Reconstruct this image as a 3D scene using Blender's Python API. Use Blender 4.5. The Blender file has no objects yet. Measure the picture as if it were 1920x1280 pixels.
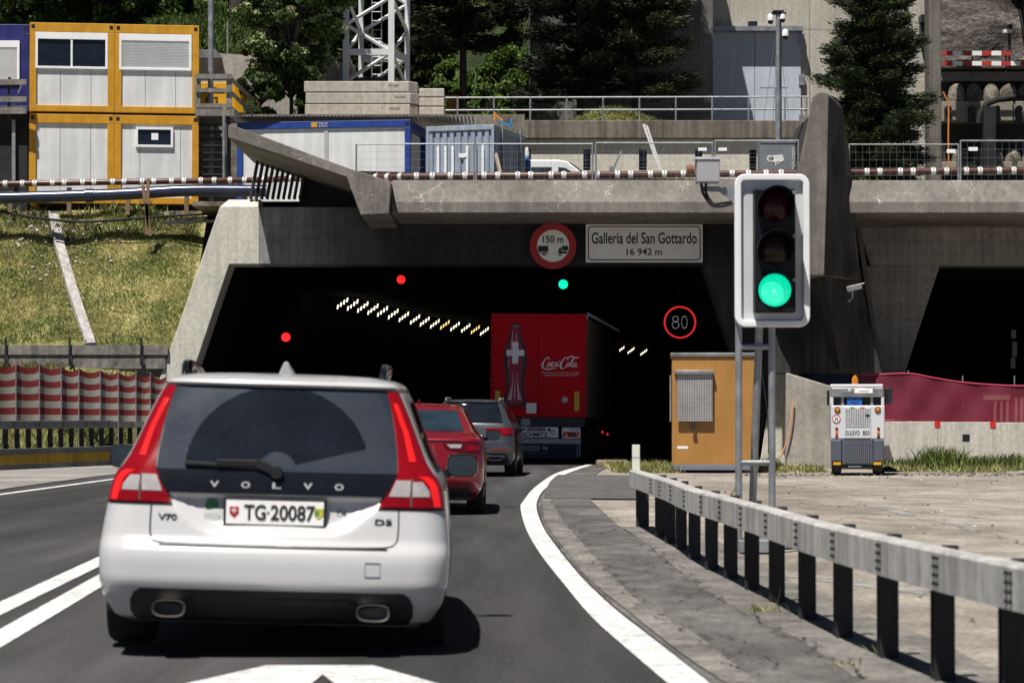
import bpy, bmesh, math, random
import numpy as np
from mathutils import Vector, Matrix, Euler

random.seed(7)
rng = np.random.default_rng(7)
scene = bpy.context.scene
COL = scene.collection

# ------------------------------------------------------------------ camera
F, CH, HOR = 4700.0, 1.28, 778.0          # focal length in photo pixels, eye height, horizon row of the 1920x1280 photo
PITCH = math.atan((HOR - 640.0) / F)
cam_d = bpy.data.cameras.new("camera"); cam = bpy.data.objects.new("camera", cam_d); COL.objects.link(cam)
cam.location = (0, 0, CH); cam.rotation_euler = (math.pi / 2 + PITCH, 0, 0)
cam_d.sensor_width = 36.0; cam_d.lens = F / 1920.0 * 36.0
cam_d.clip_start = 0.3; cam_d.clip_end = 2000
cam_d.dof.use_dof = True; cam_d.dof.focus_distance = 64.0; cam_d.dof.aperture_fstop = 5.0
scene.camera = cam

# ------------------------------------------------------------------ light
SUN_TO = Vector((-0.22, -0.41, 1.0)).normalized()
world = bpy.data.worlds.new("World"); scene.world = world; world.use_nodes = True
wn = world.node_tree.nodes; wl = world.node_tree.links; wn.clear()
w_out = wn.new("ShaderNodeOutputWorld"); w_bg = wn.new("ShaderNodeBackground"); sky = wn.new("ShaderNodeTexSky")
sky.sky_type = 'NISHITA'; sky.sun_disc = False
sky.altitude = 1200; sky.air_density = 0.32; sky.dust_density = 0.2; sky.ozone_density = 1.5
sky.sun_elevation = math.asin(SUN_TO.z); sky.sun_rotation = math.atan2(SUN_TO.x, SUN_TO.y)
w_bg.inputs[1].default_value = 0.05
wl.new(sky.outputs[0], w_bg.inputs[0]); wl.new(w_bg.outputs[0], w_out.inputs[0])
sun_d = bpy.data.lights.new("sun", 'SUN'); sun_d.energy = 5.0; sun_d.angle = math.radians(0.5); sun_d.color = (1.0, 0.955, 0.89)
sun = bpy.data.objects.new("sun", sun_d); COL.objects.link(sun)
sun.rotation_euler = SUN_TO.to_track_quat('Z', 'Y').to_euler(); sun.location = (-40, -60, 120)
scene.view_settings.view_transform = 'Standard'; scene.view_settings.look = 'None'
scene.view_settings.exposure = 0.42; scene.view_settings.gamma = 1.0
scene.cycles.max_bounces = 6; scene.cycles.diffuse_bounces = 3; scene.cycles.glossy_bounces = 3
scene.cycles.transparent_max_bounces = 8; scene.cycles.sample_clamp_indirect = 4.0

# ------------------------------------------------------------------ photo geometry: a pixel at a stated distance, or on level ground
_c, _s = math.cos(PITCH), math.sin(PITCH)
def P(px, py, Y):
    a = (px - 960.0) / F; b = (640.0 - py) / F
    t = Y / (_c - b * _s)
    return Vector((a * t, Y, CH + t * (_s + b * _c)))
def X(px, Y): return (px - 960.0) / F * Y
def Z(py, Y): return P(960, py, Y).z
def G(px, py, z=0.0):
    a = (px - 960.0) / F; b = (640.0 - py) / F
    t = (z - CH) / (_s + b * _c)
    return Vector((a * t, t * (_c - b * _s), z))

# ------------------------------------------------------------------ materials
MATS = {}
def _new(name):
    m = bpy.data.materials.new(name); m.use_nodes = True
    nt = m.node_tree; b = nt.nodes["Principled BSDF"]
    return m, nt, b
def rgb(c): return (c[0], c[1], c[2], 1.0)
def _coords(nt, sc=(1, 1, 1)):
    tc = nt.nodes.new("ShaderNodeTexCoord"); mp = nt.nodes.new("ShaderNodeMapping")
    mp.inputs["Scale"].default_value = sc
    nt.links.new(tc.outputs["Object"], mp.inputs[0]); return mp
def _noise(nt, vec, scale, detail=4.0, rough=0.55):
    n = nt.nodes.new("ShaderNodeTexNoise"); n.inputs["Scale"].default_value = scale
    n.inputs["Detail"].default_value = detail; n.inputs["Roughness"].default_value = rough
    nt.links.new(vec.outputs[0], n.inputs["Vector"]); return n
def _ramp(nt, src, stops, interp='LINEAR'):
    r = nt.nodes.new("ShaderNodeValToRGB"); r.color_ramp.interpolation = interp
    e = r.color_ramp.elements
    while len(e) < len(stops): e.new(0.5)
    for k, (p, c) in enumerate(stops):
        e[k].position = p; e[k].color = rgb(c) if isinstance(c, tuple) else (float(c), float(c), float(c), 1)
    nt.links.new(src, r.inputs[0]); return r
def _mix(nt, fac, a, b, mode='MIX'):
    m = nt.nodes.new("ShaderNodeMix"); m.data_type = 'RGBA'; m.blend_type = mode
    for k, v in ((0, fac), (6, a), (7, b)):
        if isinstance(v, (int, float)): m.inputs[k].default_value = float(v) if k == 0 else (v, v, v, 1)
        elif isinstance(v, tuple): m.inputs[k].default_value = rgb(v)
        else: nt.links.new(v, m.inputs[k])
    return m.outputs[2]
def _bump(nt, b, src, strength=0.3, dist=0.02):
    n = nt.nodes.new("ShaderNodeBump"); n.inputs["Strength"].default_value = strength; n.inputs["Distance"].default_value = dist
    nt.links.new(src, n.inputs["Height"]); nt.links.new(n.outputs[0], b.inputs["Normal"]); return n

def plain(name, col, rough=0.55, metal=0.0, var=0.12, scale=2.5, spec=0.5, coat=0.0, bump=0.0, bscale=30.0, grime=0.0):
    """One colour with uneven wear: large and fine noise, optional rain streaks."""
    if name in MATS: return MATS[name]
    m, nt, b = _new(name)
    co = _coords(nt); n1 = _noise(nt, co, scale, 5); n2 = _noise(nt, co, scale * 9, 3)
    lo = tuple(max(0.0, c * (1 - var)) for c in col); hi = tuple(min(1.0, c * (1 + var)) for c in col)
    c1 = _ramp(nt, n1.outputs[0], [(0.3, lo), (0.7, hi)]).outputs[0]
    c2 = _ramp(nt, n2.outputs[0], [(0.35, 1 - var * .7), (0.65, 1.0)]).outputs[0]
    c = _mix(nt, 1.0, c1, c2, 'MULTIPLY')
    if grime > 0:
        cs = _coords(nt, (3.0, 3.0, 0.25)); n3 = _noise(nt, cs, 2.0, 6, .65)
        g = _ramp(nt, n3.outputs[0], [(0.42, 1 - grime), (0.62, 1.0)]).outputs[0]
        c = _mix(nt, 1.0, c, g, 'MULTIPLY')
    nt.links.new(c, b.inputs["Base Color"])
    rr = _ramp(nt, n1.outputs[0], [(0.3, max(0.02, rough * .8)), (0.7, min(1.0, rough * 1.2))]).outputs[0]
    nt.links.new(rr, b.inputs["Roughness"])
    b.inputs["Metallic"].default_value = metal; b.inputs["Specular IOR Level"].default_value = spec
    b.inputs["Coat Weight"].default_value = coat; b.inputs["Coat Roughness"].default_value = 0.04
    if bump > 0:
        nb = _noise(nt, co, bscale, 4); _bump(nt, b, nb.outputs[0], bump, 0.01)
    MATS[name] = m; return m

def concrete(name, col, dark=0.55, streak=0.5, cracks=0.0, boards=0.0, bump=0.25, panel=None, rough=0.9):
    if name in MATS: return MATS[name]
    m, nt, b = _new(name); co = _coords(nt)
    n1 = _noise(nt, co, 0.7, 6, .6); n2 = _noise(nt, co, 9, 5, .6); n4 = _noise(nt, co, 70, 2, .6)
    lo = tuple(c * dark for c in col)
    c = _ramp(nt, n1.outputs[0], [(0.30, lo), (0.62, col)]).outputs[0]
    c = _mix(nt, 1.0, c, _ramp(nt, n2.outputs[0], [(0.3, 0.78), (0.65, 1.05)]).outputs[0], 'MULTIPLY')
    c = _mix(nt, 1.0, c, _ramp(nt, n4.outputs[0], [(0.3, 0.8), (0.6, 1.0)]).outputs[0], 'MULTIPLY')
    if streak > 0:
        cs = _coords(nt, (4.0, 4.0, 0.22)); n3 = _noise(nt, cs, 1.6, 6, .65)
        c = _mix(nt, streak, c, _ramp(nt, n3.outputs[0], [(0.38, 0.45), (0.60, 1.05)]).outputs[0], 'MULTIPLY')
    if boards > 0:
        w = nt.nodes.new("ShaderNodeTexWave"); w.bands_direction = 'Z'; w.wave_profile = 'SAW'
        w.inputs["Scale"].default_value = 0.9; w.inputs["Distortion"].default_value = 0.25; w.inputs["Detail Scale"].default_value = 1.0
        nt.links.new(co.outputs[0], w.inputs["Vector"])
        c = _mix(nt, boards, c, _ramp(nt, w.outputs[1], [(0.0, 0.45), (0.06, 0.9), (0.5, 1.0), (1.0, 0.88)]).outputs[0], 'MULTIPLY')
    if panel:
        br = nt.nodes.new("ShaderNodeTexBrick"); br.offset = 0.0
        br.inputs["Scale"].default_value = 1.0; br.inputs["Brick Width"].default_value = panel[0]; br.inputs["Row Height"].default_value = panel[1]
        br.inputs["Mortar Size"].default_value = 0.018; br.inputs["Color1"].default_value = (1, 1, 1, 1)
        br.inputs["Color2"].default_value = (.88, .88, .88, 1); br.inputs["Mortar"].default_value = (.5, .48, .45, 1)
        mp2 = _coords(nt); mp2.inputs["Rotation"].default_value = (math.pi / 2, 0, 0)
        nt.links.new(mp2.outputs[0], br.inputs["Vector"])
        c = _mix(nt, 1.0, c, br.outputs[0], 'MULTIPLY')
    if cracks > 0:
        nd = _noise(nt, co, 2.2, 4); vo = nt.nodes.new("ShaderNodeTexVoronoi"); vo.feature = 'DISTANCE_TO_EDGE'
        vo.inputs["Scale"].default_value = 1.3
        va = nt.nodes.new("ShaderNodeVectorMath"); va.operation = 'ADD'
        vs = nt.nodes.new("ShaderNodeVectorMath"); vs.operation = 'SCALE'; vs.inputs[3].default_value = 0.9
        nt.links.new(nd.outputs[1], vs.inputs[0]); nt.links.new(co.outputs[0], va.inputs[0]); nt.links.new(vs.outputs[0], va.inputs[1])
        nt.links.new(va.outputs[0], vo.inputs["Vector"])
        cr = _ramp(nt, vo.outputs[0], [(0.0, 1.0), (0.014, 0.0)]).outputs[0]
        nm = _noise(nt, co, 0.9, 3); gate = _ramp(nt, nm.outputs[0], [(0.48, 0.0), (0.62, cracks)]).outputs[0]
        k = _mix(nt, 1.0, cr, gate, 'MULTIPLY')
        c = _mix(nt, k, c, (0.62, 0.6, 0.56))
    nt.links.new(c, b.inputs["Base Color"]); b.inputs["Roughness"].default_value = rough
    b.inputs["Specular IOR Level"].default_value = 0.25
    _bump(nt, b, n2.outputs[0], bump, 0.02)
    MATS[name] = m; return m

def emit(name, col, strength, base=(0.02, 0.02, 0.02)):
    if name in MATS: return MATS[name]
    m, nt, b = _new(name)
    co = _coords(nt); n = _noise(nt, co, 40, 2)
    c = _ramp(nt, n.outputs[0], [(0.3, tuple(x * .75 for x in col)), (0.7, col)]).outputs[0]
    b.inputs["Base Color"].default_value = rgb(base); nt.links.new(c, b.inputs["Emission Color"])
    b.inputs["Emission Strength"].default_value = strength; b.inputs["Roughness"].default_value = 0.3
    MATS[name] = m; return m

def leafmat(name, c_dark, c_mid, c_light, rough=0.6, trans=0.25, spread=0.35):
    """Foliage: colour varies per leaf (mesh island) and a little in the large; some light passes through."""
    if name in MATS: return MATS[name]
    m, nt, b = _new(name)
    g = nt.nodes.new("ShaderNodeNewGeometry")
    r = _ramp(nt, g.outputs["Random Per Island"], [(0.0, c_dark), (0.55, c_mid), (1.0, c_light)])
    co = _coords(nt); n = _noise(nt, co, 0.8, 3)
    c = _mix(nt, 1.0, r.outputs[0], _ramp(nt, n.outputs[0], [(0.3, 1 - spread), (0.7, 1.0)]).outputs[0], 'MULTIPLY')
    nt.links.new(c, b.inputs["Base Color"]); b.inputs["Roughness"].default_value = rough
    b.inputs["Specular IOR Level"].default_value = 0.3
    tr = nt.nodes.new("ShaderNodeBsdfTranslucent"); nt.links.new(c, tr.inputs[0])
    mx = nt.nodes.new("ShaderNodeMixShader"); mx.inputs[0].default_value = trans
    out = nt.nodes["Material Output"]
    nt.links.new(b.outputs[0], mx.inputs[1]); nt.links.new(tr.outputs[0], mx.inputs[2]); nt.links.new(mx.outputs[0], out.inputs[0])
    MATS[name] = m; return m

def ground_mat(name, stops, scale=0.5, fine=30.0, bump=0.4, stain=0.0, rough=0.92, spots=None, dist=0.02, stretch=(1, 1, 1), spec=0.3):
    """stops: colours low->high of a large noise; fine grain multiplies it; spots: (colour, threshold) small speckles."""
    if name in MATS: return MATS[name]
    m, nt, b = _new(name); co = _coords(nt, stretch); cf = _coords(nt)
    n1 = _noise(nt, co, scale, 7, .62); n2 = _noise(nt, cf, fine, 4, .65); n3 = _noise(nt, co, scale * 6, 5, .6)
    k = len(stops); c = _ramp(nt, n1.outputs[0], [(0.38 + 0.24 * i / max(1, k - 1), s) for i, s in enumerate(stops)]).outputs[0]
    c = _mix(nt, 1.0, c, _ramp(nt, n3.outputs[0], [(0.38, 0.74), (0.62, 1.1)]).outputs[0], 'MULTIPLY')
    c = _mix(nt, 1.0, c, _ramp(nt, n2.outputs[0], [(0.36, 0.6), (0.64, 1.15)]).outputs[0], 'MULTIPLY')
    if stain > 0:
        n5 = _noise(nt, co, scale * 2.3, 6, .7)
        c = _mix(nt, stain, c, _ramp(nt, n5.outputs[0], [(0.36, 0.45), (0.46, 1.0)]).outputs[0], 'MULTIPLY')
    if spots:
        vo = nt.nodes.new("ShaderNodeTexVoronoi"); vo.inputs["Scale"].default_value = spots[2]
        nt.links.new(cf.outputs[0], vo.inputs["Vector"])
        c = _mix(nt, _ramp(nt, vo.outputs[0], [(spots[1], 1.0), (spots[1] + 0.06, 0.0)]).outputs[0], c, spots[0])
    nt.links.new(c, b.inputs["Base Color"]); b.inputs["Roughness"].default_value = rough; b.inputs["Specular IOR Level"].default_value = spec
    _bump(nt, b, n2.outputs[0], bump, dist); MATS[name] = m; return m

def glass(name, col=(0.012, 0.016, 0.022), rough=0.06, var=0.3):
    return plain(name, col, rough, 0, var, 3.0, spec=0.5)

# ------------------------------------------------------------------ mesh building
MAT = {}                                    # object -> world matrix of the thing it belongs to
class MB:
    def __init__(s): s.v = []; s.f = []; s.m = []; s.mi = 0
    def add(s, verts, faces):
        o = len(s.v); s.v.extend([tuple(p) for p in verts]); s.f.extend([tuple(i + o for i in f) for f in faces]); s.m.extend([s.mi] * len(faces)); return s
    def hexa(s, p): return s.add(p, [(0, 3, 2, 1), (4, 5, 6, 7), (0, 1, 5, 4), (1, 2, 6, 5), (2, 3, 7, 6), (3, 0, 4, 7)])
    def box(s, x0, x1, y0, y1, z0, z1):
        return s.hexa([(x0, y0, z0), (x1, y0, z0), (x1, y1, z0), (x0, y1, z0), (x0, y0, z1), (x1, y0, z1), (x1, y1, z1), (x0, y1, z1)])
    def cbox(s, c, d, e=(0, 0, 0)):
        M = Matrix.Translation(c) @ Euler(e).to_matrix().to_4x4()
        return s.hexa([M @ Vector((x * d[0] / 2, y * d[1] / 2, z * d[2] / 2)) for x, y, z in
                       ((-1, -1, -1), (1, -1, -1), (1, 1, -1), (-1, 1, -1), (-1, -1, 1), (1, -1, 1), (1, 1, 1), (-1, 1, 1))])
    def bar(s, p, q, w, h=None, up=(0, 0, 1)):
        p = Vector(p); q = Vector(q); h = w if h is None else h; d = (q - p).normalized(); u = Vector(up)
        if abs(d.dot(u)) > 0.98: u = Vector((0, 1, 0))
        a = d.cross(u).normalized() * w / 2; b = a.cross(d).normalized() * h / 2
        return s.hexa([p - a - b, p + a - b, p + a + b, p - a + b, q - a - b, q + a - b, q + a + b, q - a + b])
    def prism(s, poly, vec):
        vec = Vector(vec); n = len(poly); a = [Vector(p) for p in poly]
        return s.add(a + [p + vec for p in a], [tuple(range(n))[::-1], tuple(range(n, 2 * n))] + [(i, (i + 1) % n, n + (i + 1) % n, n + i) for i in range(n)])
    def loft(s, A, B):
        n = len(A)
        return s.add(list(A) + list(B), [tuple(range(n))[::-1], tuple(range(n, 2 * n))] + [(i, (i + 1) % n, n + (i + 1) % n, n + i) for i in range(n)])
    def tube(s, pts, r, n=8, caps=True):
        pts = [Vector(p) for p in pts]; rr = r if isinstance(r, (list, tuple)) else [r] * len(pts)
        rings = []; u = None
        for i, p in enumerate(pts):
            d = (pts[min(i + 1, len(pts) - 1)] - pts[max(i - 1, 0)]).normalized()
            if u is None: u = Vector((0, 0, 1)) if abs(d.z) < 0.9 else Vector((1, 0, 0))
            a = d.cross(u)
            if a.length < 1e-6: a = d.cross(Vector((0, 1, 0)))
            a.normalize(); b = d.cross(a).normalized(); u = -b if False else u
            rings.append([p + a * rr[i] * math.cos(t) + b * rr[i] * math.sin(t) for t in (2 * math.pi * k / n for k in range(n))])
        vs = [v for r_ in rings for v in r_]
        fs = [(i * n + k, i * n + (k + 1) % n, (i + 1) * n + (k + 1) % n, (i + 1) * n + k) for i in range(len(rings) - 1) for k in range(n)]
        if caps: fs += [tuple(range(n))[::-1], tuple((len(rings) - 1) * n + k for k in range(n))]
        return s.add(vs, fs)
    def cyl(s, p, q, r, n=16): return s.tube([p, q], r, n)
    def lathe(s, prof, c, axis=(0, 0, 1), n=24, close=True):
        M = Matrix.Translation(c) @ Vector(axis).to_track_quat('Z', 'Y').to_matrix().to_4x4()
        vs = [M @ Vector((r * math.cos(2 * math.pi * k / n), r * math.sin(2 * math.pi * k / n), z)) for r, z in prof for k in range(n)]
        L = len(prof)
        fs = [(i * n + k, i * n + (k + 1) % n, (i + 1) * n + (k + 1) % n, (i + 1) * n + k) for i in range(L - 1) for k in range(n)]
        if close: fs += [tuple(range(n))[::-1], tuple((L - 1) * n + k for k in range(n))]
        return s.add(vs, fs)
    def ring(s, r0, r1, c, axis, t, n=32):
        return s.lathe([(r0, 0), (r1, 0), (r1, t), (r0, t), (r0, 0)], c, axis, n, False)
    def grid(s, rows, wrap=False):
        n = len(rows[0]); vs = [p for r in rows for p in r]; fs = []
        for i in range(len(rows) - 1):
            for k in range(n if wrap else n - 1):
                fs.append((i * n + k, i * n + (k + 1) % n, (i + 1) * n + (k + 1) % n, (i + 1) * n + k))
        return s.add(vs, fs)
    def ball(s, c, r, n=12, sz=1.0):
        return s.lathe([(max(1e-4, r * math.sin(math.pi * i / (n // 2 + 2))), -r * sz * math.cos(math.pi * i / (n // 2 + 2))) for i in range(n // 2 + 3)], c, (0, 0, 1), n, False)
    def build(s, name, mats, parent=None, smooth=None, bevel=0.0, seg=2, world=False, fix=True):
        me = bpy.data.meshes.new(name); V = s.v
        if parent is not None and world:
            I = MAT[parent].inverted(); V = [tuple(I @ Vector(p)) for p in V]
        me.from_pydata(V, [], s.f)
        for m in (mats if isinstance(mats, (list, tuple)) else [mats]): me.materials.append(m)
        if any(s.m): me.polygons.foreach_set("material_index", s.m)
        if fix:
            bm = bmesh.new(); bm.from_mesh(me); bmesh.ops.recalc_face_normals(bm, faces=bm.faces); bm.to_mesh(me); bm.free()
        if smooth is not None:
            me.polygons.foreach_set("use_smooth", [True] * len(me.polygons)); me.set_sharp_from_angle(angle=math.radians(smooth))
        me.update()
        o = bpy.data.objects.new(name, me); COL.objects.link(o)
        if parent is not None: o.parent = parent; MAT[o] = MAT[parent]
        else: MAT[o] = Matrix()
        if bevel > 0:
            b = o.modifiers.new("bevel", 'BEVEL'); b.width = bevel; b.segments = seg; b.limit_method = 'ANGLE'; b.angle_limit = math.radians(40)
        return o

def thing(name, label, cat, loc=(0, 0, 0), rz=0.0, group=None, rot=None):
    o = bpy.data.objects.new(name, None); COL.objects.link(o); o.empty_display_size = 0.2
    e = Euler(rot) if rot else Euler((0, 0, rz)); o.location = loc; o.rotation_euler = e
    MAT[o] = Matrix.Translation(loc) @ e.to_matrix().to_4x4()
    return tag(o, label, cat, group)
def tag(o, label=None, cat=None, group=None, kind='thing'):
    if label: o["label"] = label
    if cat: o["category"] = cat
    if group: o["group"] = group
    if kind: o["kind"] = kind
    return o
def solo(mb, name, mats, label, cat, group=None, **kw):
    """A thing that is one mesh, its origin at the middle of its base."""
    V = np.array(mb.v); c = Vector(((V[:, 0].min() + V[:, 0].max()) / 2, (V[:, 1].min() + V[:, 1].max()) / 2, V[:, 2].min()))
    mb.v = [tuple(Vector(p) - c) for p in mb.v]
    o = mb.build(name, mats, **kw); o.location = c; MAT[o] = Matrix.Translation(c)
    return tag(o, label, cat, group)
def setting(mb, name, mats, kind='structure', **kw):
    o = mb.build(name, mats, **kw); return tag(o, kind=kind)
def copy_tree(o, parent=None):
    c = o.copy(); COL.objects.link(c); MAT[c] = MAT[parent] if parent else MAT[o]
    if parent is not None: c.parent = parent
    for ch in list(o.children): copy_tree(ch, c)
    return c
def text(parent, s, w, h, loc, mat, rot=(math.pi / 2, 0, 0), name="lettering", font_bold=0.0, spacing=1.0, label=None, align='CENTER', depth=0.0015):
    """Lettering that fills w x h, its middle at loc (in the thing's own space)."""
    cu = bpy.data.curves.new(name, 'FONT'); cu.body = s; cu.align_x = align; cu.align_y = 'CENTER'; cu.size = 1.0
    cu.offset = font_bold; cu.space_character = spacing; cu.extrude = depth
    tmp = bpy.data.objects.new(name, cu); COL.objects.link(tmp); bpy.context.view_layer.update()
    dg = bpy.context.evaluated_depsgraph_get()
    me = bpy.data.meshes.new_from_object(tmp.evaluated_get(dg)); bpy.data.objects.remove(tmp); bpy.data.curves.remove(cu)
    n = len(me.vertices); a = np.zeros(n * 3); me.vertices.foreach_get("co", a); a = a.reshape(-1, 3)
    lo, hi = a.min(0), a.max(0); d = np.maximum(hi - lo, 1e-6)
    a[:, 0] = (a[:, 0] - (lo[0] + hi[0]) / 2) * (w / d[0]); a[:, 1] = (a[:, 1] - (lo[1] + hi[1]) / 2) * (h / d[1])
    R = Matrix.Translation(loc) @ Euler(rot).to_matrix().to_4x4(); Rn = np.array(R)
    a = a @ Rn[:3, :3].T + Rn[:3, 3]
    me.vertices.foreach_set("co", a.astype(np.float32).ravel()); me.materials.clear(); me.materials.append(mat); me.name = name; me.update()
    o = bpy.data.objects.new(name, me); COL.objects.link(o); o.parent = parent; MAT[o] = MAT[parent]
    if label: o["label"] = label
    return o
def ribbon(mb, pts, widths, y, n=8, closed=False):
    """A flat pen stroke in the x-z plane at depth y, smooth through pts, with a width at every point."""
    pts = [Vector((p[0], p[1])) for p in pts]; out = []; ww = []
    for i in range(len(pts) - 1):
        p0, p1, p2, p3 = pts[max(i - 1, 0)], pts[i], pts[i + 1], pts[min(i + 2, len(pts) - 1)]
        for k in range(n):
            t = k / n
            out.append(0.5 * ((2 * p1) + (p2 - p0) * t + (2 * p0 - 5 * p1 + 4 * p2 - p3) * t * t + (3 * p1 - p0 - 3 * p2 + p3) * t ** 3))
            ww.append(widths[i] * (1 - t) + widths[i + 1] * t)
    out.append(pts[-1]); ww.append(widths[-1]); L = []; R = []
    for i, p in enumerate(out):
        d = out[min(i + 1, len(out) - 1)] - out[max(i - 1, 0)]
        d = d.normalized() if d.length > 1e-9 else Vector((1, 0)); nn = Vector((-d.y, d.x)) * ww[i] / 2
        L.append((p.x + nn.x, y, p.y + nn.y)); R.append((p.x - nn.x, y, p.y - nn.y))
    mb.grid([L, R]); return mb
def lerp_tab(tab, z):
    if z <= tab[0][0]: return tab[0][1:]
    for a, b in zip(tab, tab[1:]):
        if z <= b[0]:
            t = (z - a[0]) / (b[0] - a[0]); return tuple(p + (q - p) * t for p, q in zip(a[1:], b[1:]))
    return tab[-1][1:]
def sstep(a, b, x):
    t = min(1.0, max(0.0, (x - a) / (b - a))); return t * t * (3 - 2 * t)

# shared paints
M_BLACK = plain("black_plastic", (0.012, 0.012, 0.014), 0.45, var=.2)
M_RUBBER = plain("rubber", (0.014, 0.014, 0.015), 0.85, var=.3)
M_WHITE = plain("white_paint", (0.78, 0.78, 0.77), 0.4, var=.06, grime=.1)
M_GALV = plain("galvanised_steel", (0.33, 0.345, 0.36), 0.45, 0.55, var=.22, scale=5)
M_STEEL = plain("bare_steel", (0.42, 0.42, 0.41), 0.35, 0.8, var=.2)
M_WOOD = plain("grey_wood", (0.24, 0.225, 0.205), 0.9, var=.35, scale=6, grime=.35)
M_TIMBER = plain("brown_timber", (0.22, 0.14, 0.075), 0.85, var=.3, scale=6)
M_DARKMET = plain("dark_metal", (0.03, 0.03, 0.033), 0.5, 0.4)
M_LETTER = plain("black_lettering", (0.012, 0.012, 0.013), 0.5, var=.1)
M_WLETTER = plain("white_lettering", (0.72, 0.72, 0.71), 0.5, var=.05)
# ================================================================== ground, road, markings
M_LOT = ground_mat("lot_gravel", [(0.235, 0.208, 0.175), (0.325, 0.292, 0.248), (0.40, 0.365, 0.315)], 0.35, 26, .6, stain=.22, spots=((0.12, 0.10, 0.085), 0.06, 2.6), stretch=(1, .5, 1))
M_ASPH = ground_mat("asphalt", [(0.036, 0.0345, 0.036), (0.052, 0.050, 0.052), (0.078, 0.0755, 0.078)], 0.22, 55, .5, stain=.3, spots=((0.19, 0.185, 0.18), 0.05, 14.0), stretch=(1.6, .12, 1), dist=.008)
M_GUTTER = ground_mat("worn_asphalt", [(0.085, 0.081, 0.077), (0.125, 0.12, 0.112), (0.185, 0.177, 0.164)], 0.7, 30, .6, stain=.3, stretch=(1.2, .5, 1), dist=.01)
M_KERB = ground_mat("kerb_concrete", [(0.142, 0.134, 0.121), (0.198, 0.188, 0.171), (0.265, 0.252, 0.230)], 0.9, 24, .6, stain=.25, dist=.01)
M_LINE = ground_mat("road_paint", [(0.66, 0.66, 0.65), (0.80, 0.80, 0.79)], 1.2, 40, .15, rough=.7, dist=.004)
M_PATCH = ground_mat("asphalt_patch", [(0.10, 0.098, 0.098), (0.135, 0.132, 0.13)], 0.8, 45, .35, stain=.3, dist=.008)
M_PAVE = ground_mat("pale_pavement", [(0.24, 0.23, 0.21), (0.36, 0.345, 0.32)], 0.5, 22, .4, stain=.4, stretch=(.4, 1, 1), dist=.01)
M_SOIL = ground_mat("gravel_soil", [(0.13, 0.115, 0.085), (0.22, 0.20, 0.16), (0.30, 0.275, 0.23)], 1.2, 20, .8, spots=((0.34, 0.32, 0.29), 0.12, 5.0), dist=.03)
M_MEADOW = ground_mat("meadow_soil", [(0.17, 0.18, 0.055), (0.29, 0.275, 0.10), (0.40, 0.36, 0.165)], 0.8, 14, .8, dist=.05)

def ext(pts):                                     # carry a pixel polyline on the ground on towards the camera
    w = [G(*p) for p in pts]; a, b = w[-2], w[-1]; d = (b - a); d /= abs(d.y)
    return w + [b + d * 3.0, b + d * 6.0 + Vector((0.12, 0, 0))]
def spline(ws, n=6):
    out = []
    for i in range(len(ws) - 1):
        p0, p1, p2, p3 = ws[max(i - 1, 0)], ws[i], ws[i + 1], ws[min(i + 2, len(ws) - 1)]
        for k in range(n):
            t = k / n
            out.append(0.5 * ((2 * p1) + (p2 - p0) * t + (2 * p0 - 5 * p1 + 4 * p2 - p3) * t * t + (3 * p1 - p0 - 3 * p2 + p3) * t ** 3))
    return out + [ws[-1]]
def at_z(ws, z): return [Vector((p.x, p.y, z)) for p in ws]
def strip(name, L, R, z, mat, n=6):
    m = MB(); m.grid([at_z(spline(L, n), z), at_z(spline(R, n), z)]); return setting(m, name, mat)
def x_at(ws, Y):                                  # x of a polyline (ordered far -> near) at distance Y
    for a, b in zip(ws, ws[1:]):
        if b.y <= Y <= a.y: return a.x + (b.x - a.x) * (Y - a.y) / (b.y - a.y)
    return ws[-1].x if Y < ws[-1].y else ws[0].x

g = MB(); g.box(-400, 400, -60, 700, -0.5, -0.02); setting(g, "ground", M_LOT)

lineL = ext([(1101, 871), (1046, 886), (1005, 912), (981, 940), (976, 953), (986, 991), (1011, 1036), (1056, 1094), (1108, 1156), (1173, 1215), (1249, 1280)])
lineR = ext([(1115, 870), (1063, 888), (1025, 914), (1010, 933), (1006, 953), (1018, 988), (1046, 1029), (1091, 1084), (1152, 1142), (1231, 1204), (1328, 1280)])
far = [Vector((8.2, 100, 0)), Vector((5.0, 82, 0))]
lineL2 = [far[0] - Vector((.2, 0, 0)), far[1] - Vector((.2, 0, 0))] + lineL
# road: from the left pavement to just past the right edge line
rR = spline([Vector((11, 130, 0))] + far + lineR); rR = [p + Vector((0.12, 0, 0)) for p in rR]
rL = [Vector((-9.2 if p.y < 50 else -9.2 + (p.y - 50) * 0.09, p.y, 0)) for p in rR]
rM = [[Vector((a.x + (b.x - a.x) * t, a.y, 0.0)) for a, b in zip(rL, rR)] for t in (0, .2, .4, .6, .8, 1)]
m = MB(); m.grid(rM); road = setting(m, "road", M_ASPH, fix=False)
uv = road.data.uv_layers.new(name="lane")                # u = metres left of the edge line: wheel tracks and drip band follow the lane
for lp_ in road.data.loops:
    v_ = road.data.vertices[lp_.vertex_index].co; uv.data[lp_.index].uv = ((x_at(rR, v_.y) - v_.x) / 4.0, v_.y / 4.0)
_nt = M_ASPH.node_tree; _b = _nt.nodes["Principled BSDF"]; _src = _b.inputs["Base Color"].links[0].from_socket
_uv = _nt.nodes.new("ShaderNodeUVMap"); _uv.uv_map = "lane"; _sp = _nt.nodes.new("ShaderNodeSeparateXYZ"); _nt.links.new(_uv.outputs[0], _sp.inputs[0])
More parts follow.
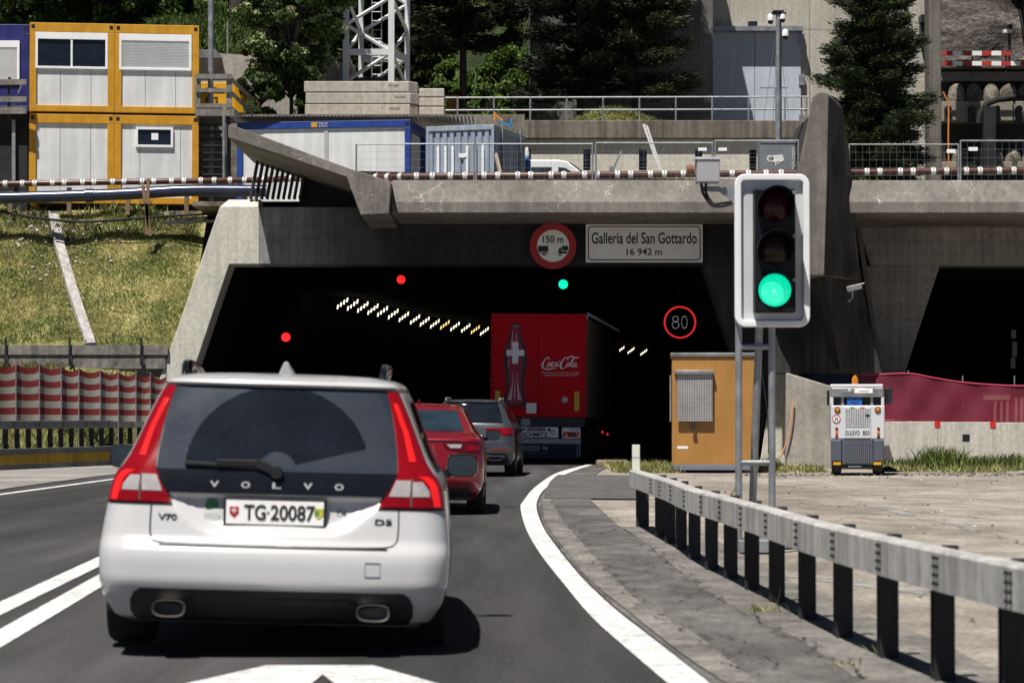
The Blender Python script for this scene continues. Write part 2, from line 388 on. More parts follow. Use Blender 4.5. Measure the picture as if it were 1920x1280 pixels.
_nz = _noise(_nt, _coords(_nt, (1, .15, 1)), 1.5, 4); _ma = _nt.nodes.new("ShaderNodeMath"); _ma.operation = 'MULTIPLY_ADD'; _nt.links.new(_nz.outputs[0], _ma.inputs[0]); _ma.inputs[1].default_value = .09; _nt.links.new(_sp.outputs[0], _ma.inputs[2])
_md = _nt.nodes.new("ShaderNodeMath"); _md.operation = 'MODULO'; _nt.links.new(_ma.outputs[0], _md.inputs[0]); _md.inputs[1].default_value = .95
_rp = _ramp(_nt, _md.outputs[0], [(0.0, 1.0), (.16, 1.0), (.26, 1.28), (.36, 1.02), (.48, .78), (.58, .98), (.68, 1.26), (.80, 1.0)])
_nt.links.new(_mix(_nt, .8, _src, _rp.outputs[0], 'MULTIPLY'), _b.inputs["Base Color"])
strip("edge_line", lineL, lineR, 0.008, M_LINE)
gR = [G(*p) for p in [(1150, 868), (1118, 888), (1100, 912), (1108, 936), (1122, 950), (1163, 988), (1197, 1008), (1245, 1046), (1304, 1094), (1372, 1136), (1424, 1167), (1500, 1201)]]
gR += [gR[-1] + Vector((0.05, -3, 0)), gR[-1] + Vector((0.12, -9, 0))]
rRl = [p + Vector((0.02, 0, 0)) for p in lineR]
gL = [Vector((x_at(rRl, p.y), p.y, 0)) for p in gR]
strip("gutter", gL, gR, 0.004, M_GUTTER)
kL = [G(*p) for p in [(1017, 936), (1022, 977), (1060, 1032), (1104, 1087), (1180, 1149), (1269, 1221), (1355, 1280)]]
kR = [G(*p) for p in [(1032, 936), (1056, 977), (1115, 1046), (1166, 1101), (1218, 1142), (1297, 1187), (1417, 1280)]]
kL.append(kL[-1] + (kL[-1] - kL[-2]) * 2); kR.append(kR[-1] + (kR[-1] - kR[-2]) * 2)
strip("kerb_strip", kL, kR, 0.012, M_KERB)
bL = gR[5:]; bR = [p + Vector((0.75, 0.3, 0)) for p in bL]
strip("barrier_footing", bL, bR, 0.006, M_KERB)
pa = [G(*p) for p in [(1046, 890), (1030, 905), (1019, 934)]]; pb = [G(*p) for p in [(1192, 892), (1193, 910), (1193, 936)]]
strip("asphalt_patch", pa, pb, 0.009, M_PATCH, 3)
# cracks and open joints in the shoulder
M_CRACK = plain("crack_dirt", (0.045, 0.041, 0.036), .95, var=.4, scale=8)
def crack(pts, w, z=.0165):
    ws = [G(*p) for p in pts]; L, R = [], []
    for a, b in zip(ws, ws[1:]):
        n = max(2, int((b - a).length / .06)); d = (b - a).normalized(); nn = Vector((-d.y, d.x, 0))
        for i in range(n):
            p = a.lerp(b, i / n) + nn * random.uniform(-.035, .035) + nn * .05 * math.sin(i * .37); k = w * .75 * random.choice((.15, .3, .5, .8, 1.2, .35)); L.append(Vector((p.x, p.y, z)) + nn * k); R.append(Vector((p.x, p.y, z)) - nn * k)
    m = MB(); m.grid([L, R]); setting(m, "shoulder_crack", M_CRACK)
crack([(1034, 940), (1058, 978), (1117, 1047), (1168, 1102), (1220, 1143), (1300, 1188), (1420, 1279)], .010)
crack([(1016, 940), (1022, 978), (1058, 1030), (1102, 1086), (1150, 1125)], .006)
crack([(1068, 985), (1100, 1001), (1130, 1002), (1160, 992), (1194, 986)], .016); crack([(1128, 938), (1140, 962), (1160, 985)], .008)
crack([(1190, 1006), (1247, 1047), (1306, 1096), (1374, 1138)], .012); crack([(1400, 1152), (1424, 1168), (1500, 1202), (1560, 1240), (1640, 1279)], .016)
crack([(1240, 1080), (1290, 1130), (1330, 1150)], .006); crack([(1180, 1040), (1215, 1062), (1225, 1090)], .006); crack([(1290, 1180), (1380, 1200), (1470, 1260)], .007)
crack([(1500, 985), (1640, 962), (1760, 975), (1860, 1000), (1960, 1030)], .010, -.009); crack([(1560, 928), (1700, 925), (1930, 940)], .010, -.009); crack([(1480, 905), (1620, 912), (1800, 908)], .012, -.009)
crack([(1320, 1060), (1480, 1052), (1700, 1062)], .012, -.009); crack([(1700, 1085), (1780, 1150), (1900, 1180)], .008, -.009)
# loose stones on the lot and along its back edge
def stones(name, N, fx, fy, smin, smax, mat, fz):
    m = MB()
    for _ in range(N):
        x, y = fx(), fy(); s_ = smin + (smax - smin) * random.random() ** 3; z = fz(x, y); a = random.random() * 6.28
        b_ = [Vector((x + s_ * random.uniform(.6, 1.1) * math.cos(a + k * 1.257), y + s_ * random.uniform(.6, 1.1) * math.sin(a + k * 1.257), z - .002)) for k in range(5)]; t_ = [Vector((p.x * .5 + x * .5, p.y * .5 + y * .5, z + s_ * random.uniform(.5, .9))) for p in b_]
        m.add(b_ + t_, [(0, 1, 6, 5), (1, 2, 7, 6), (2, 3, 8, 7), (3, 4, 9, 8), (4, 0, 5, 9), (5, 6, 7, 8, 9)])
    return setting(m, name, mat, kind='stuff', fix=False)
M_STONE_D = plain("dark_stone", (.09, .08, .07), .9, var=.4, scale=5); M_STONE_P = plain("pale_stone", (.52, .50, .45), .9, var=.3, scale=5)
stones("loose_stones", 420, lambda: random.uniform(2.2, 14), lambda: random.uniform(24, 56), .006, .035, M_STONE_D, lambda x, y: -.014)
stones("loose_stones", 200, lambda: random.uniform(2.2, 14), lambda: random.uniform(20, 56), .006, .03, M_STONE_P, lambda x, y: -.014)
stones("edge_rubble", 900, lambda: random.uniform(5, 16), lambda: 54.2 + random.gauss(0, .8), .01, .05, M_STONE_D, lambda x, y: -.014)
# old worn stripes on the lot
for q in ([(1640, 950), (1662, 948), (1718, 966), (1700, 967)], [(1782, 981), (1800, 981), (1838, 994), (1822, 996)], [(1400, 1060), (1760, 1105), (1760, 1118), (1400, 1070)]):
    m = MB(); m.add([G(*p, z=-0.010) for p in q], [(0, 1, 2, 3)]); setting(m, "faded_marking", M_PAVE)
m = MB(); m.grid([[Vector((0.9 + .2 * i, y, -0.014)) for y in (5, 20, 40, 62)] for i in (0, 60, 150)]); setting(m, "parking_lot", M_LOT)
# double line left, left lane edge, arrow
def mark(name, px, w, mat=M_LINE):
    a, b = [G(*p) for p in px]; d = (b - a).normalized(); n = Vector((-d.y, d.x, 0)) * w / 2
    a = a - d * 9; b = b + d * 24
    m = MB(); m.add([a + n, a - n, b - n, b + n], [(0, 1, 2, 3)]); m.v = [(p[0], p[1], 0.006) for p in m.v]; setting(m, name, mat)
mark("lane_line", [(0, 1141), (185, 1053)], 0.185); mark("lane_line", [(0, 1197), (185, 1090)], 0.185)
mark("lane_line", [(0, 927), (206, 899)], 0.16)
m = MB(); m.add([G(*p, z=0.007) for p in [(350, 1280), (500, 1246), (700, 1246), (820, 1280), (1050, 1380), (760, 1380), (605, 1263), (460, 1380), (100, 1380)]], [(0, 1, 6), (1, 2, 6), (2, 3, 6), (3, 4, 5, 6), (6, 7, 8, 0)])
setting(m, "road_arrow", M_LINE)
# left pavement
m = MB(); pv = [[Vector((-11.85 + (y - 58.25) / 3.67, y, 0.014)) for y in (20, 35, 45, 52, 58, 64, 66)], [Vector((-8.75 + max(0, y - 50) * .05, y, 0.014)) for y in (20, 35, 45, 52, 58, 64, 66)]]
m.grid(pv); setting(m, "left_pavement", M_PAVE)

# ================================================================== terrain: bank on the left, terraces, hillside
def height_grid(name, xs, ys, fz, mat, n=0.0):
    m = MB(); m.grid([[Vector((x, y, fz(x, y) + (random.uniform(-n, n) if n else 0))) for x in xs] for y in ys])
    return setting(m, name, mat, smooth=60, fix=False)
fr = lambda a, b, n: [a + (b - a) * i / n for i in range(n + 1)]
def bank_z(x, y):
    z = 2.62 if y > 65.8 else 1.1
    if y > 66.05:
        t = (y - 66.05) / 4.75; z = 3.02 + 4.05 * min(1, t) ** 0.92
        z += 0.10 * math.sin(x * 1.7 + y) + 0.06 * math.sin(x * 3.1 - y * 2)
    return z
height_grid("grass_bank", fr(-32, -8.6, 48), [66.0, 66.06] + fr(66.4, 70.8, 22), bank_z, M_MEADOW)
def rail_y(x): return 58.25 + (x + 11.88) * 3.67                    # the left guardrail's line
def low_z(x, y):
    y0 = rail_y(x); t = (y - y0) / max(.3, 66.02 - y0)
    return .22 + .9 * min(1, t / .8) if t < .8 else 1.12 + (t - .8) / .2 * 1.5
m = MB(); m.grid([[Vector((x, rail_y(x) + (66.02 - rail_y(x)) * t, low_z(x, rail_y(x) + (66.02 - rail_y(x)) * t))) for x in fr(-32, -9.85, 50)] for t in (0, .2, .4, .6, .79, .85, .92, 1)]); setting(m, "lower_bank", M_MEADOW, smooth=60, fix=False)
m = MB(); m.box(-32, -9.05, 66.03, 66.5, -.1, 2.98); setting(m, "earth_step", M_SOIL)
m = MB(); m.box(-60, -8.6, 70.8, 84, 6.0, 7.05); m.box(-8.6, 40, 67.3, 86, 6.9, 7.02); setting(m, "terrace", M_SOIL)
m = MB(); m.box(-60, 0.4, 79.6, 88, 7.05, 10.85); m.box(0.4, 11.6, 85.1, 100, 7.02, 11.05); setting(m, "upper_terrace", M_SOIL)
M_HILL = ground_mat("hillside_grass", [(0.018, 0.030, 0.008), (0.040, 0.062, 0.014), (0.085, 0.115, 0.026)], 0.45, 5, .9, dist=.12)
def hill_z(x, y):
    k = sstep(-7.5, -5.0, x); y0 = 84.4 + 12.6 * k; z0 = 12.9 - 1.9 * k
    z = z0 + (y - y0) * 0.36 if y > y0 else 10.6
    return z + 0.5 * math.sin(x * .3 + y * .21) + .35 * math.sin(x * .9 - y * .5)
height_grid("hillside", fr(-90, 90, 60), [84.2] + fr(84.5, 190, 60), lambda x, y: hill_z(x, y) if x < 0.6 else (6.6 if y < 113 else 6.6 + (y - 113) * 1.1), M_HILL)

stones("bank_stones", 260, lambda: random.gauss(-12.6, 1.3), lambda: 70.3 - abs(random.gauss(0, 1.1)), .02, .07, M_STONE_P, lambda x, y: bank_z(x, y) + .05)
# ================================================================== tunnel portal
M_CON_L = concrete("pale_concrete", (0.68, 0.665, 0.58), .84, .3, boards=.15)
M_CON_B = concrete("shaded_portal_concrete", (0.07, 0.07, 0.076), .5, .6, boards=.3)  # darkened so the shade under the canopy sits in the base colour
M_CON_F = concrete("fascia_concrete", (0.265, 0.245, 0.218), .6, .35, cracks=1.0)
M_CON_P = concrete("pier_concrete", (0.225, 0.205, 0.18), .62, .45)
M_CON_R = concrete("board_marked_concrete", (0.42, 0.39, 0.345), .55, .5, boards=.55)
M_BORE = concrete("bore_dark", (0.028, 0.028, 0.031), .5, .5, bump=.1)  # one even, very dark tone for bore linings and bore roof
M_PIERSHADE = concrete("pier_shade_concrete", (0.075, 0.071, 0.066), .45, .8, boards=.3)  # dark tone paints shade onto the pier's side, waist and body
M_FOOT = concrete("footing_concrete", (0.46, 0.43, 0.38), .7, .35)

portal = thing("tunnel_portal", "concrete tunnel portal with slanted legs and overhanging canopy around the lorry", "tunnel portal", (X(880, 66), 66, 0))
YF = 66.0
def quad_prism(pts, Y, depth, shift=0.0, px=True):
    A = [P(p[0], p[1], Y) for p in pts]
    return A, [Vector((p.x + shift, p.y + depth, p.z)) for p in A]
def fpoly(name, pts, Y, depth, mat, parent=portal, bevel=.02, shift=0.0):
    A, B = quad_prism(pts, Y, depth, shift); m = MB(); m.loft(A, B); return m.build(name, mat, parent, world=True, bevel=bevel)
# the lintel: pale concrete with the canopy's shade painted in, blacker towards the right
M_LINTEL = concrete("shaded_lintel", (0.40, 0.405, 0.415), .55, .5, boards=.3)
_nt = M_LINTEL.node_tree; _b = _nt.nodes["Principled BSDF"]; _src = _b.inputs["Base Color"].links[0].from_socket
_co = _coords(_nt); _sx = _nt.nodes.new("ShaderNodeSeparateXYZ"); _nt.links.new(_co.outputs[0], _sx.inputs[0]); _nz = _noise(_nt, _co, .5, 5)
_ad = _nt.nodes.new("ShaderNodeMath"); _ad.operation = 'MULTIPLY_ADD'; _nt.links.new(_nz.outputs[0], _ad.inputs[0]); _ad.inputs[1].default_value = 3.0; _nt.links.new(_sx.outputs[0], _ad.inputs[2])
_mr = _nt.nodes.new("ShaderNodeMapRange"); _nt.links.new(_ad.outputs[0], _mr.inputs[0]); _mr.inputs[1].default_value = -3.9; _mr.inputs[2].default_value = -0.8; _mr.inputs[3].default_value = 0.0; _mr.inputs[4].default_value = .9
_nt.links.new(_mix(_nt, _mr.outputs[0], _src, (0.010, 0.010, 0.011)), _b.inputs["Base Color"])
# left leg with its chamfered head, lintel, right leg
fpoly("leg", [(412, 388), (486, 388), (486, 495.5), (430, 495.5), (303, 872), (243, 872)], YF, 1.3, M_CON_L, shift=.0)
A = [P(*p, YF) for p in [(412, 388), (486, 388)]]; B = [P(*p, YF) + Vector((0, .55, 0)) for p in [(425, 371), (484, 371)]]
m = MB(); bk = [Vector((p.x, YF + 1.3, p.z)) for p in (A[0], A[1], B[1], B[0])]
m.add([A[0], A[1], B[1], B[0]] + bk, [(0, 1, 2, 3), (4, 7, 6, 5), (3, 2, 6, 7), (0, 3, 7, 4), (1, 5, 6, 2)])
m.build("leg_head", M_CON_L, portal, world=True)
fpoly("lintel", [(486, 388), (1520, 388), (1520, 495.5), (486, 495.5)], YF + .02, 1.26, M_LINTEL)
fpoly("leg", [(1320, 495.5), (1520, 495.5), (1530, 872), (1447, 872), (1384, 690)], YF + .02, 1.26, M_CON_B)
# canopy slab and its fascia
x0, x1 = X(733, 62), X(1502, 62)
def canopy(name, x0, x1, Yf, parent, yl=400, ym=379, yt=338, back=5.4):
    pr = [(Yf, Z(yl, Yf)), (Yf, Z(ym, Yf)), (Yf + .35, Z(yt, Yf + .35)), (Yf + back, Z(yt, Yf + .35) - .02), (Yf + back, Z(yl, Yf) + .05)]
    m = MB(); n = 12
    ring = lambda x: [Vector((x, a, b)) for a, b in pr]
    m.loft(ring(x0), ring(x1)); return m.build(name, M_CON_F, parent, world=True, bevel=.025)
canopy("canopy", x0, x1, 62.0, portal)
# upswept wing on the left end of the canopy
fpoly("canopy_wing", [(428, 234), (439, 236), (655, 316), (722, 337), (733, 341), (729, 401), (676, 403), (650, 332), (427, 258)], 61.5, 6.2, M_CON_F)
# ventilation fins between wing and leg head
for k in range(10):
    t = k / 9.0
    tx = 487 + 84 * t; ty = 281 + 43 * t; bx = 470 + 92 * t
    m = MB(); a = P(tx, ty, 66.5); b = P(bx, 373.5, 66.5); m.bar(a, b, .055, .3, up=(0, 1, 0))
    m.build("vent_fin", M_CON_B, portal, world=True)
m = MB(); m.loft([P(*p, 67.0) for p in [(566, 318), (1500, 340), (1500, 389), (560, 389)]], [P(*p, 67.0) + Vector((0, .25, 0)) for p in [(566, 318), (1500, 340), (1500, 389), (560, 389)]])
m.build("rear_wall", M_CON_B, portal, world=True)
# bore behind the opening, curving away to the right
BEND = [(66.0, 0), (80, .1), (91, .6), (105, 2.8), (119.6, 5.4), (155, 13.2), (180, 19)]
def bend(Y): return lerp_tab(BEND, Y)[0]
sec = [P(300, 872, 67.28), P(428, 494, 67.28), P(1322, 494, 67.28), P(1388, 690, 67.28), P(1450, 872, 67.28)]
sec = [Vector((p.x, 0, p.z)) for p in sec]; sec[0].z = sec[-1].z = -0.03
sec[1].z = sec[2].z = 5.62; sec[1].x -= .15; sec[2].x += .1
ys = [67.27, 72, 76, 80, 85, 91, 98, 105, 112, 119.6, 130, 142, 155, 168, 180]
m = MB(); m.grid([[Vector((p.x + bend(y), y, p.z)) for p in sec] for y in ys]); n = len(sec)
m.add([Vector((p.x + bend(180), 180, p.z)) for p in sec], [tuple(range(n))])
m.build("bore_lining", M_BORE, portal, world=True)
m = MB(); m.box(X(430, 67.3), X(1500, 67), 67.3, 67.8, 5.66, 7.0); m.build("bore_roof", M_BORE, portal, world=True)
# great right pier: tapered buttress nose, shaded recess under it, footing block
m = MB()
Af = [P(1470, 517, 60.5), P(1545, 517, 60.5), P(1551, 330, 60.5), P(1554, 181, 60.5), P(1548, 173, 60.5), P(1533, 173, 60.5), P(1524, 182, 60.5), P(1496, 318, 60.5)]
Bf = [P(1440, 517, 62.3), P(1612, 517, 62.3), P(1597, 330, 62.3), P(1580, 205, 62.3), P(1572, 190, 62.3), P(1550, 190, 62.3), P(1535, 200, 62.3), P(1500, 318, 62.3)]
for i in (0, 1): Bf[i] = Vector((Bf[i].x, 62.3, Af[i].z))
m.loft(Af, Bf); m.m[3] = m.m[4] = m.m[5] = 1; m.m[2] = 0; m.build("pier_nose", [M_CON_P, M_PIERSHADE], portal, world=True, bevel=.03)
m = MB(); Cf = [p + Vector((0, 5, 0)) for p in Bf]; m.loft([p + Vector((0, .003, 0)) for p in Bf], Cf); m.build("pier_body", M_PIERSHADE, portal, world=True)
m = MB(); A = [P(1476, 700, 62.6), P(1578, 700, 62.6), P(1545, 517, 60.52), P(1508, 517, 62.6)]
B = [P(1440, 700, 63.4), P(1655, 704, 63.4), P(1612, 517, 63.4), P(1440, 517, 63.4)]
for a, b in ((0, 0), (1, 1), (2, 2), (3, 3)): B[b] = Vector((B[b].x, 63.4, A[a].z))
A[2].z -= .004; A[3].z -= .004; B[2].z -= .004; B[3].z -= .004
m.loft(A, B); m.build("pier_waist", M_PIERSHADE, portal, world=True, bevel=.02)
m = MB(); A = [P(1474, 872, 61.2), P(1560, 872, 61.2), P(1560, 724, 61.2), P(1474, 698, 61.2)]
B = [Vector((p.x + .55, 66.9, p.z)) for p in A]; B[2].z -= .1; A[0].z = A[1].z = B[0].z = B[1].z = -.05
m.loft(A, B); m.build("footing", M_FOOT, portal, world=True, bevel=.03)
m = MB(); m.loft([P(1424, 872, 64.2), P(1473, 872, 64.2), P(1512, 600, 64.2), P(1465, 600, 64.2)], [P(1440, 872, 65.9), P(1473, 872, 65.9), P(1512, 600, 65.9), P(1470, 600, 65.9)])
m.build("pier_flank", M_CON_L, portal, world=True, bevel=.02)
# stain stripe of plants in the fascia corner: a small tuft built with the vegetation below

# neighbouring portal on the right
portal2 = thing("tunnel_portal", "second tunnel portal behind the crimson net, its opening dark and empty", "tunnel portal", (X(1900, 68), 68, 0))
canopy("canopy", X(1592, 62), X(2700, 62), 62.0, portal2)
fpoly("lintel", [(1604, 408), (2700, 408), (2700, 498), (1632, 498)], 67.2, 1.0, M_CON_R, portal2)
fpoly("leg", [(1632, 498), (1760, 498), (1668, 760), (1620, 875), (1700, 875)][:3] + [(1636, 875), (1585, 875)], 67.2, 1.0, M_CON_R, portal2) if False else None
fpoly("leg", [(1606, 498), (1762, 498), (1690, 720), (1640, 875), (1600, 875)], 67.21, .98, M_CON_R, portal2)
fpoly("leg_edge", [(1602, 408), (1612, 408), (1656, 704), (1648, 704)], 66.9, .29, M_CON_P, portal2)
fpoly("soffit_rib", [(1600, 402), (2700, 402), (2700, 416), (1600, 416)], 66.3, .88, M_CON_R, portal2)
s2 = [Vector((X(1600, 68.3), 0, -.03)), Vector((X(1760, 68.3), 0, 5.4)), Vector((X(2650, 68.3), 0, 5.4)), Vector((X(2700, 68.3), 0, -.03))]
m = MB(); m.grid([[Vector((p.x + (y - 68) * .12, y, p.z)) for p in s2] for y in (68.22, 90, 120)]); m.add([Vector((p.x + 6.2, 120, p.z)) for p in s2], [(0, 1, 2, 3)])
m.build("bore_lining", M_BORE, portal2, world=True)
for q in ((1896, 618, 634), (1898, 640, 668), (1895, 670, 690)):
    m = MB(); a = P(q[0], q[1], 84); b = P(q[0] + 9, q[2], 84); m.box(a.x, b.x, 84, 84.08, b.z, a.z); m.build("hazard_plate", M_WHITE, portal2, world=True)

# ------------------------------------------------------------------ signs on the lintel
M_SIGNRED = plain("sign_red", (0.42, 0.012, 0.02), .45, var=.06)
M_SIGNWH = plain("sign_white", (0.92, 0.91, 0.88), .45, var=.06, scale=1.2)
t = thing("name_sign", "wide white name board with black frame on the dark lintel", "sign", P(1208, 456, 65.7))
w, h = 3.07, 1.005
m = MB(); m.box(-w / 2, w / 2, 0, .06, -h / 2, h / 2); m.build("board", M_SIGNWH, t, bevel=.006)
def rrect(w, h, r, n=8):
    out = []
    for cx, cz, a0 in ((w / 2 - r, h / 2 - r, 0), (-w / 2 + r, h / 2 - r, 90), (-w / 2 + r, -h / 2 + r, 180), (w / 2 - r, -h / 2 + r, 270)):
        out += [(cx + r * math.cos(math.radians(a0 + 90 * k / n)), cz + r * math.sin(math.radians(a0 + 90 * k / n))) for k in range(n + 1)]
    return out
def frame_rr(mb, w, h, r, t, y0, y1):
    o = rrect(w, h, r); i = rrect(w - 2 * t, h - 2 * t, max(.002, r - t)); n = len(o)
    vs = [(p[0], y0, p[1]) for p in o] + [(p[0], y0, p[1]) for p in i] + [(p[0], y1, p[1]) for p in o] + [(p[0], y1, p[1]) for p in i]
    fs = []
    for k in range(n):
        j = (k + 1) % n
        fs += [(k, j, n + j, n + k), (2 * n + k, 3 * n + k, 3 * n + j, 2 * n + j), (k, 2 * n + k, 2 * n + j, j), (n + k, n + j, 3 * n + j, 3 * n + k)]
    return mb.add(vs, fs)
m = MB(); frame_rr(m, 2.96, .905, .1, .028, -.004, .0); m.build("border", M_LETTER, t)
text(t, "Galleria del San Gottardo", 2.76, .30, (0, -.003, .135), M_LETTER, font_bold=.016)
text(t, "16 942 m", .93, .185, (0.0, -.003, -.225), M_LETTER, font_bold=.016)
t = thing("prohibition_sign", "round red and white lorry distance sign beside the name board", "sign", P(1037, 461, 65.6))
m = MB(); m.lathe([(.61, 0), (.61, .05)], (0, 0, 0), (0, 1, 0), 48); m.build("plate", M_SIGNRED, t, smooth=30)
m = MB(); m.lathe([(.42, -.004), (.42, 0)], (0, 0, 0), (0, 1, 0), 48); m.build("field", M_SIGNWH, t)
text(t, "150 m", .54, .19, (0, -.006, .175), M_LETTER, font_bold=.02)
m = MB(); yy = (-.008, -.005)
def pb(a, b, c, d): m.box(a, b, yy[0], yy[1], c, d)
pb(-.395, -.13, -.155, 0); pb(-.36, -.13, -.2, -.175); m.ring(.022, .05, (-.23, yy[0] - .001, -.215), (0, 1, 0), .003, 20); m.build("trailer_symbol", M_LETTER, t)
m = MB(); pb(.23, .395, -.12, 0); pb(.16, .37, -.2, -.14)
m.prism([(.13, yy[0], -.17), (.22, yy[0], -.17), (.22, yy[0], -.05), (.17, yy[0], -.05), (.14, yy[0], -.11)], (0, yy[1] - yy[0], 0))
for cx in (.18,): m.ring(.022, .05, (cx, yy[0] - .001, -.215), (0, 1, 0), .003, 20)
m.build("lorry_symbol", M_LETTER, t)

# ------------------------------------------------------------------ lamps and signals in the bore
M_LED = emit("warm_led", (1.0, 0.93, 0.68), 2.2)
M_LED2 = emit("amber_led", (1.0, 0.68, 0.28), 1.6)
lamp_px = [(642, 570), (661, 573), (680, 577), (699, 581), (717, 585), (737, 590), (757, 595), (778, 600), (796, 604), (815, 608), (834, 610), (853, 613), (873, 616), (891, 619), (908, 622), (1164, 656), (1183, 658), (1207, 661)]
lamp0 = {}
for i, (px, py) in enumerate(lamp_px):
    s = (HOR - py) / 4.0; Y = F / s; amb = i in (10, 13)
    side = "on the curving row above the dark carriageway" if i < 15 else "beyond the lorry's right side"
    lab = ("amber-tinted tunnel lamp in the row left of the lorry" if amb else "bright four-bar tunnel lamp in the long row left of the lorry") if i < 15 else "small bright tunnel lamp seen past the right side of the lorry"
    gp = ("amber tunnel lamps" if amb else "tunnel lamps left of the lorry") if i < 15 else "tunnel lamps right of the lorry"
    if amb not in lamp0:
        t = thing("tunnel_lamp", lab, "lamp", group=gp)
        m = MB(); m.box(-.28, .34, .02, .16, -.02, .22); m.box(-.05, .0, .03, .1, .2, .5); m.build("housing", M_DARKMET, t, bevel=.01)
        m = MB()
        for k in range(4):
            cx = -.17 + .115 * k; cz = -.10 + .085 * k
            m.prism([(cx - .035, -.0, cz - .075), (cx + .012, 0, cz - .075), (cx + .04, 0, cz + .075), (cx - .007, 0, cz + .075)], (0, .02, 0))
        m.build("light_bar", M_LED2 if amb else M_LED, t); lamp0[amb] = t; o = t
    else: o = copy_tree(lamp0[amb])
    o.location = P(px, py, Y); tag(o, lab, "lamp", gp)
M_SIGR = emit("signal_red", (1.0, 0.015, 0.02), 1.3); M_SIGG = emit("signal_green", (0.0, 0.85, 0.42), 1.3)
for px, py, r, mt, lab in ((752, 524, .117, M_SIGR, "red lane signal under the lintel above the oncoming lane"), (536, 632, .125, M_SIGR, "red lane signal low on the left side of the bore"), (1056, 533, .128, M_SIGG, "small green lane signal below the round lorry sign")):
    t = thing("lane_signal", lab, "signal", P(px, py, 68.5))
    m = MB(); m.box(-.19, .19, .0, .16, -.19, .19); m.box(-.012, .012, .07, .095, .19, max(.25, 5.6 - P(px, py, 68.5).z)); m.build("housing", plain("display_black", (.003, .003, .003), .95, spec=.05), t, bevel=.02)
    m = MB(); m.lathe([(.001, -.035), (r * .6, -.028), (r, -.006), (r, 0)], (0, 0, 0), (0, 1, 0), 28); m.build("lens", mt, t, smooth=50)
t = thing("speed_display", "round LED speed display with a glowing red ring reading 80", "sign", P(1275, 604, 68.0))
m = MB(); m.box(-.52, .52, .03, .22, -.52, .52); m.box(-.05, .05, .08, .16, .52, 2.0); m.build("housing", plain("display_black", (.003, .003, .003), .95, spec=.05), t, bevel=.02)
m = MB()
for k in range(72):
    for r in (.405, .43):
        a = 2 * math.pi * (k + (.5 if r > .41 else 0)) / 72; m.cbox((r * math.cos(a), .015, r * math.sin(a)), (.024, .02, .024))
m.build("led_ring", emit("led_red", (1.0, .03, .03), .75), t)
M_LEDW = emit("led_white", (0.8, 0.8, 0.85), 0.35); m = MB()
def dots(cx, cz, rx, rz, n):
    for k in range(n): a = 2 * math.pi * k / n; m.cbox((cx + rx * math.cos(a), .015, cz + rz * math.sin(a)), (.016, .02, .016))
dots(-.12, .09, .075, .075, 14); dots(-.12, -.075, .09, .09, 16); dots(.12, 0, .075, .165, 22); m.build("led_digits", M_LEDW, t)
# luminous lane chevrons barely visible on the bore wall: a reflective panel post
t = thing("camera_unit", "white camera on a bracket against the dark pier side", "camera", P(1602, 540, 61.3))
m = MB(); m.cbox((0, 0, 0), (.36, .14, .11), (0, -.22, .1)); m.cbox((0.02, -.03, .07), (.42, .18, .02), (0, -.22, .1)); m.build("housing", M_WHITE, t, bevel=.01)
m = MB(); m.tube([(-.05, 0, -.05), (-.04, .05, -.2), (-.06, .3, -.3), (-.12, .8, -.3)], .022, 6); m.build("bracket", M_GALV, t)
# ================================================================== everything standing on the terraces
M_YEL = plain("site_yellow", (0.60, 0.29, 0.012), .5, var=.12, grime=.12)
M_CPAN = plain("container_panel", (0.70, 0.71, 0.71), .55, var=.06, scale=1.2, grime=.12)
M_FRAMEW = plain("window_frame_white", (0.84, 0.85, 0.86), .4, var=.04)
M_SHUT = plain("roller_shutter", (0.78, 0.79, 0.81), .5, var=.05)
M_GLASS = glass("dark_glass"); M_BLUE = plain("container_blue", (0.012, 0.05, 0.28), .5, var=.15, grime=.15)
M_NAVY = plain("container_navy", (0.012, 0.014, 0.13), .5, var=.2)
M_JOINT = plain("joint_grey", (0.3, 0.3, 0.3), .7)

def office(name, label, loc, rz=0, w=2.47, h=2.62, d=6.0, paint=M_YEL, kind=None, group=None, joints=(.36, .72), corners=.2, tb=.27):
    t = thing(name, label, "container", loc, rz, group); c = corners
    m = MB(); m.box(c * .8, w - c * .8, .06, d - .06, .18, h - .18); m.build("wall_panel", M_CPAN, t)
    m = MB(); m.box(0, w, 0, .18, 0, .19); m.box(0, w, 0, .18, h - tb, h); m.box(0, c, .002, .178, .19, h - tb); m.box(w - c, w, .002, .178, .19, h - tb)
    m.box(0, .18, .18, d, 0, .19); m.box(w - .18, w, .18, d, 0, .19); m.box(0, .18, .18, d, h - .27, h - .004); m.box(w - .18, w, .18, d, h - .27, h - .004)
    m.box(0, c, d - .18, d - .002, .19, h - .27); m.box(w - c, w, d - .18, d - .002, .19, h - .27)
    m.build("steel_frame", paint, t, bevel=.012)
    m = MB(); m.box(.02, w - .02, .2, d - .02, h - .1, h - .03); m.build("roof", M_GALV, t)
    m = MB()
    for j in joints: m.box(w * j - .008, w * j + .008, .052, .06, .2, h - .28)
    m.build("joint_strip", M_JOINT, t)
    m = MB()
    for x in (.1, w - .1): m.box(x - .05, x + .05, -.004, .0, h - .17, h - .06)
    m.build("lifting_eye", M_BLACK, t)
    return t
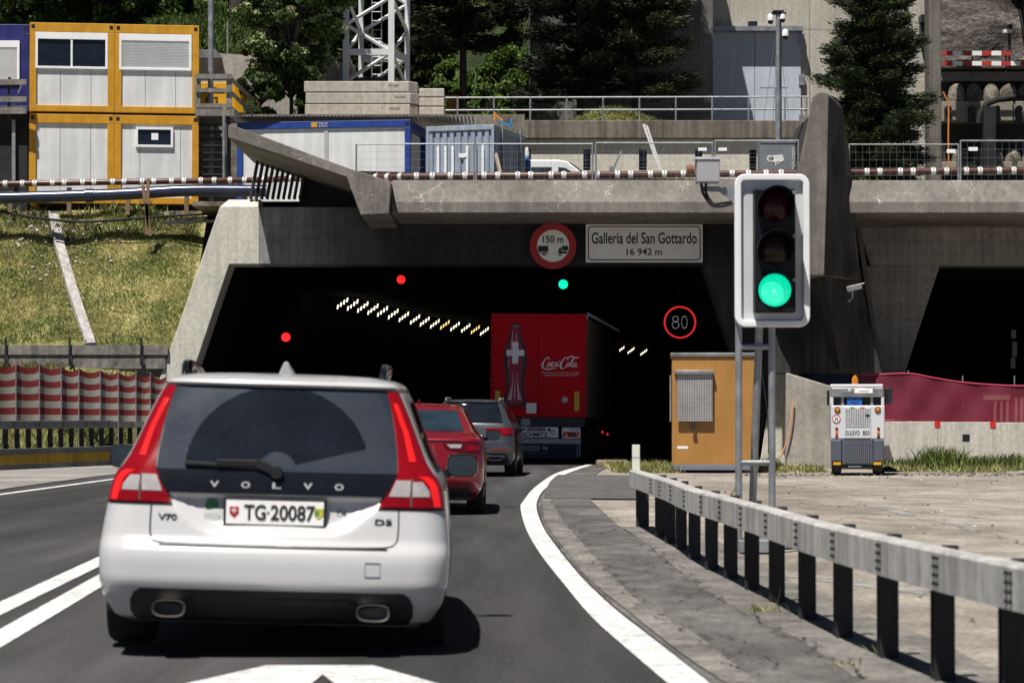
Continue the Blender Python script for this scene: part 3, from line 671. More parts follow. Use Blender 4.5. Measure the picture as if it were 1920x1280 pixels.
def window(t, x0, x1, z0, z1, y=.06, shutter=False, split=True, box=.13, name="window"):
    m = MB(); f = .07
    m.box(x0, x1, y - .07, y + .01, z1 - box - f, z1); m.box(x0, x1, y - .07, y + .01, z0, z0 + f); m.box(x0, x0 + f, y - .07, y + .01, z0 + f, z1 - box - f); m.box(x1 - f, x1, y - .07, y + .01, z0 + f, z1 - box - f)
    if split: m.box((x0 + x1) / 2 - .03, (x0 + x1) / 2 + .03, y - .06, y + .01, z0 + f, z1 - box - f)
    o = m.build(name, M_FRAMEW, t, bevel=.006)
    if shutter:
        m = MB(); n = 18; zz = [z0 + f + (z1 - box - 2 * f - z0) * k / n for k in range(n + 1)]
        for a, b in zip(zz, zz[1:]): m.hexa([(x0 + f, y - .035, a), (x1 - f, y - .035, a), (x1 - f, y, a), (x0 + f, y, a), (x0 + f, y - .05, b - .006), (x1 - f, y - .05, b - .006), (x1 - f, y, b - .006), (x0 + f, y, b - .006)])
        m.build("roller_shutter", M_SHUT, o)
    else:
        m = MB(); m.box(x0 + f, x1 - f, y - .02, y - .008, z0 + f, z1 - box - f); m.build("pane", M_GLASS, o)
    return o
YC = 73.4; gpo = "yellow site offices"
xa, xb = X(52, YC), X(210, YC); zt = Z(42, YC); z1 = zt - 2.62; z2 = z1 - .07 - 2.62
t = office("site_office", "upper yellow office container with an open dark window", (xa, YC, z1), .125, group=gpo); window(t, .17, 2.27, 1.27, 2.34)
t = office("site_office", "upper yellow office container with closed white roller shutter", (xa + 2.455, YC + .308, z1 - .004), .125, group=gpo); window(t, .13, 2.25, 1.27, 2.34, shutter=True, split=False)
t = office("site_office", "lower yellow office container with blank grey wall", (xa, YC, z2), .125, group=gpo)
t = office("site_office", "lower yellow office container with one small window", (xa + 2.455, YC + .308, z2 - .004), .125, group=gpo, joints=(.3, .78)); window(t, .62, 1.72, 1.68, 2.27, split=False, box=.0)
m = MB(); m.box(1.08, 1.28, .028, .036, 1.9, 2.1); m.build("notice", M_FRAMEW, t)
t = office("site_office", "navy blue office container with a white shutter next to the yellow ones", (X(-105, 74.5), 74.5, Z(210, 74.5)), 0, paint=M_NAVY, corners=.18)
m = MB(); m.box(.1, 2.37, -.002, .05, .2, 2.4); m.build("front_panel", M_NAVY, t); window(t, .3, 2.2, .85, 2.12, y=.0, shutter=True, split=False)
m = MB(); m.box(X(-140, 75), X(50, 75), 74.9, 80, 7.05, Z(214, 75)); solo(m, "scaffold_base", plain("dark_sheeting", (.012, .012, .014), .8), "dark sheeted platform base under the navy container", "platform")
# timber railing in front of the navy container
t = thing("timber_railing", "weathered timber railing in front of the navy container", "railing", (X(20, 73), 73.0, Z(215, 73)))
for py in (155, 187, 208):
    m = MB(); m.bar(P(-80, py, 73), P(50, py - 1, 73), .07, .16 if py != 208 else .2); m.build("rail", M_WOOD, t, world=True)
for px in (18, -60):
    m = MB(); m.bar(P(px, 145, 73.1), P(px - 2, 225, 73.1), .07, .07); m.build("post", M_DARKMET, t, world=True)
m = MB(); m.bar(P(40, 160, 73.2), P(20, 208, 73.2), .03, .03); m.bar(P(26, 225, 74.8), P(26, 345, 74.8), .1, .1); m.build("strut", M_GALV, t, world=True)
# stair tower beside the offices
t = thing("stair_tower", "open timber stair tower with a railed landing beside the yellow offices", "stairs", (X(400, 74), 74, 7.05))
m = MB(); m.box(X(366, 74), X(438, 74), 73.9, 75.8, Z(218, 74), Z(205, 74)); m.build("landing", M_WOOD, t, world=True)
for py, hh in ((144, .14), (170, .12), (199, .12)):
    m = MB(); m.box(X(366, 74), X(433, 74), 73.92, 73.98, Z(py, 74) - hh / 2, Z(py, 74) + hh / 2); m.build("rail", M_WOOD, t, world=True)
    m = MB(); m.bar((X(431, 74), 74.0, Z(py, 74) - .06), (X(472, 78.6), 78.6, Z(py, 74) - .1), .05, .13); m.build("side_rail", M_WOOD, t, world=True)
for px in (369, 428):
    m = MB(); m.bar((X(px, 74.05), 74.05, Z(215, 74)), (X(px, 74.05), 74.05, Z(142, 74)), .16, .12); m.build("post", M_WOOD, t, world=True)
for k in range(9):
    py = 234 + k * 13.4; m = MB(); m.box(X(371, 74.4), X(416, 74.4), 74.2 + .0 * k, 74.55, Z(py, 74.4) - .03, Z(py, 74.4) + .03); m.build("tread", M_DARKMET, t, world=True)
for px in (369, 429):
    m = MB(); m.bar(P(px, 216, 74.3), P(px, 345, 74.3), .1, .3); m.build("stringer", M_DARKMET, t, world=True)
m = MB(); m.cyl(P(420, 216, 73.9), P(420, 335, 73.9), .05, 10); m.build("prop", M_GALV, t, world=True)
m = MB(); m.cyl((X(393, 76), 76, 7.0), (X(393, 76), 76, 15.5), .085, 12); solo(m, "light_pole", M_GALV, "tall grey pole rising behind the stair tower", "pole")
# yellow skip machine behind the landing
t = thing("site_machine", "yellow site hopper with a black logo behind the stair landing", "machine", (X(415, 80.4), 80.4, 11.0))
m = MB(); m.box(-.85, .42, 0, 1.9, 0, .98); m.prism([(.42, 0, 0), (1.05, .3, 0), (1.05, .3, .6), (.42, 0, .98)], (0, 1.6, 0)); m.box(-.6, -.4, .2, 1.6, -.2, 0); m.box(.2, .4, .2, 1.6, -.2, 0); m.build("hopper", plain("machine_yellow", (.72, .36, .01), .45, var=.08), t, bevel=.02)
m = MB(); m.prism([(-.75 + .42 * (1 - math.cos(math.pi * k / 10)), -.006, .62 + .2 * math.sin(math.pi * k / 10)) for k in range(11)], (0, .004, 0)); m.prism([(-.75 + .42 * (1 - math.cos(math.pi * k / 10)), -.006, .2 - .1 * math.sin(math.pi * k / 10)) for k in range(11)], (0, .004, 0)); m.build("logo", M_LETTER, t)
text(t, "MTS", .4, .2, (-.33, -.006, .41), M_LETTER, font_bold=.04)
# crane mast
M_CRANE = plain("crane_white", (0.68, 0.69, 0.70), .45, var=.06, grime=.12)
t = thing("tower_crane", "white lattice crane mast standing behind the ballast blocks", "crane", (X(700, 83), 83, 10.85))
cA, cB, cC, cD = Vector((X(647.5, 82.6), 82.6, 0)), Vector((X(733, 82.6), 82.6, 0)), Vector((X(763, 84.2), 84.2, 0)), Vector((X(676, 84.2), 84.2, 0))
zb, ztop = 10.85, 20.0
U = Vector((0, 0, 1))
for c in (cA, cB, cC, cD):
    m = MB(); m.bar(c + U * zb, c + U * ztop, .2 if c.y < 83 else .17); m.build("chord", M_CRANE, t, world=True)
lv = [Z(153, 82.6), Z(98, 82.6), Z(46, 82.6), Z(-6, 82.6), Z(-60, 82.6), Z(-114, 82.6)]
for k, (a, b) in enumerate(zip(lv, lv[1:])):
    for i, (p, q) in enumerate(((cA, cB), (cB, cC), (cD, cC), (cA, cD))):
        if (k + i) % 2: p, q = q, p
        m = MB(); m.tube([p + U * a, q + U * b], .062, 8); m.build("brace", M_CRANE, t, world=True)
        if k == 0 and i < 3:
            m = MB(); m.bar(p + U * b, q + U * b, .14, .2); m.build("cross_beam", M_CRANE, t, world=True)
m = MB()
for s in (-.16, .16): m.tube([Vector((X(705, 83.4) + s, 83.5, zb)), Vector((X(705, 83.4) + s, 83.5, ztop))], .022, 6)
for k in range(30): m.tube([Vector((X(705, 83.4) - .16, 83.5, zb + .3 * k)), Vector((X(705, 83.4) + .16, 83.5, zb + .3 * k))], .014, 5)
m.build("ladder", M_GALV, t, world=True)
m = MB(); m.box(cA.x + .2, cB.x + .1, 82.9, 83.9, zb, Z(143, 82.6)); m.build("base_frame", M_DARKMET, t, world=True)
# ballast blocks
M_BLOCK = concrete("ballast_concrete", (0.56, 0.52, 0.455), .85, .25)
YB = 80.0; zb0 = Z(217, YB); hb = (Z(152, YB) - zb0) / 3
for k, (o, wd) in enumerate(((0, "lowest"), (.02, "middle"), (-.03, "topmost"))):
    t = thing("ballast_block", f"long beige concrete ballast block, {wd} of the big crane stack", "concrete block", (X(677, YB) + o, YB + .6, zb0 + k * hb), group="crane ballast blocks")
    w = X(784, YB) - X(571, YB); m = MB(); m.prism([(-w / 2, -.6, .012), (w / 2 - .28, -.6, .012), (w / 2, -.3, .012), (w / 2, .6, .012), (-w / 2, .6, .012)], (0, 0, hb - .02)); m.build("block", M_BLOCK, t, bevel=.025)
    text(t, "PG-6000", .34, .08, (w / 2 - (.75 if k != 1 else .6), -.603, hb * .62), plain("cast_lettering", (.2, .18, .16), .9), font_bold=.03)
for k in range(3):
    m = MB(); a = P(786, 217 - 17.3 * k, 80.3); b = P(833, 217 - 17.3 * (k + 1) + .8, 80.3); m.box(a.x, b.x, 80.3, 81.5, a.z, b.z)
    solo(m, "ballast_block", M_BLOCK, f"short chipped concrete block, {('lowest', 'middle', 'topmost')[k]} of the small stack beside the long ones", "concrete block", "short ballast blocks", bevel=.035)
# supporting pad and corrugated sheet over the blue-edged container
m = MB(); m.box(X(560, YB), X(850, YB), YB - .35, YB + 2.0, 10.4, zb0 - .0); solo(m, "foundation_pad", M_TIMBER, "timber bearing pad beneath the crane ballast", "pad")
m = MB()
xs = fr(X(442, 73), X(893, 73), 130)
m.grid([[Vector((x, y, 9.78 + .02 * math.cos(k * math.pi) + .002 * (y - 71))) for k, x in enumerate(xs)] for y in (71.2, 75.5)])
o = solo(m, "corrugated_sheet", M_STEEL, "thin corrugated metal sheet laid over the blue-edged container roof", "roof sheet"); sd = o.modifiers.new("thick", 'SOLIDIFY'); sd.thickness = .012
m = MB(); m.box(X(815, 73), X(872, 73), 72.9, 73.3, 9.36, 9.7); solo(m, "timber_baulk", M_TIMBER, "brown timber baulk under the end of the corrugated sheet", "timber")
# blue-edged white container
rz = -.15; w = 5.05; px0 = Vector((X(769, 70.7), 70.7, 7.03)) - Vector((math.cos(rz), math.sin(rz), 0)) * w
t = office("storage_container", "long white container with blue frame behind the portal wing", px0, rz, w=w, h=2.6, d=2.45, paint=M_BLUE, joints=(), corners=.17, tb=.20)
m = MB(); m.box(2.55, 2.66, .035, .06, .2, 2.33); m.build("cover_strip", plain("strip_grey", (.42, .42, .41), .6), t)
m = MB(); m.box(2.18, 2.36, -.006, 0, 2.43, 2.57); m.build("logo", M_YEL, t); text(t, "Menzi", .24, .06, (2.53, -.006, 2.535), M_WLETTER); text(t, "& More", .24, .055, (2.53, -.006, 2.455), M_WLETTER)
# blue-grey ribbed steel container
M_SC = plain("steel_container_blue", (0.34, 0.41, 0.49), .5, .1, var=.12, grime=.2)
rz = -.30; w, d, h = 1.95, 2.95, 2.2
t = thing("storage_container", "small blue-grey ribbed steel container beside the white van", "container", (X(799, 69), 69.0, 7.03), rz)
m = MB()
def ribs(a, b, n, y0):
    prof = []
    for k in range(n):
        x = a + (b - a) * k / n; s = (b - a) / n
        prof += [(x, 0), (x + s * .55, 0), (x + s * .65, .05), (x + s * .9, .05)]
    return prof + [(b, 0)]
pr = ribs(.06, w - .06, 9, 0); m.grid([[(x, y + .02, z) for x, y in pr] for z in (.08, h - .14)])
pr = ribs(.06, d - .06, 12, 0); m.grid([[(w - .02 - y, x, z) for x, y in pr] for z in (.08, h - .14)]); m.grid([[(.02 + y, x, z) for x, y in pr] for z in (.08, h - .14)])
m.box(0.03, w - .03, d - .06, d - .02, .08, h - .1); m.build("wall", M_SC, t)
m = MB(); m.box(-.01, w + .01, -.01, .09, h - .14, h); m.box(-.01, w + .01, -.01, .09, 0, .1); m.box(-.01, .07, -.008, .08, .1, h - .14); m.box(w - .07, w + .01, -.008, .08, .1, h - .14)
m.box(w - .09, w + .01, .09, d, h - .14, h - .002); m.box(w - .09, w + .01, .09, d, 0, .1); m.box(w - .07, w + .008, d - .08, d, .1, h - .14); m.box(-.01, .09, .09, d, h - .14, h - .002); m.box(.02, w - .02, .05, d - .02, h - .05, h - .01)
m.build("steel_frame", M_SC, t, bevel=.01)
m = MB()
for x in (.33, .55, .76, 1.18, 1.42, 1.63): m.box(x - .035, x + .035, .012, .018, .08, h - .55)
m.build("perforated_strip", M_FRAMEW, t)
m = MB(); m.box(.94, 1.18, .0, .012, 1.32, 1.43); m.build("label", M_FRAMEW, t)
for y in (.7, 2.4): m = MB(); m.bar((w + .03, y, .05), (w + .03, y, h + .1), .05); m.build("clamp_post", M_GALV, t)
m = MB(); m.bar((w + .5, -.3, .0), (w + .04, .05, 1.4), .05, .09); m.bar((w + .75, .2, 0), (w + .35, .7, .9), .16, .03)
solo_loc = None
t2 = thing("leaning_planks", "leaning board and bar against the ribbed container", "boards", (X(940, 69), 69.0, 7.03), rz)
MAT[t2] = MAT[t]; t2.location = t.location; m.build("board", plain("pale_board", (.5, .42, .33), .8), t2)
t = thing("gas_cylinder", "blue gas cylinder with white top behind the ribbed container", "gas cylinder", (X(988, 71.6), 71.6, 7.03))
m = MB(); m.lathe([(.11, 0), (.11, 1.5), (.07, 1.65), (.05, 1.68)], (0, 0, 0), n=16); m.build("body", plain("cylinder_blue", (.03, .1, .3), .4), t, smooth=40)
m = MB(); m.lathe([(.07, 1.65), (.075, 1.72), (.04, 1.9), (.0, 1.92)], (0, 0, 0), n=16); m.build("cap", M_WHITE, t, smooth=40)
# pieces of tool on the ribbed container's roof
m = MB(); m.bar(P(926, 226, 70.5), P(928, 211, 70.5), .06); m.bar(P(928, 215, 70.5), P(943, 226, 70.5), .05); solo(m, "tool_rack", plain("tool_orange", (.6, .22, .03), .5), "orange tool frame lying on top of the ribbed container", "tool")
m = MB(); m.bar(P(938, 228, 70.9), P(958, 236, 70.9), .07); m.bar(P(957, 240, 70.9), P(959, 222, 70.9), .05); solo(m, "tool_rack", plain("tool_blue", (.03, .2, .4), .5), "blue tool frame at the back edge of the ribbed container roof", "tool")

# upper retaining wall with windows, parapet and railing
M_WALLW = concrete("pale_wall", (0.66, 0.63, 0.54), .85, .15, bump=.1)
M_PARA = concrete("stained_parapet", (0.23, 0.20, 0.165), .6, .75)
t = thing("retaining_wall", "pale retaining wall with barred slits under a stained brown parapet", "wall", (X(1240, 84.6), 84.6, 7.02))
xw0, xw1 = X(845, 84.6), X(1530, 84.6); wins = [(990, 12), (1101, 14), (1206, 15), (1311, 14), (1413, 14)]
zz0, zz1 = 7.02, Z(264, 84.6); wz0, wz1 = Z(322, 84.6), Z(282, 84.6)
edges = [xw0]
m = MB()
prev = xw0
for px, ww in wins:
    a, b = X(px - ww / 2, 84.17), X(px + ww / 2, 84.17); m.box(prev, a, 84.17, 85.1, zz0, zz1); m.box(a, b, 84.17, 85.1, zz0, wz0); m.box(a, b, 84.17, 85.1, wz1, zz1); prev = b
m.box(prev, xw1, 84.17, 85.1, zz0, zz1); m.build("wall_face", M_WALLW, t, world=True)
m = MB(); m.box(X(840, 84), X(1535, 84), 83.95, 85.1, zz1, Z(226, 84)); m.build("parapet", M_PARA, t, world=True, bevel=.03)
for px, ww in wins:
    a, b = X(px - ww / 2, 84.5), X(px + ww / 2, 84.5); m = MB(); m.box(a, b, 84.5, 84.55, wz0, wz1); o = m.build("window", M_GLASS, t, world=True)
    m = MB()
    for k in range(1, 6): zk = wz0 + (wz1 - wz0) * k / 6; m.box(a, b, 84.43, 84.45, zk - .012, zk + .012)
    m.build("bar", M_GALV, o, world=True)
t = thing("railing", "long grey two-rail pipe railing along the upper wall", "railing", (X(1180, 84.3), 84.3, Z(226, 84.3)))
xs0, xs1 = 818, 1516
for py in (182.5, 206):
    m = MB(); m.cyl(P(xs0, py + 1, 84.3), P(xs1, py - 1, 84.3), .03, 8); m.build("rail", M_GALV, t, world=True)
for k in range(11):
    px = 858 + k * 68.2 if k < 10 else 1512
    m = MB(); m.cyl(P(px, 226, 84.3), P(px, 182, 84.3), .032, 8); m.build("post", M_GALV, t, world=True)
# far mesh of thin rails by the trees
t = thing("wire_fence", "thin grey wire fence in front of the bright bushes", "fence", P(950, 215, 92))
for px in (912, 920, 962):
    m = MB(); m.cyl(P(px, 212, 92), P(px, 166, 92), .025, 6); m.build("post", M_GALV, t, world=True)
m = MB(); m.cyl(P(905, 167, 92), P(1000, 167, 92), .02, 6); m.cyl(P(905, 200, 92), P(1000, 200, 92), .02, 6); m.build("rail", M_GALV, t, world=True)
m = MB(); m.box(P(842, 0, 91).x, P(862, 0, 91).x, 91, 91.6, P(0, 212, 91).z, P(0, 178, 91).z); m.box(P(848, 0, 91).x, P(852, 0, 91).x, 90.95, 91.65, P(0, 206, 91).z, P(0, 184, 91).z); solo(m, "road_barrier", plain("barrier_orange", (.6, .25, .02), .6), "orange panel standing by the dark tree trunk", "barrier")
# dam-like building
M_FAC = concrete("facade_concrete", (0.60, 0.565, 0.49), .82, .25, panel=(3.2, 1.9))
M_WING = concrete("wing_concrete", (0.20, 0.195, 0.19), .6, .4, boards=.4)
M_DOOR = plain("door_grey", (0.52, 0.56, 0.64), .5, .05, var=.06, scale=1.0, grime=.12)
t = thing("ventilation_building", "tall concrete ventilation building with a great grey gate", "building", (X(1520, 100), 100, 11))
m = MB(); m.box(X(1326, 100), X(1752, 100), 100.0, 112, 10.6, 30); m.build("facade", M_FAC, t, world=True)
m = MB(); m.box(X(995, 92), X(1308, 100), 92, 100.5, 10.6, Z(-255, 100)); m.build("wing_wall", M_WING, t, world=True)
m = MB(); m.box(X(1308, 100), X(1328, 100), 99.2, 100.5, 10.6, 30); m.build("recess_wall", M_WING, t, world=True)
dx0, dx1, dz0, dz1 = X(1330, 99.9), X(1503, 99.9), 10.7, Z(62, 99.9)
m = MB(); m.box(dx0, (dx0 + dx1) / 2 - .01, 99.86, 99.99, dz0, dz1); m.box((dx0 + dx1) / 2 + .01, dx1, 99.86, 99.99, dz0, dz1); m.build("gate", M_DOOR, t, world=True)
m = MB(); m.box(X(1320, 99.6), X(1507, 99.6), 99.3, 99.99, dz1, dz1 + .18); m.build("gate_canopy", M_GALV, t, world=True)
m = MB()
for pz in (64, 140, 215):
    m.box(dx1 - .08, dx1 + .16, 99.8, 99.98, Z(pz + 20, 99.9), Z(pz, 99.9))
m.build("hinge", M_GALV, t, world=True)
m = MB(); m.box(X(1404, 99.8), X(1420, 99.8), 99.4, 99.9, Z(58, 99.8) + .1, Z(43, 99.8)); m.build("floodlight", M_BLACK, t, world=True)
m = MB(); m.box(X(1726, 99.8), X(1742, 99.8), 99.2, 99.9, Z(45, 99.8), Z(32, 99.8)); m.box(X(1727, 99.8), X(1737, 99.8), 99.5, 99.9, Z(72, 99.8), Z(48, 99.8)); m.build("floodlight", M_BLACK, t, world=True)
m = MB(); m.box(X(1745, 90), X(1767.5, 90), 90, 91, 6.9, 26); solo(m, "concrete_column", concrete("dull_column", (.19, .175, .15), .7, .5), "tall square concrete column left of the pile wall", "column", bevel=.02)  # low tone puts the shade on the column into its colour
# bored-pile wall and rock face
M_ROCK = ground_mat("shotcrete_rock", [(0.045, 0.038, 0.033), (0.10, 0.088, 0.076), (0.19, 0.172, 0.152)], 0.9, 5, .9, dist=.2, stretch=(.5, 1, 1.6))
xl, xr_ = X(1768, 98), X(2700, 98)
xs = fr(xl, xr_ , 40); zs = [12.5 + .5 * k for k in range(40)]
m = MB(); m.grid([[Vector((x, 98 + (z - 12) * .25 + .35 * math.sin(x * 1.3 + z * .9) * math.sin(z * 1.7 - x * .6) + random.uniform(-.09, .09), z)) for x in xs] for z in zs])
solo(m, "rock_face", M_ROCK, "rough sprayed rock face above the pile wall", "rock face", smooth=70, fix=False)
t = thing("pile_wall", "anchored pile wall with rounded pile heads and concrete walings", "retaining wall", (X(1850, 95), 95, 7.02))
M_PILE = ground_mat("pile_concrete", [(0.10, 0.09, 0.075), (0.20, 0.18, 0.15), (0.30, 0.27, 0.22)], 2.0, 9, .9, dist=.08)
Yp = 94.0
m = MB(); m.box(X(1768, Yp), X(2600, Yp), Yp + .9, Yp + 1.4, 6.9, Z(127, Yp + .9)); m.build("back_wall", plain("dark_lagging", (.03, .027, .024), .9), t, world=True)
for (a, b, c, d_, mt) in ((128, 112, 0.2, 1.4, M_PILE), (152, 134, .5, 1.3, plain("waling_steel", (.13, .12, .115), .7)), (228, 190, .1, 1.2, concrete("waling_concrete", (.36, .33, .27), .7, .4)), (323, 303, .2, 1.2, MATS["waling_concrete"] if "waling_concrete" in MATS else M_PILE)):
    m = MB(); m.box(X(1768, Yp + c), X(2600, Yp + c), Yp + c, Yp + d_, Z(a, Yp + c), Z(b, Yp + c)); m.build("waling", mt, t, world=True, bevel=.02)
for row, (pt, pbm) in enumerate(((158, 192), (278, 306))):
    for k in range(14):
        px = 1793 + k * 32.5 + (8 if row else 0); r = .33; c = P(px, pbm, Yp + .5)
        hgt = Z(pt, Yp + .5) - c.z; m = MB()
        prof = [(r, -.4), (r, hgt * .35), (r * .93, hgt * .6), (r * .7, hgt * .85), (r * .3, hgt), (.001, hgt * 1.02)]
        m.lathe(prof, c, n=14, close=False); m.v = [(v[0] + random.uniform(-.025, .025), v[1] + random.uniform(-.025, .025), v[2] + random.uniform(-.02, .02)) for v in m.v]
        m.build("pile_head", M_PILE, t, world=True, smooth=50)
for px in (1777, 1822, 1868, 1910):
    c = P(px, 205, Yp); m = MB(); m.cyl(c + Vector((0, -.15, .0)), c + Vector((0, .12, 0)), .13, 12); m.box(c.x - .12, c.x + .12, Yp - .05, Yp + .1, c.z - .5, c.z - .05); m.build("anchor_head", M_DARKMET, t, world=True)
m = MB(); m.tube([P(1835, 232, Yp - .4), P(1838, 212, Yp - .4), P(1850, 195, Yp - .4), P(1870, 187, Yp - .4), P(1900, 184, Yp - .4), P(1990, 184, Yp - .4)], .12, 10); solo(m, "black_hose", M_RUBBER, "thick black hose arching over the pile wall", "hose", smooth=60)
m = MB(); m.bar(P(1855, 200, Yp - .6), P(1853, 330, Yp - .6), .45, .3); solo(m, "steel_column", M_DARKMET, "dark steel column in front of the pile wall", "column")
m = MB(); m.tube([P(1768, 172, 89.8), P(1779, 195, 89.8), P(1778, 260, 89.8), P(1779, 322, 89.8)], .03, 6); solo(m, "orange_cable", plain("cable_orange", (.7, .22, .03), .5), "orange cable hanging down beside the concrete column", "cable")
# red and white barrier boards
M_BRED = plain("barrier_red", (0.40, 0.03, 0.025), .5, var=.1); M_BWH = plain("barrier_white", (0.78, 0.77, 0.75), .5, var=.05)
for nm, (a, b, py0) in (("upper of the two", (1768, 1900, 100.5)), ):
    pass
def barrier_board(px0, px1, py, lab, red_first=True):
    m = MB(); m.mi = 0; n = int((px1 - px0) / 18.2)
    for k in range(n):
        m.mi = 0 if (k % 2 == 0) == red_first else 1; a = P(px0 + k * 18.2, py, 93.2); b = P(px0 + (k + 1) * 18.2, py - .2, 93.2); m.box(a.x, b.x, 93.2, 93.24, a.z - .085, a.z + .085)
    return solo(m, "barrier_board", [M_BRED, M_BWH], lab, "barrier board", "red and white boards on the pile wall")
barrier_board(1768, 1906, 100, "upper red and white board above the pile wall, the shorter one")
barrier_board(1768, 2300, 119, "lower red and white board above the pile wall, running out of view")
for px in (1823, 1886, 1950, 2010):
    m = MB(); m.cyl(P(px, 146, 93.3), P(px, 96, 93.3), .03, 6); solo(m, "barrier_post", M_DARKMET, "thin dark post carrying the red and white boards", "post", "posts of the red and white boards")
t = thing("site_camera_post", "dark post with a small white box above the rock ledge", "post", P(1892, 125, 93.6))
m = MB(); m.cyl(P(1892, 125, 93.6), P(1893, 52, 93.6), .06, 8); m.build("pole", M_DARKMET, t, world=True); m = MB(); m.box(X(1885, 93.5), X(1899, 93.5), 93.4, 93.7, Z(62, 93.5), Z(56, 93.5)); m.build("box", M_WHITE, t, world=True)
m = MB(); m.ball(P(1893, 52, 93.6), .13, 10); m.build("lamp", M_BLACK, t, world=True)
# left retaining wall behind the stair tower and the steel sheets lying on it
m = MB(); m.add([P(355, 96, 83.9), P(660, 118, 83.9), P(660, 240, 83.9), P(355, 240, 83.9)] + [p + Vector((0, .5, 0)) for p in (P(355, 96, 83.9), P(660, 118, 83.9), P(660, 240, 83.9), P(355, 240, 83.9))], [(0, 3, 2, 1), (4, 5, 6, 7), (0, 1, 5, 4), (1, 2, 6, 5), (2, 3, 7, 6), (3, 0, 4, 7)])
solo(m, "retaining_wall", concrete("rough_wall", (.42, .40, .36), .75, .3), "pale rough wall behind the leafy tree and stair tower", "wall")
for k in range(5):
    m = MB(); m.box(X(340, 83.6), X(412 - k * 2, 83.6), 83.6, 84.6, Z(108, 83.6) + .055 * k, Z(108, 83.6) + .055 * k + .035); solo(m, "steel_sheet", M_GALV, "grey steel sheet in the flat pile on the rough wall", "steel sheet", "steel sheets piled on the rough wall")
m = MB(); m.cyl(P(427, 112, 84.3), P(427, 40, 84.3), .035, 8); solo(m, "fence_pole", M_GALV, "slim pale fence post above the rough wall", "post")

# ------------------------------------------------------------------ camera mast on the terrace
t = thing("camera_mast", "tall grey mast with white dome cameras and a cabinet showing a camera symbol", "camera mast", (X(1457, 64.5), 64.5, 7.02))
m = MB(); m.box(-.45, .46, -.3, .4, 0, Z(262, 64.2) - 7.02); m.build("cabinet", plain("cabinet_grey", (.20, .22, .24), .5, .2, var=.1), t, bevel=.01)
m = MB(); m.box(-.45, .46, -.32, -.3, Z(268, 64.2) - 7.02, Z(262, 64.2) - 7.02); m.build("cabinet_lid", M_GALV, t)
hm = Z(22, 64.5) - 7.02; m = MB(); m.cyl((.05, 0, .5), (.05, 0, 2.7), .075, 14); m.cyl((.05, 0, 2.7), (.05, 0, hm), .055, 14)
m.build("mast", M_GALV, t, smooth=40)
m = MB(); m.cyl((.115, -.01, 1.3), (.115, -.01, hm - .1), .025, 8); m.build("cable", M_RUBBER, t)
m = MB(); m.box(-.12, .26, -.06, .06, hm - .08, hm - .03); m.box(-.08, .2, -.1, .1, hm - .02, hm + .02); m.build("head_frame", M_DARKMET, t)
for dx, dz in ((-.14, hm - .22), (.17, hm - .18), (.24, hm - .62)):
    m = MB(); m.lathe([(.05, .16), (.085, .1), (.085, -.02)], (dx, 0, dz), n=14); o = m.build("dome_camera", M_WHITE, t, smooth=40); m = MB(); m.lathe([(.078, -.02), (.06, -.09), (.001, -.115)], (dx, 0, dz), n=14, close=False); m.build("dome", M_BLACK, o, smooth=60)
m = MB(); m.bar((-.42, 0, 1.45 + 1.25), (.3, 0, 1.45 + 1.25), .03); m.build("guy_bar", M_GALV, t)
m = MB()
for a, b in (((-.42, 0, 1.2), (-.04, 0, 3.9)), ((-.1, .1, 1.2), (.0, 0, 3.6)), ((.42, 0, 1.2), (.1, 0, 3.8))): m.tube([a, b], .006, 4)
m.build("guy_wire", M_GALV, t)
m = MB(); zc = .82
m.lathe([(.085, 0), (.085, .006)], (-.19, -.31, zc + .02), (0, 1, 0), 20); m.prism([(-.14, -.31, zc + .1), (.12, -.31, zc + .12), (.17, -.31, zc - .02), (.1, -.31, zc - .07), (-.14, -.31, zc - .07)], (0, .006, 0)); m.box(-.06, -.04, -.31, -.304, zc - .16, zc - .07); m.box(-.04, .06, -.31, -.304, zc - .12, zc - .1); m.build("camera_symbol", M_WLETTER, t)
m = MB(); m.lathe([(.05, 0), (.05, .003)], (-.19, -.314, zc + .02), (0, 1, 0), 20); m.build("symbol_lens", MATS["cabinet_grey"], t)
text(t, "bauwatch.com", 1.0, .1, (.39, -.306, .62), M_WLETTER, rot=(math.pi / 2, -math.pi / 2, 0))
# ------------------------------------------------------------------ mesh site fences along the canopy
def mesh_fence(pxa, pxb, Y, lab, pt=270, pbm=336):
    a0, a1, b0, b1 = P(pxa, pbm, Y), P(pxa, pt, Y), P(pxb, pbm, Y), P(pxb, pt, Y); a0.z = b0.z = 7.03
    t = thing("mesh_fence", lab, "fence", (a0 + b0) / 2, group="mesh fences on the canopy")
    m = MB(); m.cyl(a0, a1, .024, 8); m.cyl(b0, b1, .024, 8); m.cyl(a1, b1, .02, 8); m.cyl(a0 + Vector((0, 0, .06)), b0 + Vector((0, 0, .06)), .018, 6); m.build("frame", M_GALV, t, world=True)
    m = MB(); n = int((b0.x - a0.x) / .17)
    for k in range(1, n): q = a0.lerp(b0, k / n); m.bar(q + Vector((0, 0, .06)), (q.x, q.y, a1.z), .0035)
    for k in range(1, 5): z = 7.09 + (a1.z - 7.09) * k / 5; m.bar((a0.x, Y, z), (b0.x, Y, z), .004)
    m.build("wire_mesh", M_GALV, t, world=True)
    m = MB(); m.box(a0.x - .12, a0.x + .12, Y - .08, Y + .08, 7.02, 7.1); m.build("foot", M_BLOCK, t, world=True)
    return t
mesh_fence(668, 889, 62.75, "mesh fence in front of the white and ribbed containers")
mesh_fence(893, 1111, 62.75, "mesh fence in front of the white van")
mesh_fence(1117, 1336, 62.75, "mesh fence in front of the leaning ladder", 268)
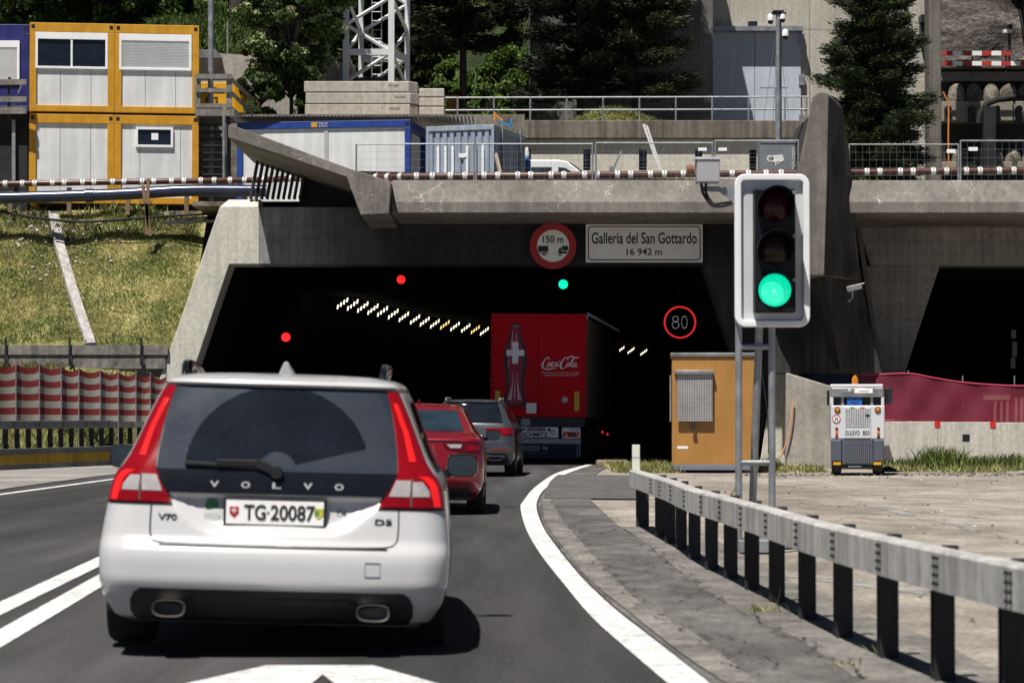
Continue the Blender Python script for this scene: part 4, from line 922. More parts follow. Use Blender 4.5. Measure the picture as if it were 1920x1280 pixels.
t = mesh_fence(1341, 1497, 62.75, "mesh fence in front of the camera cabinet with two notices", 264)
for px in (1317, 1355):
    m = MB(); a = P(px - 8, 283, 62.7); b = P(px + 8, 277, 62.7); m.box(a.x, b.x, 62.69, 62.71, a.z, b.z); m.build("notice", M_FRAMEW, t, world=True)
t = mesh_fence(1592, 1797, 62.75, "mesh fence under the dark conifer behind the pier", 271)
m = MB(); a = P(1775, 287, 62.7); b = P(1791, 280, 62.7); m.box(a.x, b.x, 62.69, 62.71, a.z, b.z); m.build("notice", M_FRAMEW, t, world=True)
t = mesh_fence(1801, 2023, 62.75, "mesh fence in front of the pile wall", 264)
m = MB(); a = P(1816, 283, 62.7); b = P(1833, 276, 62.7); m.box(a.x, b.x, 62.69, 62.71, a.z, b.z); m.build("notice", M_FRAMEW, t, world=True)
# leaning ladder, rods
t = thing("ladder", "white ladder leaning at a slant above the canopy", "ladder", P(1242, 326, 66))
for d_ in (0, 7):
    m = MB(); m.bar(P(1206 + d_, 233 + d_ * .5, 66), P(1240 + d_ * .4, 328, 66), .05, .05); m.build("stile", M_WHITE, t, world=True)
m = MB()
for k in range(12):
    q = k / 12; m.bar(P(1206 + 34 * q, 233 + 95 * q, 66), P(1213 + 30 * q, 236 + 92 * q, 66), .02)
m.build("rung", M_WHITE, t, world=True)
m = MB(); m.bar(P(1165, 283, 66), P(1147, 325, 66), .05); m.bar(P(1146, 312, 66), P(1146, 326, 66), .09); solo(m, "steel_rod", M_GALV, "short slanted steel rod propped near the middle fence", "rod")
# brown pipe line with white bands, blue pipe
M_PIPE = plain("brown_pipe", (0.085, 0.032, 0.022), .4, var=.2); M_BAND = plain("band_white", (.72, .72, .7), .5, var=.06)
t = thing("brown_pipeline", "long brown pipe with white clamp bands running across the terrace edge", "pipe", P(900, 332, 63.4))
path = [P(-120, 348, 70.2), P(0, 345, 70.2), P(240, 341, 70.2), P(470, 338, 70.0), P(580, 334, 68.0), P(690, 333, 64.0), P(760, 331, 63.2), P(1100, 328, 63.2), P(1500, 325, 63.2), P(1600, 323, 63.2), P(2000, 319, 63.2), P(2300, 317, 63.2)]
m = MB(); m.tube(path, .085, 12); m.build("pipe", M_PIPE, t, world=True, smooth=60)
cum = [0]
for a, b in zip(path, path[1:]): cum.append(cum[-1] + (b - a).length)
k = 0; s = .3
while s < cum[-1] and k < 88:
    i = max(j for j in range(len(cum) - 1) if cum[j] <= s); u = (s - cum[i]) / (cum[i + 1] - cum[i]); p = path[i].lerp(path[i + 1], u); d = (path[i + 1] - path[i]).normalized()
    m = MB(); m.tube([p - d * .06, p + d * .06], .092, 12); m.box(p.x - .012, p.x + .012, p.y - .1, p.y - .02, p.z + .06, p.z + .105)
    m.build("clamp_band", M_BAND, t, world=True); s += .42 + .1 * math.sin(k * 3.3); k += 1
for px in range(20, 480, 110):
    m = MB(); q = P(px, 352, 70.25); m.bar((q.x, q.y, 6.9), (q.x, q.y, q.z), .12, .12); m.build("prop", M_TIMBER, t, world=True)
M_BPIPE = plain("dark_blue_pipe", (0.022, 0.032, 0.07), .25, var=.15, spec=.6)
t = thing("blue_pipe", "thick dark blue plastic pipe lying at the top of the grass bank", "pipe", P(200, 365, 69.2))
pp = spline([P(-150, 374, 69.2), P(0, 371, 69.2), P(90, 369, 69.2), P(230, 364, 69.2), P(330, 358, 69.2), P(400, 357, 69.2), P(500, 358, 69.2)], 5)
m = MB(); m.tube(pp, .165, 16); m.build("pipe", M_BPIPE, t, world=True, smooth=60)
c = P(168, 367, 69.2); m = MB(); m.tube([c - Vector((.11, 0, 0)), c + Vector((.11, 0, .005))], .195, 16); m.build("coupling", M_BPIPE, t, world=True, smooth=60)
# wooden stake trestle, small stuff on the bank
t = thing("timber_trestle", "narrow brown timber trestle propping the blue pipe on the bank", "trestle", P(278, 440, 68.6))
for a, b in (((268, 348), (282, 442)), ((278, 336), (275, 440))):
    m = MB(); m.bar(P(*a, 68.7), P(*b, 68.7), .09, .06); m.build("post", M_TIMBER, t, world=True)
m = MB(); m.bar(P(266, 376, 68.6), P(282, 380, 68.6), .06, .1); m.build("brace", M_TIMBER, t, world=True)
m = MB(); m.tube([P(312, 418, 69.6), P(350, 416, 69.6), P(405, 414, 69.6)], .05, 8); solo(m, "grey_pipe", M_GALV, "short thin grey pipe lying at the top of the bank near the portal leg", "pipe")
m = MB(); m.tube(spline([P(-20, 392, 69.3), P(40, 404, 69.2), P(90, 411, 69.2), P(150, 416, 69.2), P(230, 412, 69.2), P(330, 404, 69.2), P(420, 400, 69.2)], 4), .035, 8); solo(m, "black_hose", M_RUBBER, "black hose sagging along the top of the grass bank", "hose")
# plank chute down the bank
M_CHUTE = plain("grey_planks", (.50, .48, .46), .9, var=.25, scale=4, grime=.3)
def on_bank(px, py, lift=0.16):
    lo, hi = 66.0, 71.0
    for _ in range(40):
        Y = (lo + hi) / 2; p = P(px, py, Y)
        if p.z > bank_z(p.x, Y) + lift: lo = Y
        else: hi = Y
    return P(px, py, lo)
t = thing("plank_chute", "grey plank chute running down the grass bank", "chute", on_bank(165, 640))
for a, b in (((101, 402), (113, 464)), ((113, 462), (141, 560)), ((141, 558), (170, 644))):
    m = MB(); pa_, pb_ = on_bank(*a), on_bank(*b); m.bar(pa_, pb_, .26, .08); m.bar(pa_ + Vector((-.13, -.02, .03)), pb_ + Vector((-.13, -.02, .03)), .04, .16); m.build("plank", M_CHUTE, t, world=True)
# plank wall at the foot of the bank
t = thing("plank_wall", "weathered grey plank wall at the foot of the grass bank", "wall", (X(160, 66), 65.98, 2.6))
m = MB(); m.box(X(-500, 65.95), X(315, 65.95), 65.9, 66.0, Z(665, 65.95), Z(647, 65.95)); m.build("plank", M_WOOD, t, world=True)
m = MB(); m.box(X(-500, 65.95), X(310, 65.95), 65.94, 66.02, 2.5, Z(666, 65.95)); m.build("plank", M_WOOD, t, world=True)
for px in (10, 130, 264, -110, -230):
    m = MB(); m.bar(P(px, 685, 65.86), P(px + 1, 632, 65.86), .05); m.bar(P(px + 2, 668, 65.86), P(px + 7, 684, 65.7), .04); m.build("stake", M_DARKMET, t, world=True)
# white van on the terrace
# ================================================================== vehicles
class CarShape:
    """A car body as stacked horizontal outlines; tab rows: z, half width, rear y, front y, rear corner radius, front corner radius."""
    def __init__(s, tab, bow=.10, bulge=.02, dent=None): s.tab, s.bow, s.bulge, s.dent = tab, bow, bulge, dent
    def p(s, z):                                            # rows eased into each other over 5 cm
        if z < .24 or z > s.tab[-1][0] - .13: return lerp_tab(s.tab, z)
        q = [lerp_tab(s.tab, z + d) for d in (-.024, -.012, 0, .012, .024)]; return tuple(sum(c) / 5 for c in zip(*q))
    def rear(s, x, z):
        w, yr, yf, rr, rf = s.p(z); ax = min(abs(x), w - .003); y = yr + s.bow * (ax / w) ** 2
        if ax > w - rr: a = math.asin(min(1, (ax - (w - rr)) / rr)); y += rr * (1 - math.cos(a))
        if s.dent: y += s.dent(ax, z)
        return y
    def ring(s, z):
        w, yr, yf, rr, rf = s.p(z); R = []
        nr, nc, ns = 16, 8, 14
        for i in range(nr): x = (w - rr) * i / nr; R.append((x, s.rear(x, z)))
        for i in range(nc + 1): a = math.pi / 2 * i / nc; x = w - rr + rr * math.sin(a); R.append((x, yr + s.bow * min(1, x / w) ** 2 + rr * (1 - math.cos(a)) + (s.dent(x, z) if s.dent else 0)))
        y0 = yr + s.bow + rr; y1 = yf - rf - .08
        for i in range(1, ns): t = i / ns; R.append((w + s.bulge * math.sin(math.pi * t), y0 + (y1 - y0) * t))
        for i in range(nc + 1): a = math.pi / 2 * i / nc; R.append((w - rf + rf * math.cos(a), y1 + rf * math.sin(a)))
        for i in range(nr - 1, -1, -1): x = (w - rf) * i / nr; R.append((x, yf - .08 * (x / w) ** 2))
        L = [(-x, y) for x, y in R[1:-1]][::-1]
        return [Vector((x, y, z)) for x, y in R + L]
    def body(s, name, mat, parent, step=.02, wheels=(), wr=.36, sub=True):
        z0, z1 = s.tab[0][0], s.tab[-1][0]; n = int((z1 - z0) / step); zs = sorted(set([round(z0 + (z1 - z0) * i / n, 4) for i in range(n + 1)] + [r[0] for r in s.tab]))
        rings = [s.ring(z) for z in zs]; m = MB(); k = len(rings[0]); m.grid(rings, wrap=True)
        m.add(rings[0], [tuple(range(k))]); m.add(rings[-1], [tuple(range(k))])
        o = m.build(name, mat, parent)
        bm = bmesh.new(); bm.from_mesh(o.data); bmesh.ops.remove_doubles(bm, verts=bm.verts, dist=1e-5); bmesh.ops.recalc_face_normals(bm, faces=bm.faces); bm.to_mesh(o.data); bm.free()
        if wheels:
            c = MB()
            for y in wheels:
                for sx in (-1, 1): c.lathe([(wr, -.16), (wr, .16)], (sx * (s.p(.4)[0] + .02), y, wr - .04), (1, 0, 0), 40)
            co = c.build("cutter", mat); o.parent = None
            md = o.modifiers.new("b", 'BOOLEAN'); md.object = co; md.operation = 'DIFFERENCE'; md.solver = 'EXACT'
            bpy.context.view_layer.update(); dg = bpy.context.evaluated_depsgraph_get()
            me = bpy.data.meshes.new_from_object(o.evaluated_get(dg))
            if len(me.polygons) > 500: old = o.data; o.modifiers.clear(); o.data = me; bpy.data.meshes.remove(old)
            else: o.modifiers.clear()
            bpy.data.objects.remove(co); o.parent = parent
        o.data.polygons.foreach_set("use_smooth", [True] * len(o.data.polygons)); o.data.set_sharp_from_angle(angle=math.radians(38))
        return o
    def pt(s, x, z, off):
        e = .004; w = s.p(z)[0]; x = max(-w + .006, min(w - .006, x))
        p = Vector((x, s.rear(x, z), z)); du = Vector((2 * e, s.rear(x + e, z) - s.rear(x - e, z), 0)); dv = Vector((0, s.rear(x, z + e) - s.rear(x, z - e), 2 * e))
        n = du.cross(dv); n.normalize()
        if n.y > 0: n = -n
        return p + n * off
    def patch(s, mb, rows, off=.006, nx=12, dz=.02, skirt=.02, fn=None):
        """Panel over the rear surface between left and right bounds given per height."""
        rows = sorted(rows); zs = []
        for a, b in zip(rows, rows[1:]): k = max(1, int((b[0] - a[0]) / dz)); zs += [a[0] + (b[0] - a[0]) * i / k for i in range(k)]
        zs.append(rows[-1][0]); G_ = []
        for z in zs:
            xl, xr = lerp_tab(rows, z); G_.append([s.pt(xl + (xr - xl) * i / nx, z, off) for i in range(nx + 1)])
        mb.grid(G_) if fn is None else s._fn(mb, G_, fn)
        loop = G_[0] + [r[-1] for r in G_[1:]] + G_[-1][-2::-1] + [r[0] for r in G_[-2:0:-1]]
        mi = mb.mi; mb.mi = 0; mb.grid([loop + loop[:1], [p + Vector((-p.x * .01, skirt, 0)) for p in loop + loop[:1]]]); mb.mi = mi
    def _fn(s, mb, G_, fn):
        n = len(G_[0]); o = len(mb.v); mb.v.extend([tuple(p) for r in G_ for p in r])
        for i in range(len(G_) - 1):
            for k in range(n - 1):
                c = (G_[i][k] + G_[i + 1][k + 1]) / 2; mb.f.append((o + i * n + k, o + i * n + k + 1, o + (i + 1) * n + k + 1, o + (i + 1) * n + k)); mb.m.append(fn(c))
    def side_patch(s, mb, sx, rows, off=.005, n=10, dz=.03):
        rows = sorted(rows); zs = []
        for a, b in zip(rows, rows[1:]): k = max(1, int((b[0] - a[0]) / dz)); zs += [a[0] + (b[0] - a[0]) * i / k for i in range(k)]
        zs.append(rows[-1][0]); R = []
        for z in zs:
            ya, yb = lerp_tab(rows, z); w, yr, yf, rr, rf = s.p(z); y0 = yr + s.bow + rr; y1 = yf - rf - .08
            R.append([Vector((sx * (w + s.bulge * math.sin(math.pi * min(1, max(0, (y - y0) / (y1 - y0)))) + off), y, z)) for y in (ya + (yb - ya) * i / n for i in range(n + 1))])
        mb.grid(R)
M_RIM = plain("alloy_rim", (0.35, 0.35, 0.36), .35, .7)
def wheel(parent, x, y, r=.33, wd=.235):
    m = MB(); m.lathe([(r * .62, -wd / 2), (r * .93, -wd / 2), (r, -wd / 2 + .03), (r, wd / 2 - .03), (r * .93, wd / 2), (r * .62, wd / 2), (r * .62, -wd / 2)], (x, y, r), (1, 0, 0), 36, False); o = m.build("wheel", M_RUBBER, parent, smooth=40)
    m = MB(); sx = 1 if x > 0 else -1; m.lathe([(r * .62, -.05), (r * .62, .08 * sx), (r * .55, .07 * sx), (r * .2, .05 * sx), (.001, .06 * sx)], (x, y, r), (1, 0, 0), 30, False)
    for k in range(5):
        a = 2 * math.pi * k / 5; m.bar((x + sx * .1, y, r), (x + sx * .09, y + r * .6 * math.cos(a), r + r * .6 * math.sin(a)), .07, .03, up=(1, 0, 0))
    m.build("rim", M_RIM, o, smooth=40); return o
def mirror(parent, x, y, z, w, h, mshell, mglass):
    m = MB(); n = 16; rows = []
    for d, k in ((0, .96), (.03, 1.0), (.08, .85), (.12, .5), (.135, .05)):
        rows.append([Vector((x + w / 2 * k * math.copysign(abs(math.cos(2 * math.pi * i / n)) ** .6, math.cos(2 * math.pi * i / n)), y + d, z + h / 2 * k * math.copysign(abs(math.sin(2 * math.pi * i / n)) ** .6, math.sin(2 * math.pi * i / n)))) for i in range(n)])
    m.grid(rows, wrap=True); sx = 1 if x > 0 else -1; m.bar((x - sx * w * .3, y + .05, z - h * .35), (x - sx * (w * .5 + .12), y + .08, z - h * .38), .06, .05); o = m.build("wing_mirror", mshell, parent, smooth=60)
    m = MB(); g_ = [Vector((x + w / 2 * .9 * math.copysign(abs(math.cos(2 * math.pi * i / n)) ** .6, math.cos(2 * math.pi * i / n)), y - .002, z + h / 2 * .88 * math.copysign(abs(math.sin(2 * math.pi * i / n)) ** .6, math.sin(2 * math.pi * i / n)))) for i in range(n)]
    m.add(g_, [tuple(range(n))]); m.build("mirror_glass", mglass, o); return o
def plate(t, x, y, z, s, w=.52, h=.115, tilt=0.0, frame=True):
    m = MB(); m.cbox((x, y + .012, z), (w + .03, .02, h + .03)); o = m.build("number_plate", M_BLACK, t, bevel=.004)
    m = MB(); m.cbox((x, y - .001, z), (w, .008, h)); m.build("plate_face", M_SIGNWH, o)
    return o

CARPAINT_W = plain("pearl_white_paint", (0.50, 0.50, 0.505), .28, 0, var=.03, scale=.8, coat=.6)
M_TAILRED = plain("tail_lamp_red", (0.24, 0.003, 0.007), .12, var=.1, scale=8, coat=.6)
M_TAILDEEP = plain("tail_lamp_deep", (0.20, 0.002, 0.005), .12, var=.1, scale=8, coat=.6)
M_TAILWH = plain("tail_lamp_clear", (0.36, 0.34, 0.34), .15, var=.15, scale=14, coat=.6)
M_LAMPGLOW = emit("tail_lamp_glow", (1.0, 0.02, 0.015), .38, (0.5, 0.01, 0.01))
M_CGLASS = glass("car_glass", (0.010, 0.013, 0.019), .05)
M_DUST = plain("dusty_glass", (0.018, 0.026, 0.042), .6, spec=.15, var=.2, scale=4)
M_MGLASS = plain("mirror_glass", (0.028, 0.042, 0.055), .1, .3, var=.25, scale=14)
M_CHROME = plain("chrome", (0.65, 0.65, 0.66), .12, 1.0, var=.1)
M_PIANO = plain("gloss_black", (0.008, 0.009, 0.012), .12, var=.2, coat=.5)
M_DIFF = plain("bumper_plastic", (0.011, 0.012, 0.016), .5, var=.15)

# ------------------------------------------------------------------ white estate
VT = [(.188, .82, .22, 4.55, .10, .5), (.21, .845, .13, 4.62, .12, .5), (.30, .90, .045, 4.75, .14, .55), (.40, .925, .0, 4.80, .16, .6), (.52, .93, .005, 4.81, .16, .62), (.585, .93, .025, 4.80, .16, .62), (.615, .928, .07, 4.79, .16, .6),
      (.68, .922, .092, 4.76, .16, .6), (.76, .912, .115, 4.68, .17, .6), (.86, .900, .145, 4.45, .18, .6), (.92, .888, .165, 4.1, .18, .55), (.965, .868, .185, 3.75, .17, .5), (1.0, .845, .20, 3.62, .16, .45), (1.05, .815, .225, 3.52, .15, .4),
      (1.1, .790, .252, 3.44, .14, .4), (1.2, .750, .304, 3.25, .14, .38), (1.3, .711, .356, 3.0, .14, .35), (1.4, .666, .408, 2.72, .14, .3), (1.44, .644, .43, 2.55, .14, .3), (1.455, .640, .40, 2.5, .13, .3), (1.475, .618, .415, 2.42, .13, .3), (1.495, .57, .50, 2.3, .12, .3), (1.51, .48, .68, 2.15, .12, .3), (1.52, .32, .95, 1.95, .12, .25), (1.524, .18, 1.2, 1.8, .1, .15)]
def v_dent(ax, z):
    zs = .655 + .17 * sstep(.30, .60, ax)                       # smile-shaped lip below the number plate
    return .045 * sstep(zs - .01, zs + .07, z) * (1 - sstep(.835, .86, z)) * (1 - sstep(.56, .66, ax))
VS = CarShape(VT, .075, .05, v_dent)
volvo = thing("estate_car", "white estate car with tall red tail lamps and plate TG 20087", "car", (-1.272, 13.17, -0.008), rot=(0, .028, .045))
VS.body("body", CARPAINT_W, volvo, .015, wheels=(.94, 3.75), wr=.375)
m = MB(); VS.patch(m, [(.987, -.640, .640), (1.1, -.634, .634), (1.25, -.611, .611), (1.40, -.573, .573), (1.436, -.561, .561)], .006, 170, .004, fn=lambda c: 1 if not ((.10 < math.hypot(c.x - .0, (c.z - 1.0) * 1.1) < .49) and -.999 < math.atan2((c.z - 1.0) * 1.1, c.x - .0) and math.atan2((c.z - 1.0) * 1.1, c.x) > .27) else 0)
win = m.build("rear_window", [M_CGLASS, M_DUST], volvo, smooth=30, fix=False)
m = MB(); VS.patch(m, [(.865, -.575, .575), (.90, -.604, .604), (.985, -.642, .642)], .012, 20); m.build("black_trim", M_PIANO, volvo, smooth=40)
m = MB(); VS.patch(m, [(.868, -.57, .57), (.878, -.578, .578)], .02, 20); m.build("handle_bar", M_PIANO, volvo, smooth=40)
for i, ch in enumerate("VOLVO"):
    x = -.325 + .165 * i; text(volvo, ch, .046, .034, (x, VS.rear(x, .915) - .016, .915), plain("badge_silver", (.5, .51, .53), .35, .3), rot=(math.pi / 2 - .3, 0, 0), name="badge_letter", font_bold=.02)
# wiper
m = MB(); y = lambda x, z: VS.rear(x, z) - .035
m.tube([(0.0, y(0, .985) + .02, .985), (0.0, y(0, .985) - .02, .985)], .035, 14); m.bar((0.01, y(0, .99), .985), (-.10, y(0, 1.035), 1.03), .03, .05); m.bar((-.10, y(0, 1.035), 1.03), (-.32, y(-.3, 1.03), 1.03), .03, .035); m.bar((-.05, y(0, 1.01) + .01, 1.006), (-.49, y(-.45, 1.02) + .012, 1.022), .014, .022)
m.build("wiper", M_BLACK, volvo, bevel=.004)
# tail lamps
for sx in (-1, 1):
    R = lambda rows: [(z, min(sx * a, sx * b), max(sx * a, sx * b)) for z, a, b in rows]
    m = MB(); VS.patch(m, R([(.798, .545, .900), (.86, .565, .893), (.93, .593, .878), (.965, .622, .860), (1.0, .637, .829), (1.05, .634, .797), (1.1, .631, .775), (1.2, .616, .735), (1.3, .596, .695), (1.40, .570, .650), (1.435, .560, .630)]), .004, 14, skirt=.01); m.build("lamp_gasket", M_BLACK, volvo, smooth=40)
    m = MB(); VS.patch(m, R([(.808, .555, .890), (.86, .575, .885), (.93, .603, .868), (.965, .630, .852), (1.0, .645, .820), (1.05, .642, .788), (1.1, .639, .766), (1.2, .624, .726), (1.3, .604, .686), (1.40, .578, .642), (1.43, .568, .622)]), .010, 14); o = m.build("tail_lamp", M_TAILRED, volvo, smooth=40)
    m = MB(); VS.patch(m, R([(.868, .605, .708), (.90, .618, .712), (.952, .642, .713)]), .015, 8, skirt=.006); VS.patch(m, R([(.868, .728, .812), (.90, .726, .806), (.945, .722, .772)]), .015, 8, skirt=.006); m.build("reversing_lamp", M_TAILWH, o, smooth=40)
    m = MB(); VS.patch(m, R([(.813, .72, .878), (.86, .725, .835)][:1] + [(.855, .73, .840)]), .014, 8, skirt=.005); VS.patch(m, R([(.813, .575, .71), (.855, .588, .712)]), .014, 8, skirt=.005); m.build("stop_lamp", M_TAILDEEP, o, smooth=40)
    m = MB(); VS.patch(m, R([(.815, .835, .868), (.86, .830, .863), (.92, .815, .850), (.955, .785, .828), (.972, .75, .80)]), .0145, 6, skirt=.005); VS.patch(m, R([(1.05, .705, .735), (1.2, .668, .690), (1.36, .606, .624)]), .0145, 4, skirt=.005); m.build("light_guide", M_LAMPGLOW, o, smooth=40)
    m = MB(); x = sx * .718; m.bar(VS.pt(x, .815, .016), VS.pt(x, .96, .016), .008, .004); m.build("lamp_seam", M_BLACK, o)
# shut lines of the tailgate
sl = []
for x, z in [(-.655, .80), (-.655, .68), (-.645, .632), (-.61, .607), (-.5, .600), (-.2, .597), (.2, .597), (.5, .600), (.61, .607), (.645, .632), (.655, .68), (.655, .80)]: sl.append(VS.pt(x, z, .001))
m = MB(); m.tube(spline(sl, 4), .0045, 5); m.build("tailgate_seam", M_BLACK, volvo)
m = MB(); m.tube([VS.pt(x, .592, .002) for x in fr(-.60, .60, 12)], .007, 6); m.build("bumper_gap", M_BLACK, volvo)
# lower diffuser, tow cover, exhausts
m = MB(); VS.patch(m, [(.189, -.715, .715), (.24, -.745, .745), (.30, -.745, .745), (.345, -.725, .725), (.368, -.69, .69)], .006, 30, skirt=.03); m.build("diffuser", M_DIFF, volvo, smooth=40)
m = MB(); VS.patch(m, [(.305, -.45, .45), (.33, -.40, .40)], .028, 12, skirt=.04); m.build("diffuser_lip", M_DIFF, volvo, smooth=40)
for sx in (-1, 1):
    c = Vector((sx * .535, .02, .262)); m = MB()
    prof = lambda k, dy: [Vector((c.x + k * .092 * math.copysign(abs(math.cos(a)) ** .7, math.cos(a)), c.y + dy, c.z + k * .046 * math.copysign(abs(math.sin(a)) ** .7, math.sin(a)))) for a in (2 * math.pi * i / 24 for i in range(24))]
    m.grid([prof(.80, .25), prof(.82, -.0), prof(.95, -.01), prof(.97, .02), prof(.95, .3)], wrap=True); o = m.build("exhaust_tip", plain("exhaust_steel", (.20, .19, .175), .4, .7), volvo, smooth=50)
    m = MB(); m.add(prof(.79, .06), [tuple(range(24))]); m.build("exhaust_bore", M_BLACK, o)
m = MB(); a = [VS.pt(x, z, .003) for x, z in ((.485, .455), (.565, .455), (.565, .525), (.485, .525))]; m.tube(a + a[:1], .003, 5); m.build("tow_cover", plain("seam_grey", (.35, .35, .35), .6), volvo)
# plate and badges
pl = plate(volvo, -.0, VS.rear(0, .775) - .03, .772, "", .515, .125)
text(volvo, "TG", .115, .082, (-.105, VS.rear(0, .775) - .037, .772), M_LETTER, font_bold=.02); text(volvo, "20087", .235, .082, (.095, VS.rear(0, .775) - .037, .772), M_LETTER, font_bold=.02); text(volvo, "\u00b7", .012, .012, (-.035, VS.rear(0, .775) - .037, .772), M_LETTER)
yp = VS.rear(0, .775) - .036
def shield(x, mat, name):
    m = MB(); m.prism([(x - .024, yp, .80), (x + .024, yp, .80), (x + .024, yp, .765), (x, yp, .742), (x - .024, yp, .765)], (0, -.002, 0)); return m.build(name, mat, pl)
shield(-.215, M_SIGNRED, "shield"); shield(.232, plain("shield_yellow", (.55, .5, .05), .5), "shield")
m = MB(); m.box(-.229, -.201, yp - .004, yp - .002, .776, .784); m.box(-.219, -.211, yp - .004, yp - .002, .766, .794); m.build("shield_cross", M_WLETTER, pl)
m = MB(); m.box(.212, .232, yp - .004, yp - .002, .765, .79); m.build("shield_half", plain("shield_green", (.05, .3, .08), .5), pl)
m = MB(); m.cbox((0, yp + .016, .685), (.50, .012, .04)); m.build("plate_holder", plain("holder_grey", (.25, .27, .3), .5), volvo)
def on(x, z, off=.004): return VS.pt(x, z, off)
text(volvo, "V70", .10, .035, on(-.565, .735), M_DARKMET, rot=(math.pi / 2 - .2, 0, -.08), font_bold=.02, name="model_badge"); text(volvo, "D5", .09, .032, on(.575, .735), M_DARKMET, rot=(math.pi / 2 - .2, 0, .08), font_bold=.02, name="model_badge"); text(volvo, "CH", .045, .04, on(.35, .775), M_DARKMET, name="country_letters")
m = MB(); c = on(-.335, .80, .006); m.lathe([(.036, 0), (.036, .002)], c, (0, 1, 0), 20); m.build("round_sticker", plain("sticker_green", (.02, .12, .05), .5), volvo); m = MB(); m.cbox(on(-.335, .735, .006), (.085, .004, .05)); m.build("vignette_sticker", plain("sticker_pale", (.6, .61, .6), .5), volvo)
# side windows, roof rails, aerial, mirrors, wheels
for sx in (-1, 1):
    m = MB(); VS.side_patch(m, sx, [(1.0, .62, 3.0), (1.1, .66, 2.85), (1.25, .72, 2.62), (1.38, .82, 2.35)], .004, 14); m.build("side_window", M_CGLASS, volvo, smooth=40)
    for y in (1.18, 2.2):
        m = MB(); m.add([(sx * (VS.p(z)[0] + .058), y + dy, z) for z, dy in ((1.0, 0), (1.38, .08))] + [(sx * (VS.p(z)[0] + .058), y + dy + .07, z) for z, dy in ((1.0, 0), (1.38, .08))], [(0, 1, 3, 2)]); m.build("window_pillar", M_PIANO, volvo)
    m = MB(); m.tube(spline([(sx * .525, .72, 1.485), (sx * .53, .78, 1.545), (sx * .545, .95, 1.572), (sx * .575, 1.6, 1.58), (sx * .575, 2.1, 1.565), (sx * .57, 2.3, 1.49)] if False else [Vector(p) for p in [(sx * .545, .70, 1.485), (sx * .55, .76, 1.54), (sx * .56, .95, 1.568), (sx * .575, 1.5, 1.575), (sx * .57, 2.0, 1.555), (sx * .55, 2.2, 1.48)]], 4), .02, 8); m.prism([(sx * .545, .66, 1.48), (sx * .55, .76, 1.56), (sx * .56, .95, 1.585), (sx * .565, 1.25, 1.56), (sx * .565, 1.25, 1.48)], (sx * -.018, 0, 0)); m.build("roof_rail", M_PIANO, volvo, smooth=60)
    mirror(volvo, sx * 1.045, 2.42, 1.005, .2, .15, M_PIANO, M_MGLASS)
    wheel(volvo, sx * .805, .94, .33, .25); wheel(volvo, sx * .805, 3.75, .33, .25)
    m = MB(); m.box(sx * .45, sx * .92, .30, .34, .17, .5) if False else None
m = MB(); m.loft([Vector(p) for p in ((-.04, .92, 1.515), (.04, .92, 1.515), (.05, 1.1, 1.52), (-.05, 1.1, 1.52))], [Vector(p) for p in ((-.012, .90, 1.585), (.012, .90, 1.585), (.006, .95, 1.59), (-.006, .95, 1.59))]); m.build("shark_fin_aerial", CARPAINT_W, volvo, bevel=.008)
m = MB(); m.box(-.78, .78, .32, 4.4, .17, .24); m.build("underbody", M_BLACK, volvo)

# ------------------------------------------------------------------ red saloon
RED = plain("metallic_red_paint", (0.25, 0.008, 0.016), .28, .25, var=.06, coat=.7)
RT = [(.22, .80, .18, 4.2, .15, .5), (.32, .86, .05, 4.35, .2, .6), (.45, .895, .0, 4.42, .22, .65), (.62, .90, .0, 4.44, .22, .65), (.74, .90, .035, 4.4, .22, .6), (.84, .893, .05, 4.2, .22, .55), (.94, .87, .07, 3.9, .22, .5), (.99, .85, .07, 3.5, .2, .45), (1.01, .83, .13, 3.35, .2, .4), (1.035, .80, .34, 3.3, .18, .4), (1.06, .765, .52, 3.25, .16, .4), (1.15, .715, .78, 3.05, .14, .35), (1.25, .665, 1.02, 2.8, .14, .3), (1.35, .605, 1.27, 2.5, .14, .3), (1.40, .56, 1.45, 2.35, .13, .28), (1.43, .48, 1.66, 2.2, .12, .25), (1.445, .3, 1.9, 2.1, .1, .15)]
RS = CarShape(RT, .12, .02)
red = thing("red_car", "metallic red saloon car half hidden by the white estate", "car", (X(773, 32), 32, 0), rot=(0, .015, .0))
RS.body("body", RED, red, .02, wheels=(.92, 3.5), wr=.355)
m = MB(); RS.patch(m, [(1.075, -.63, .63), (1.2, -.58, .58), (1.345, -.52, .52)], .006, 20); m.build("rear_window", plain("tinted_glass", (.02, .035, .05), .06, var=.3), red, smooth=40)
m = MB(); ys_ = lambda x, z: RS.rear(x, z) - .002
m.tube([(-.1, ys_(-.1, 1.1) - .012, 1.1), (-.06, ys_(0, 1.22) - .012, 1.22), (.06, ys_(.1, 1.28) - .012, 1.28), (.4, ys_(.4, 1.28) - .012, 1.28), (.44, ys_(.44, 1.2) - .012, 1.2), (.45, ys_(.45, 1.1) - .012, 1.1)], .012, 6); m.build("window_reflection_trim", plain("seat_grey", (.2, .25, .3), .5), red) if False else None
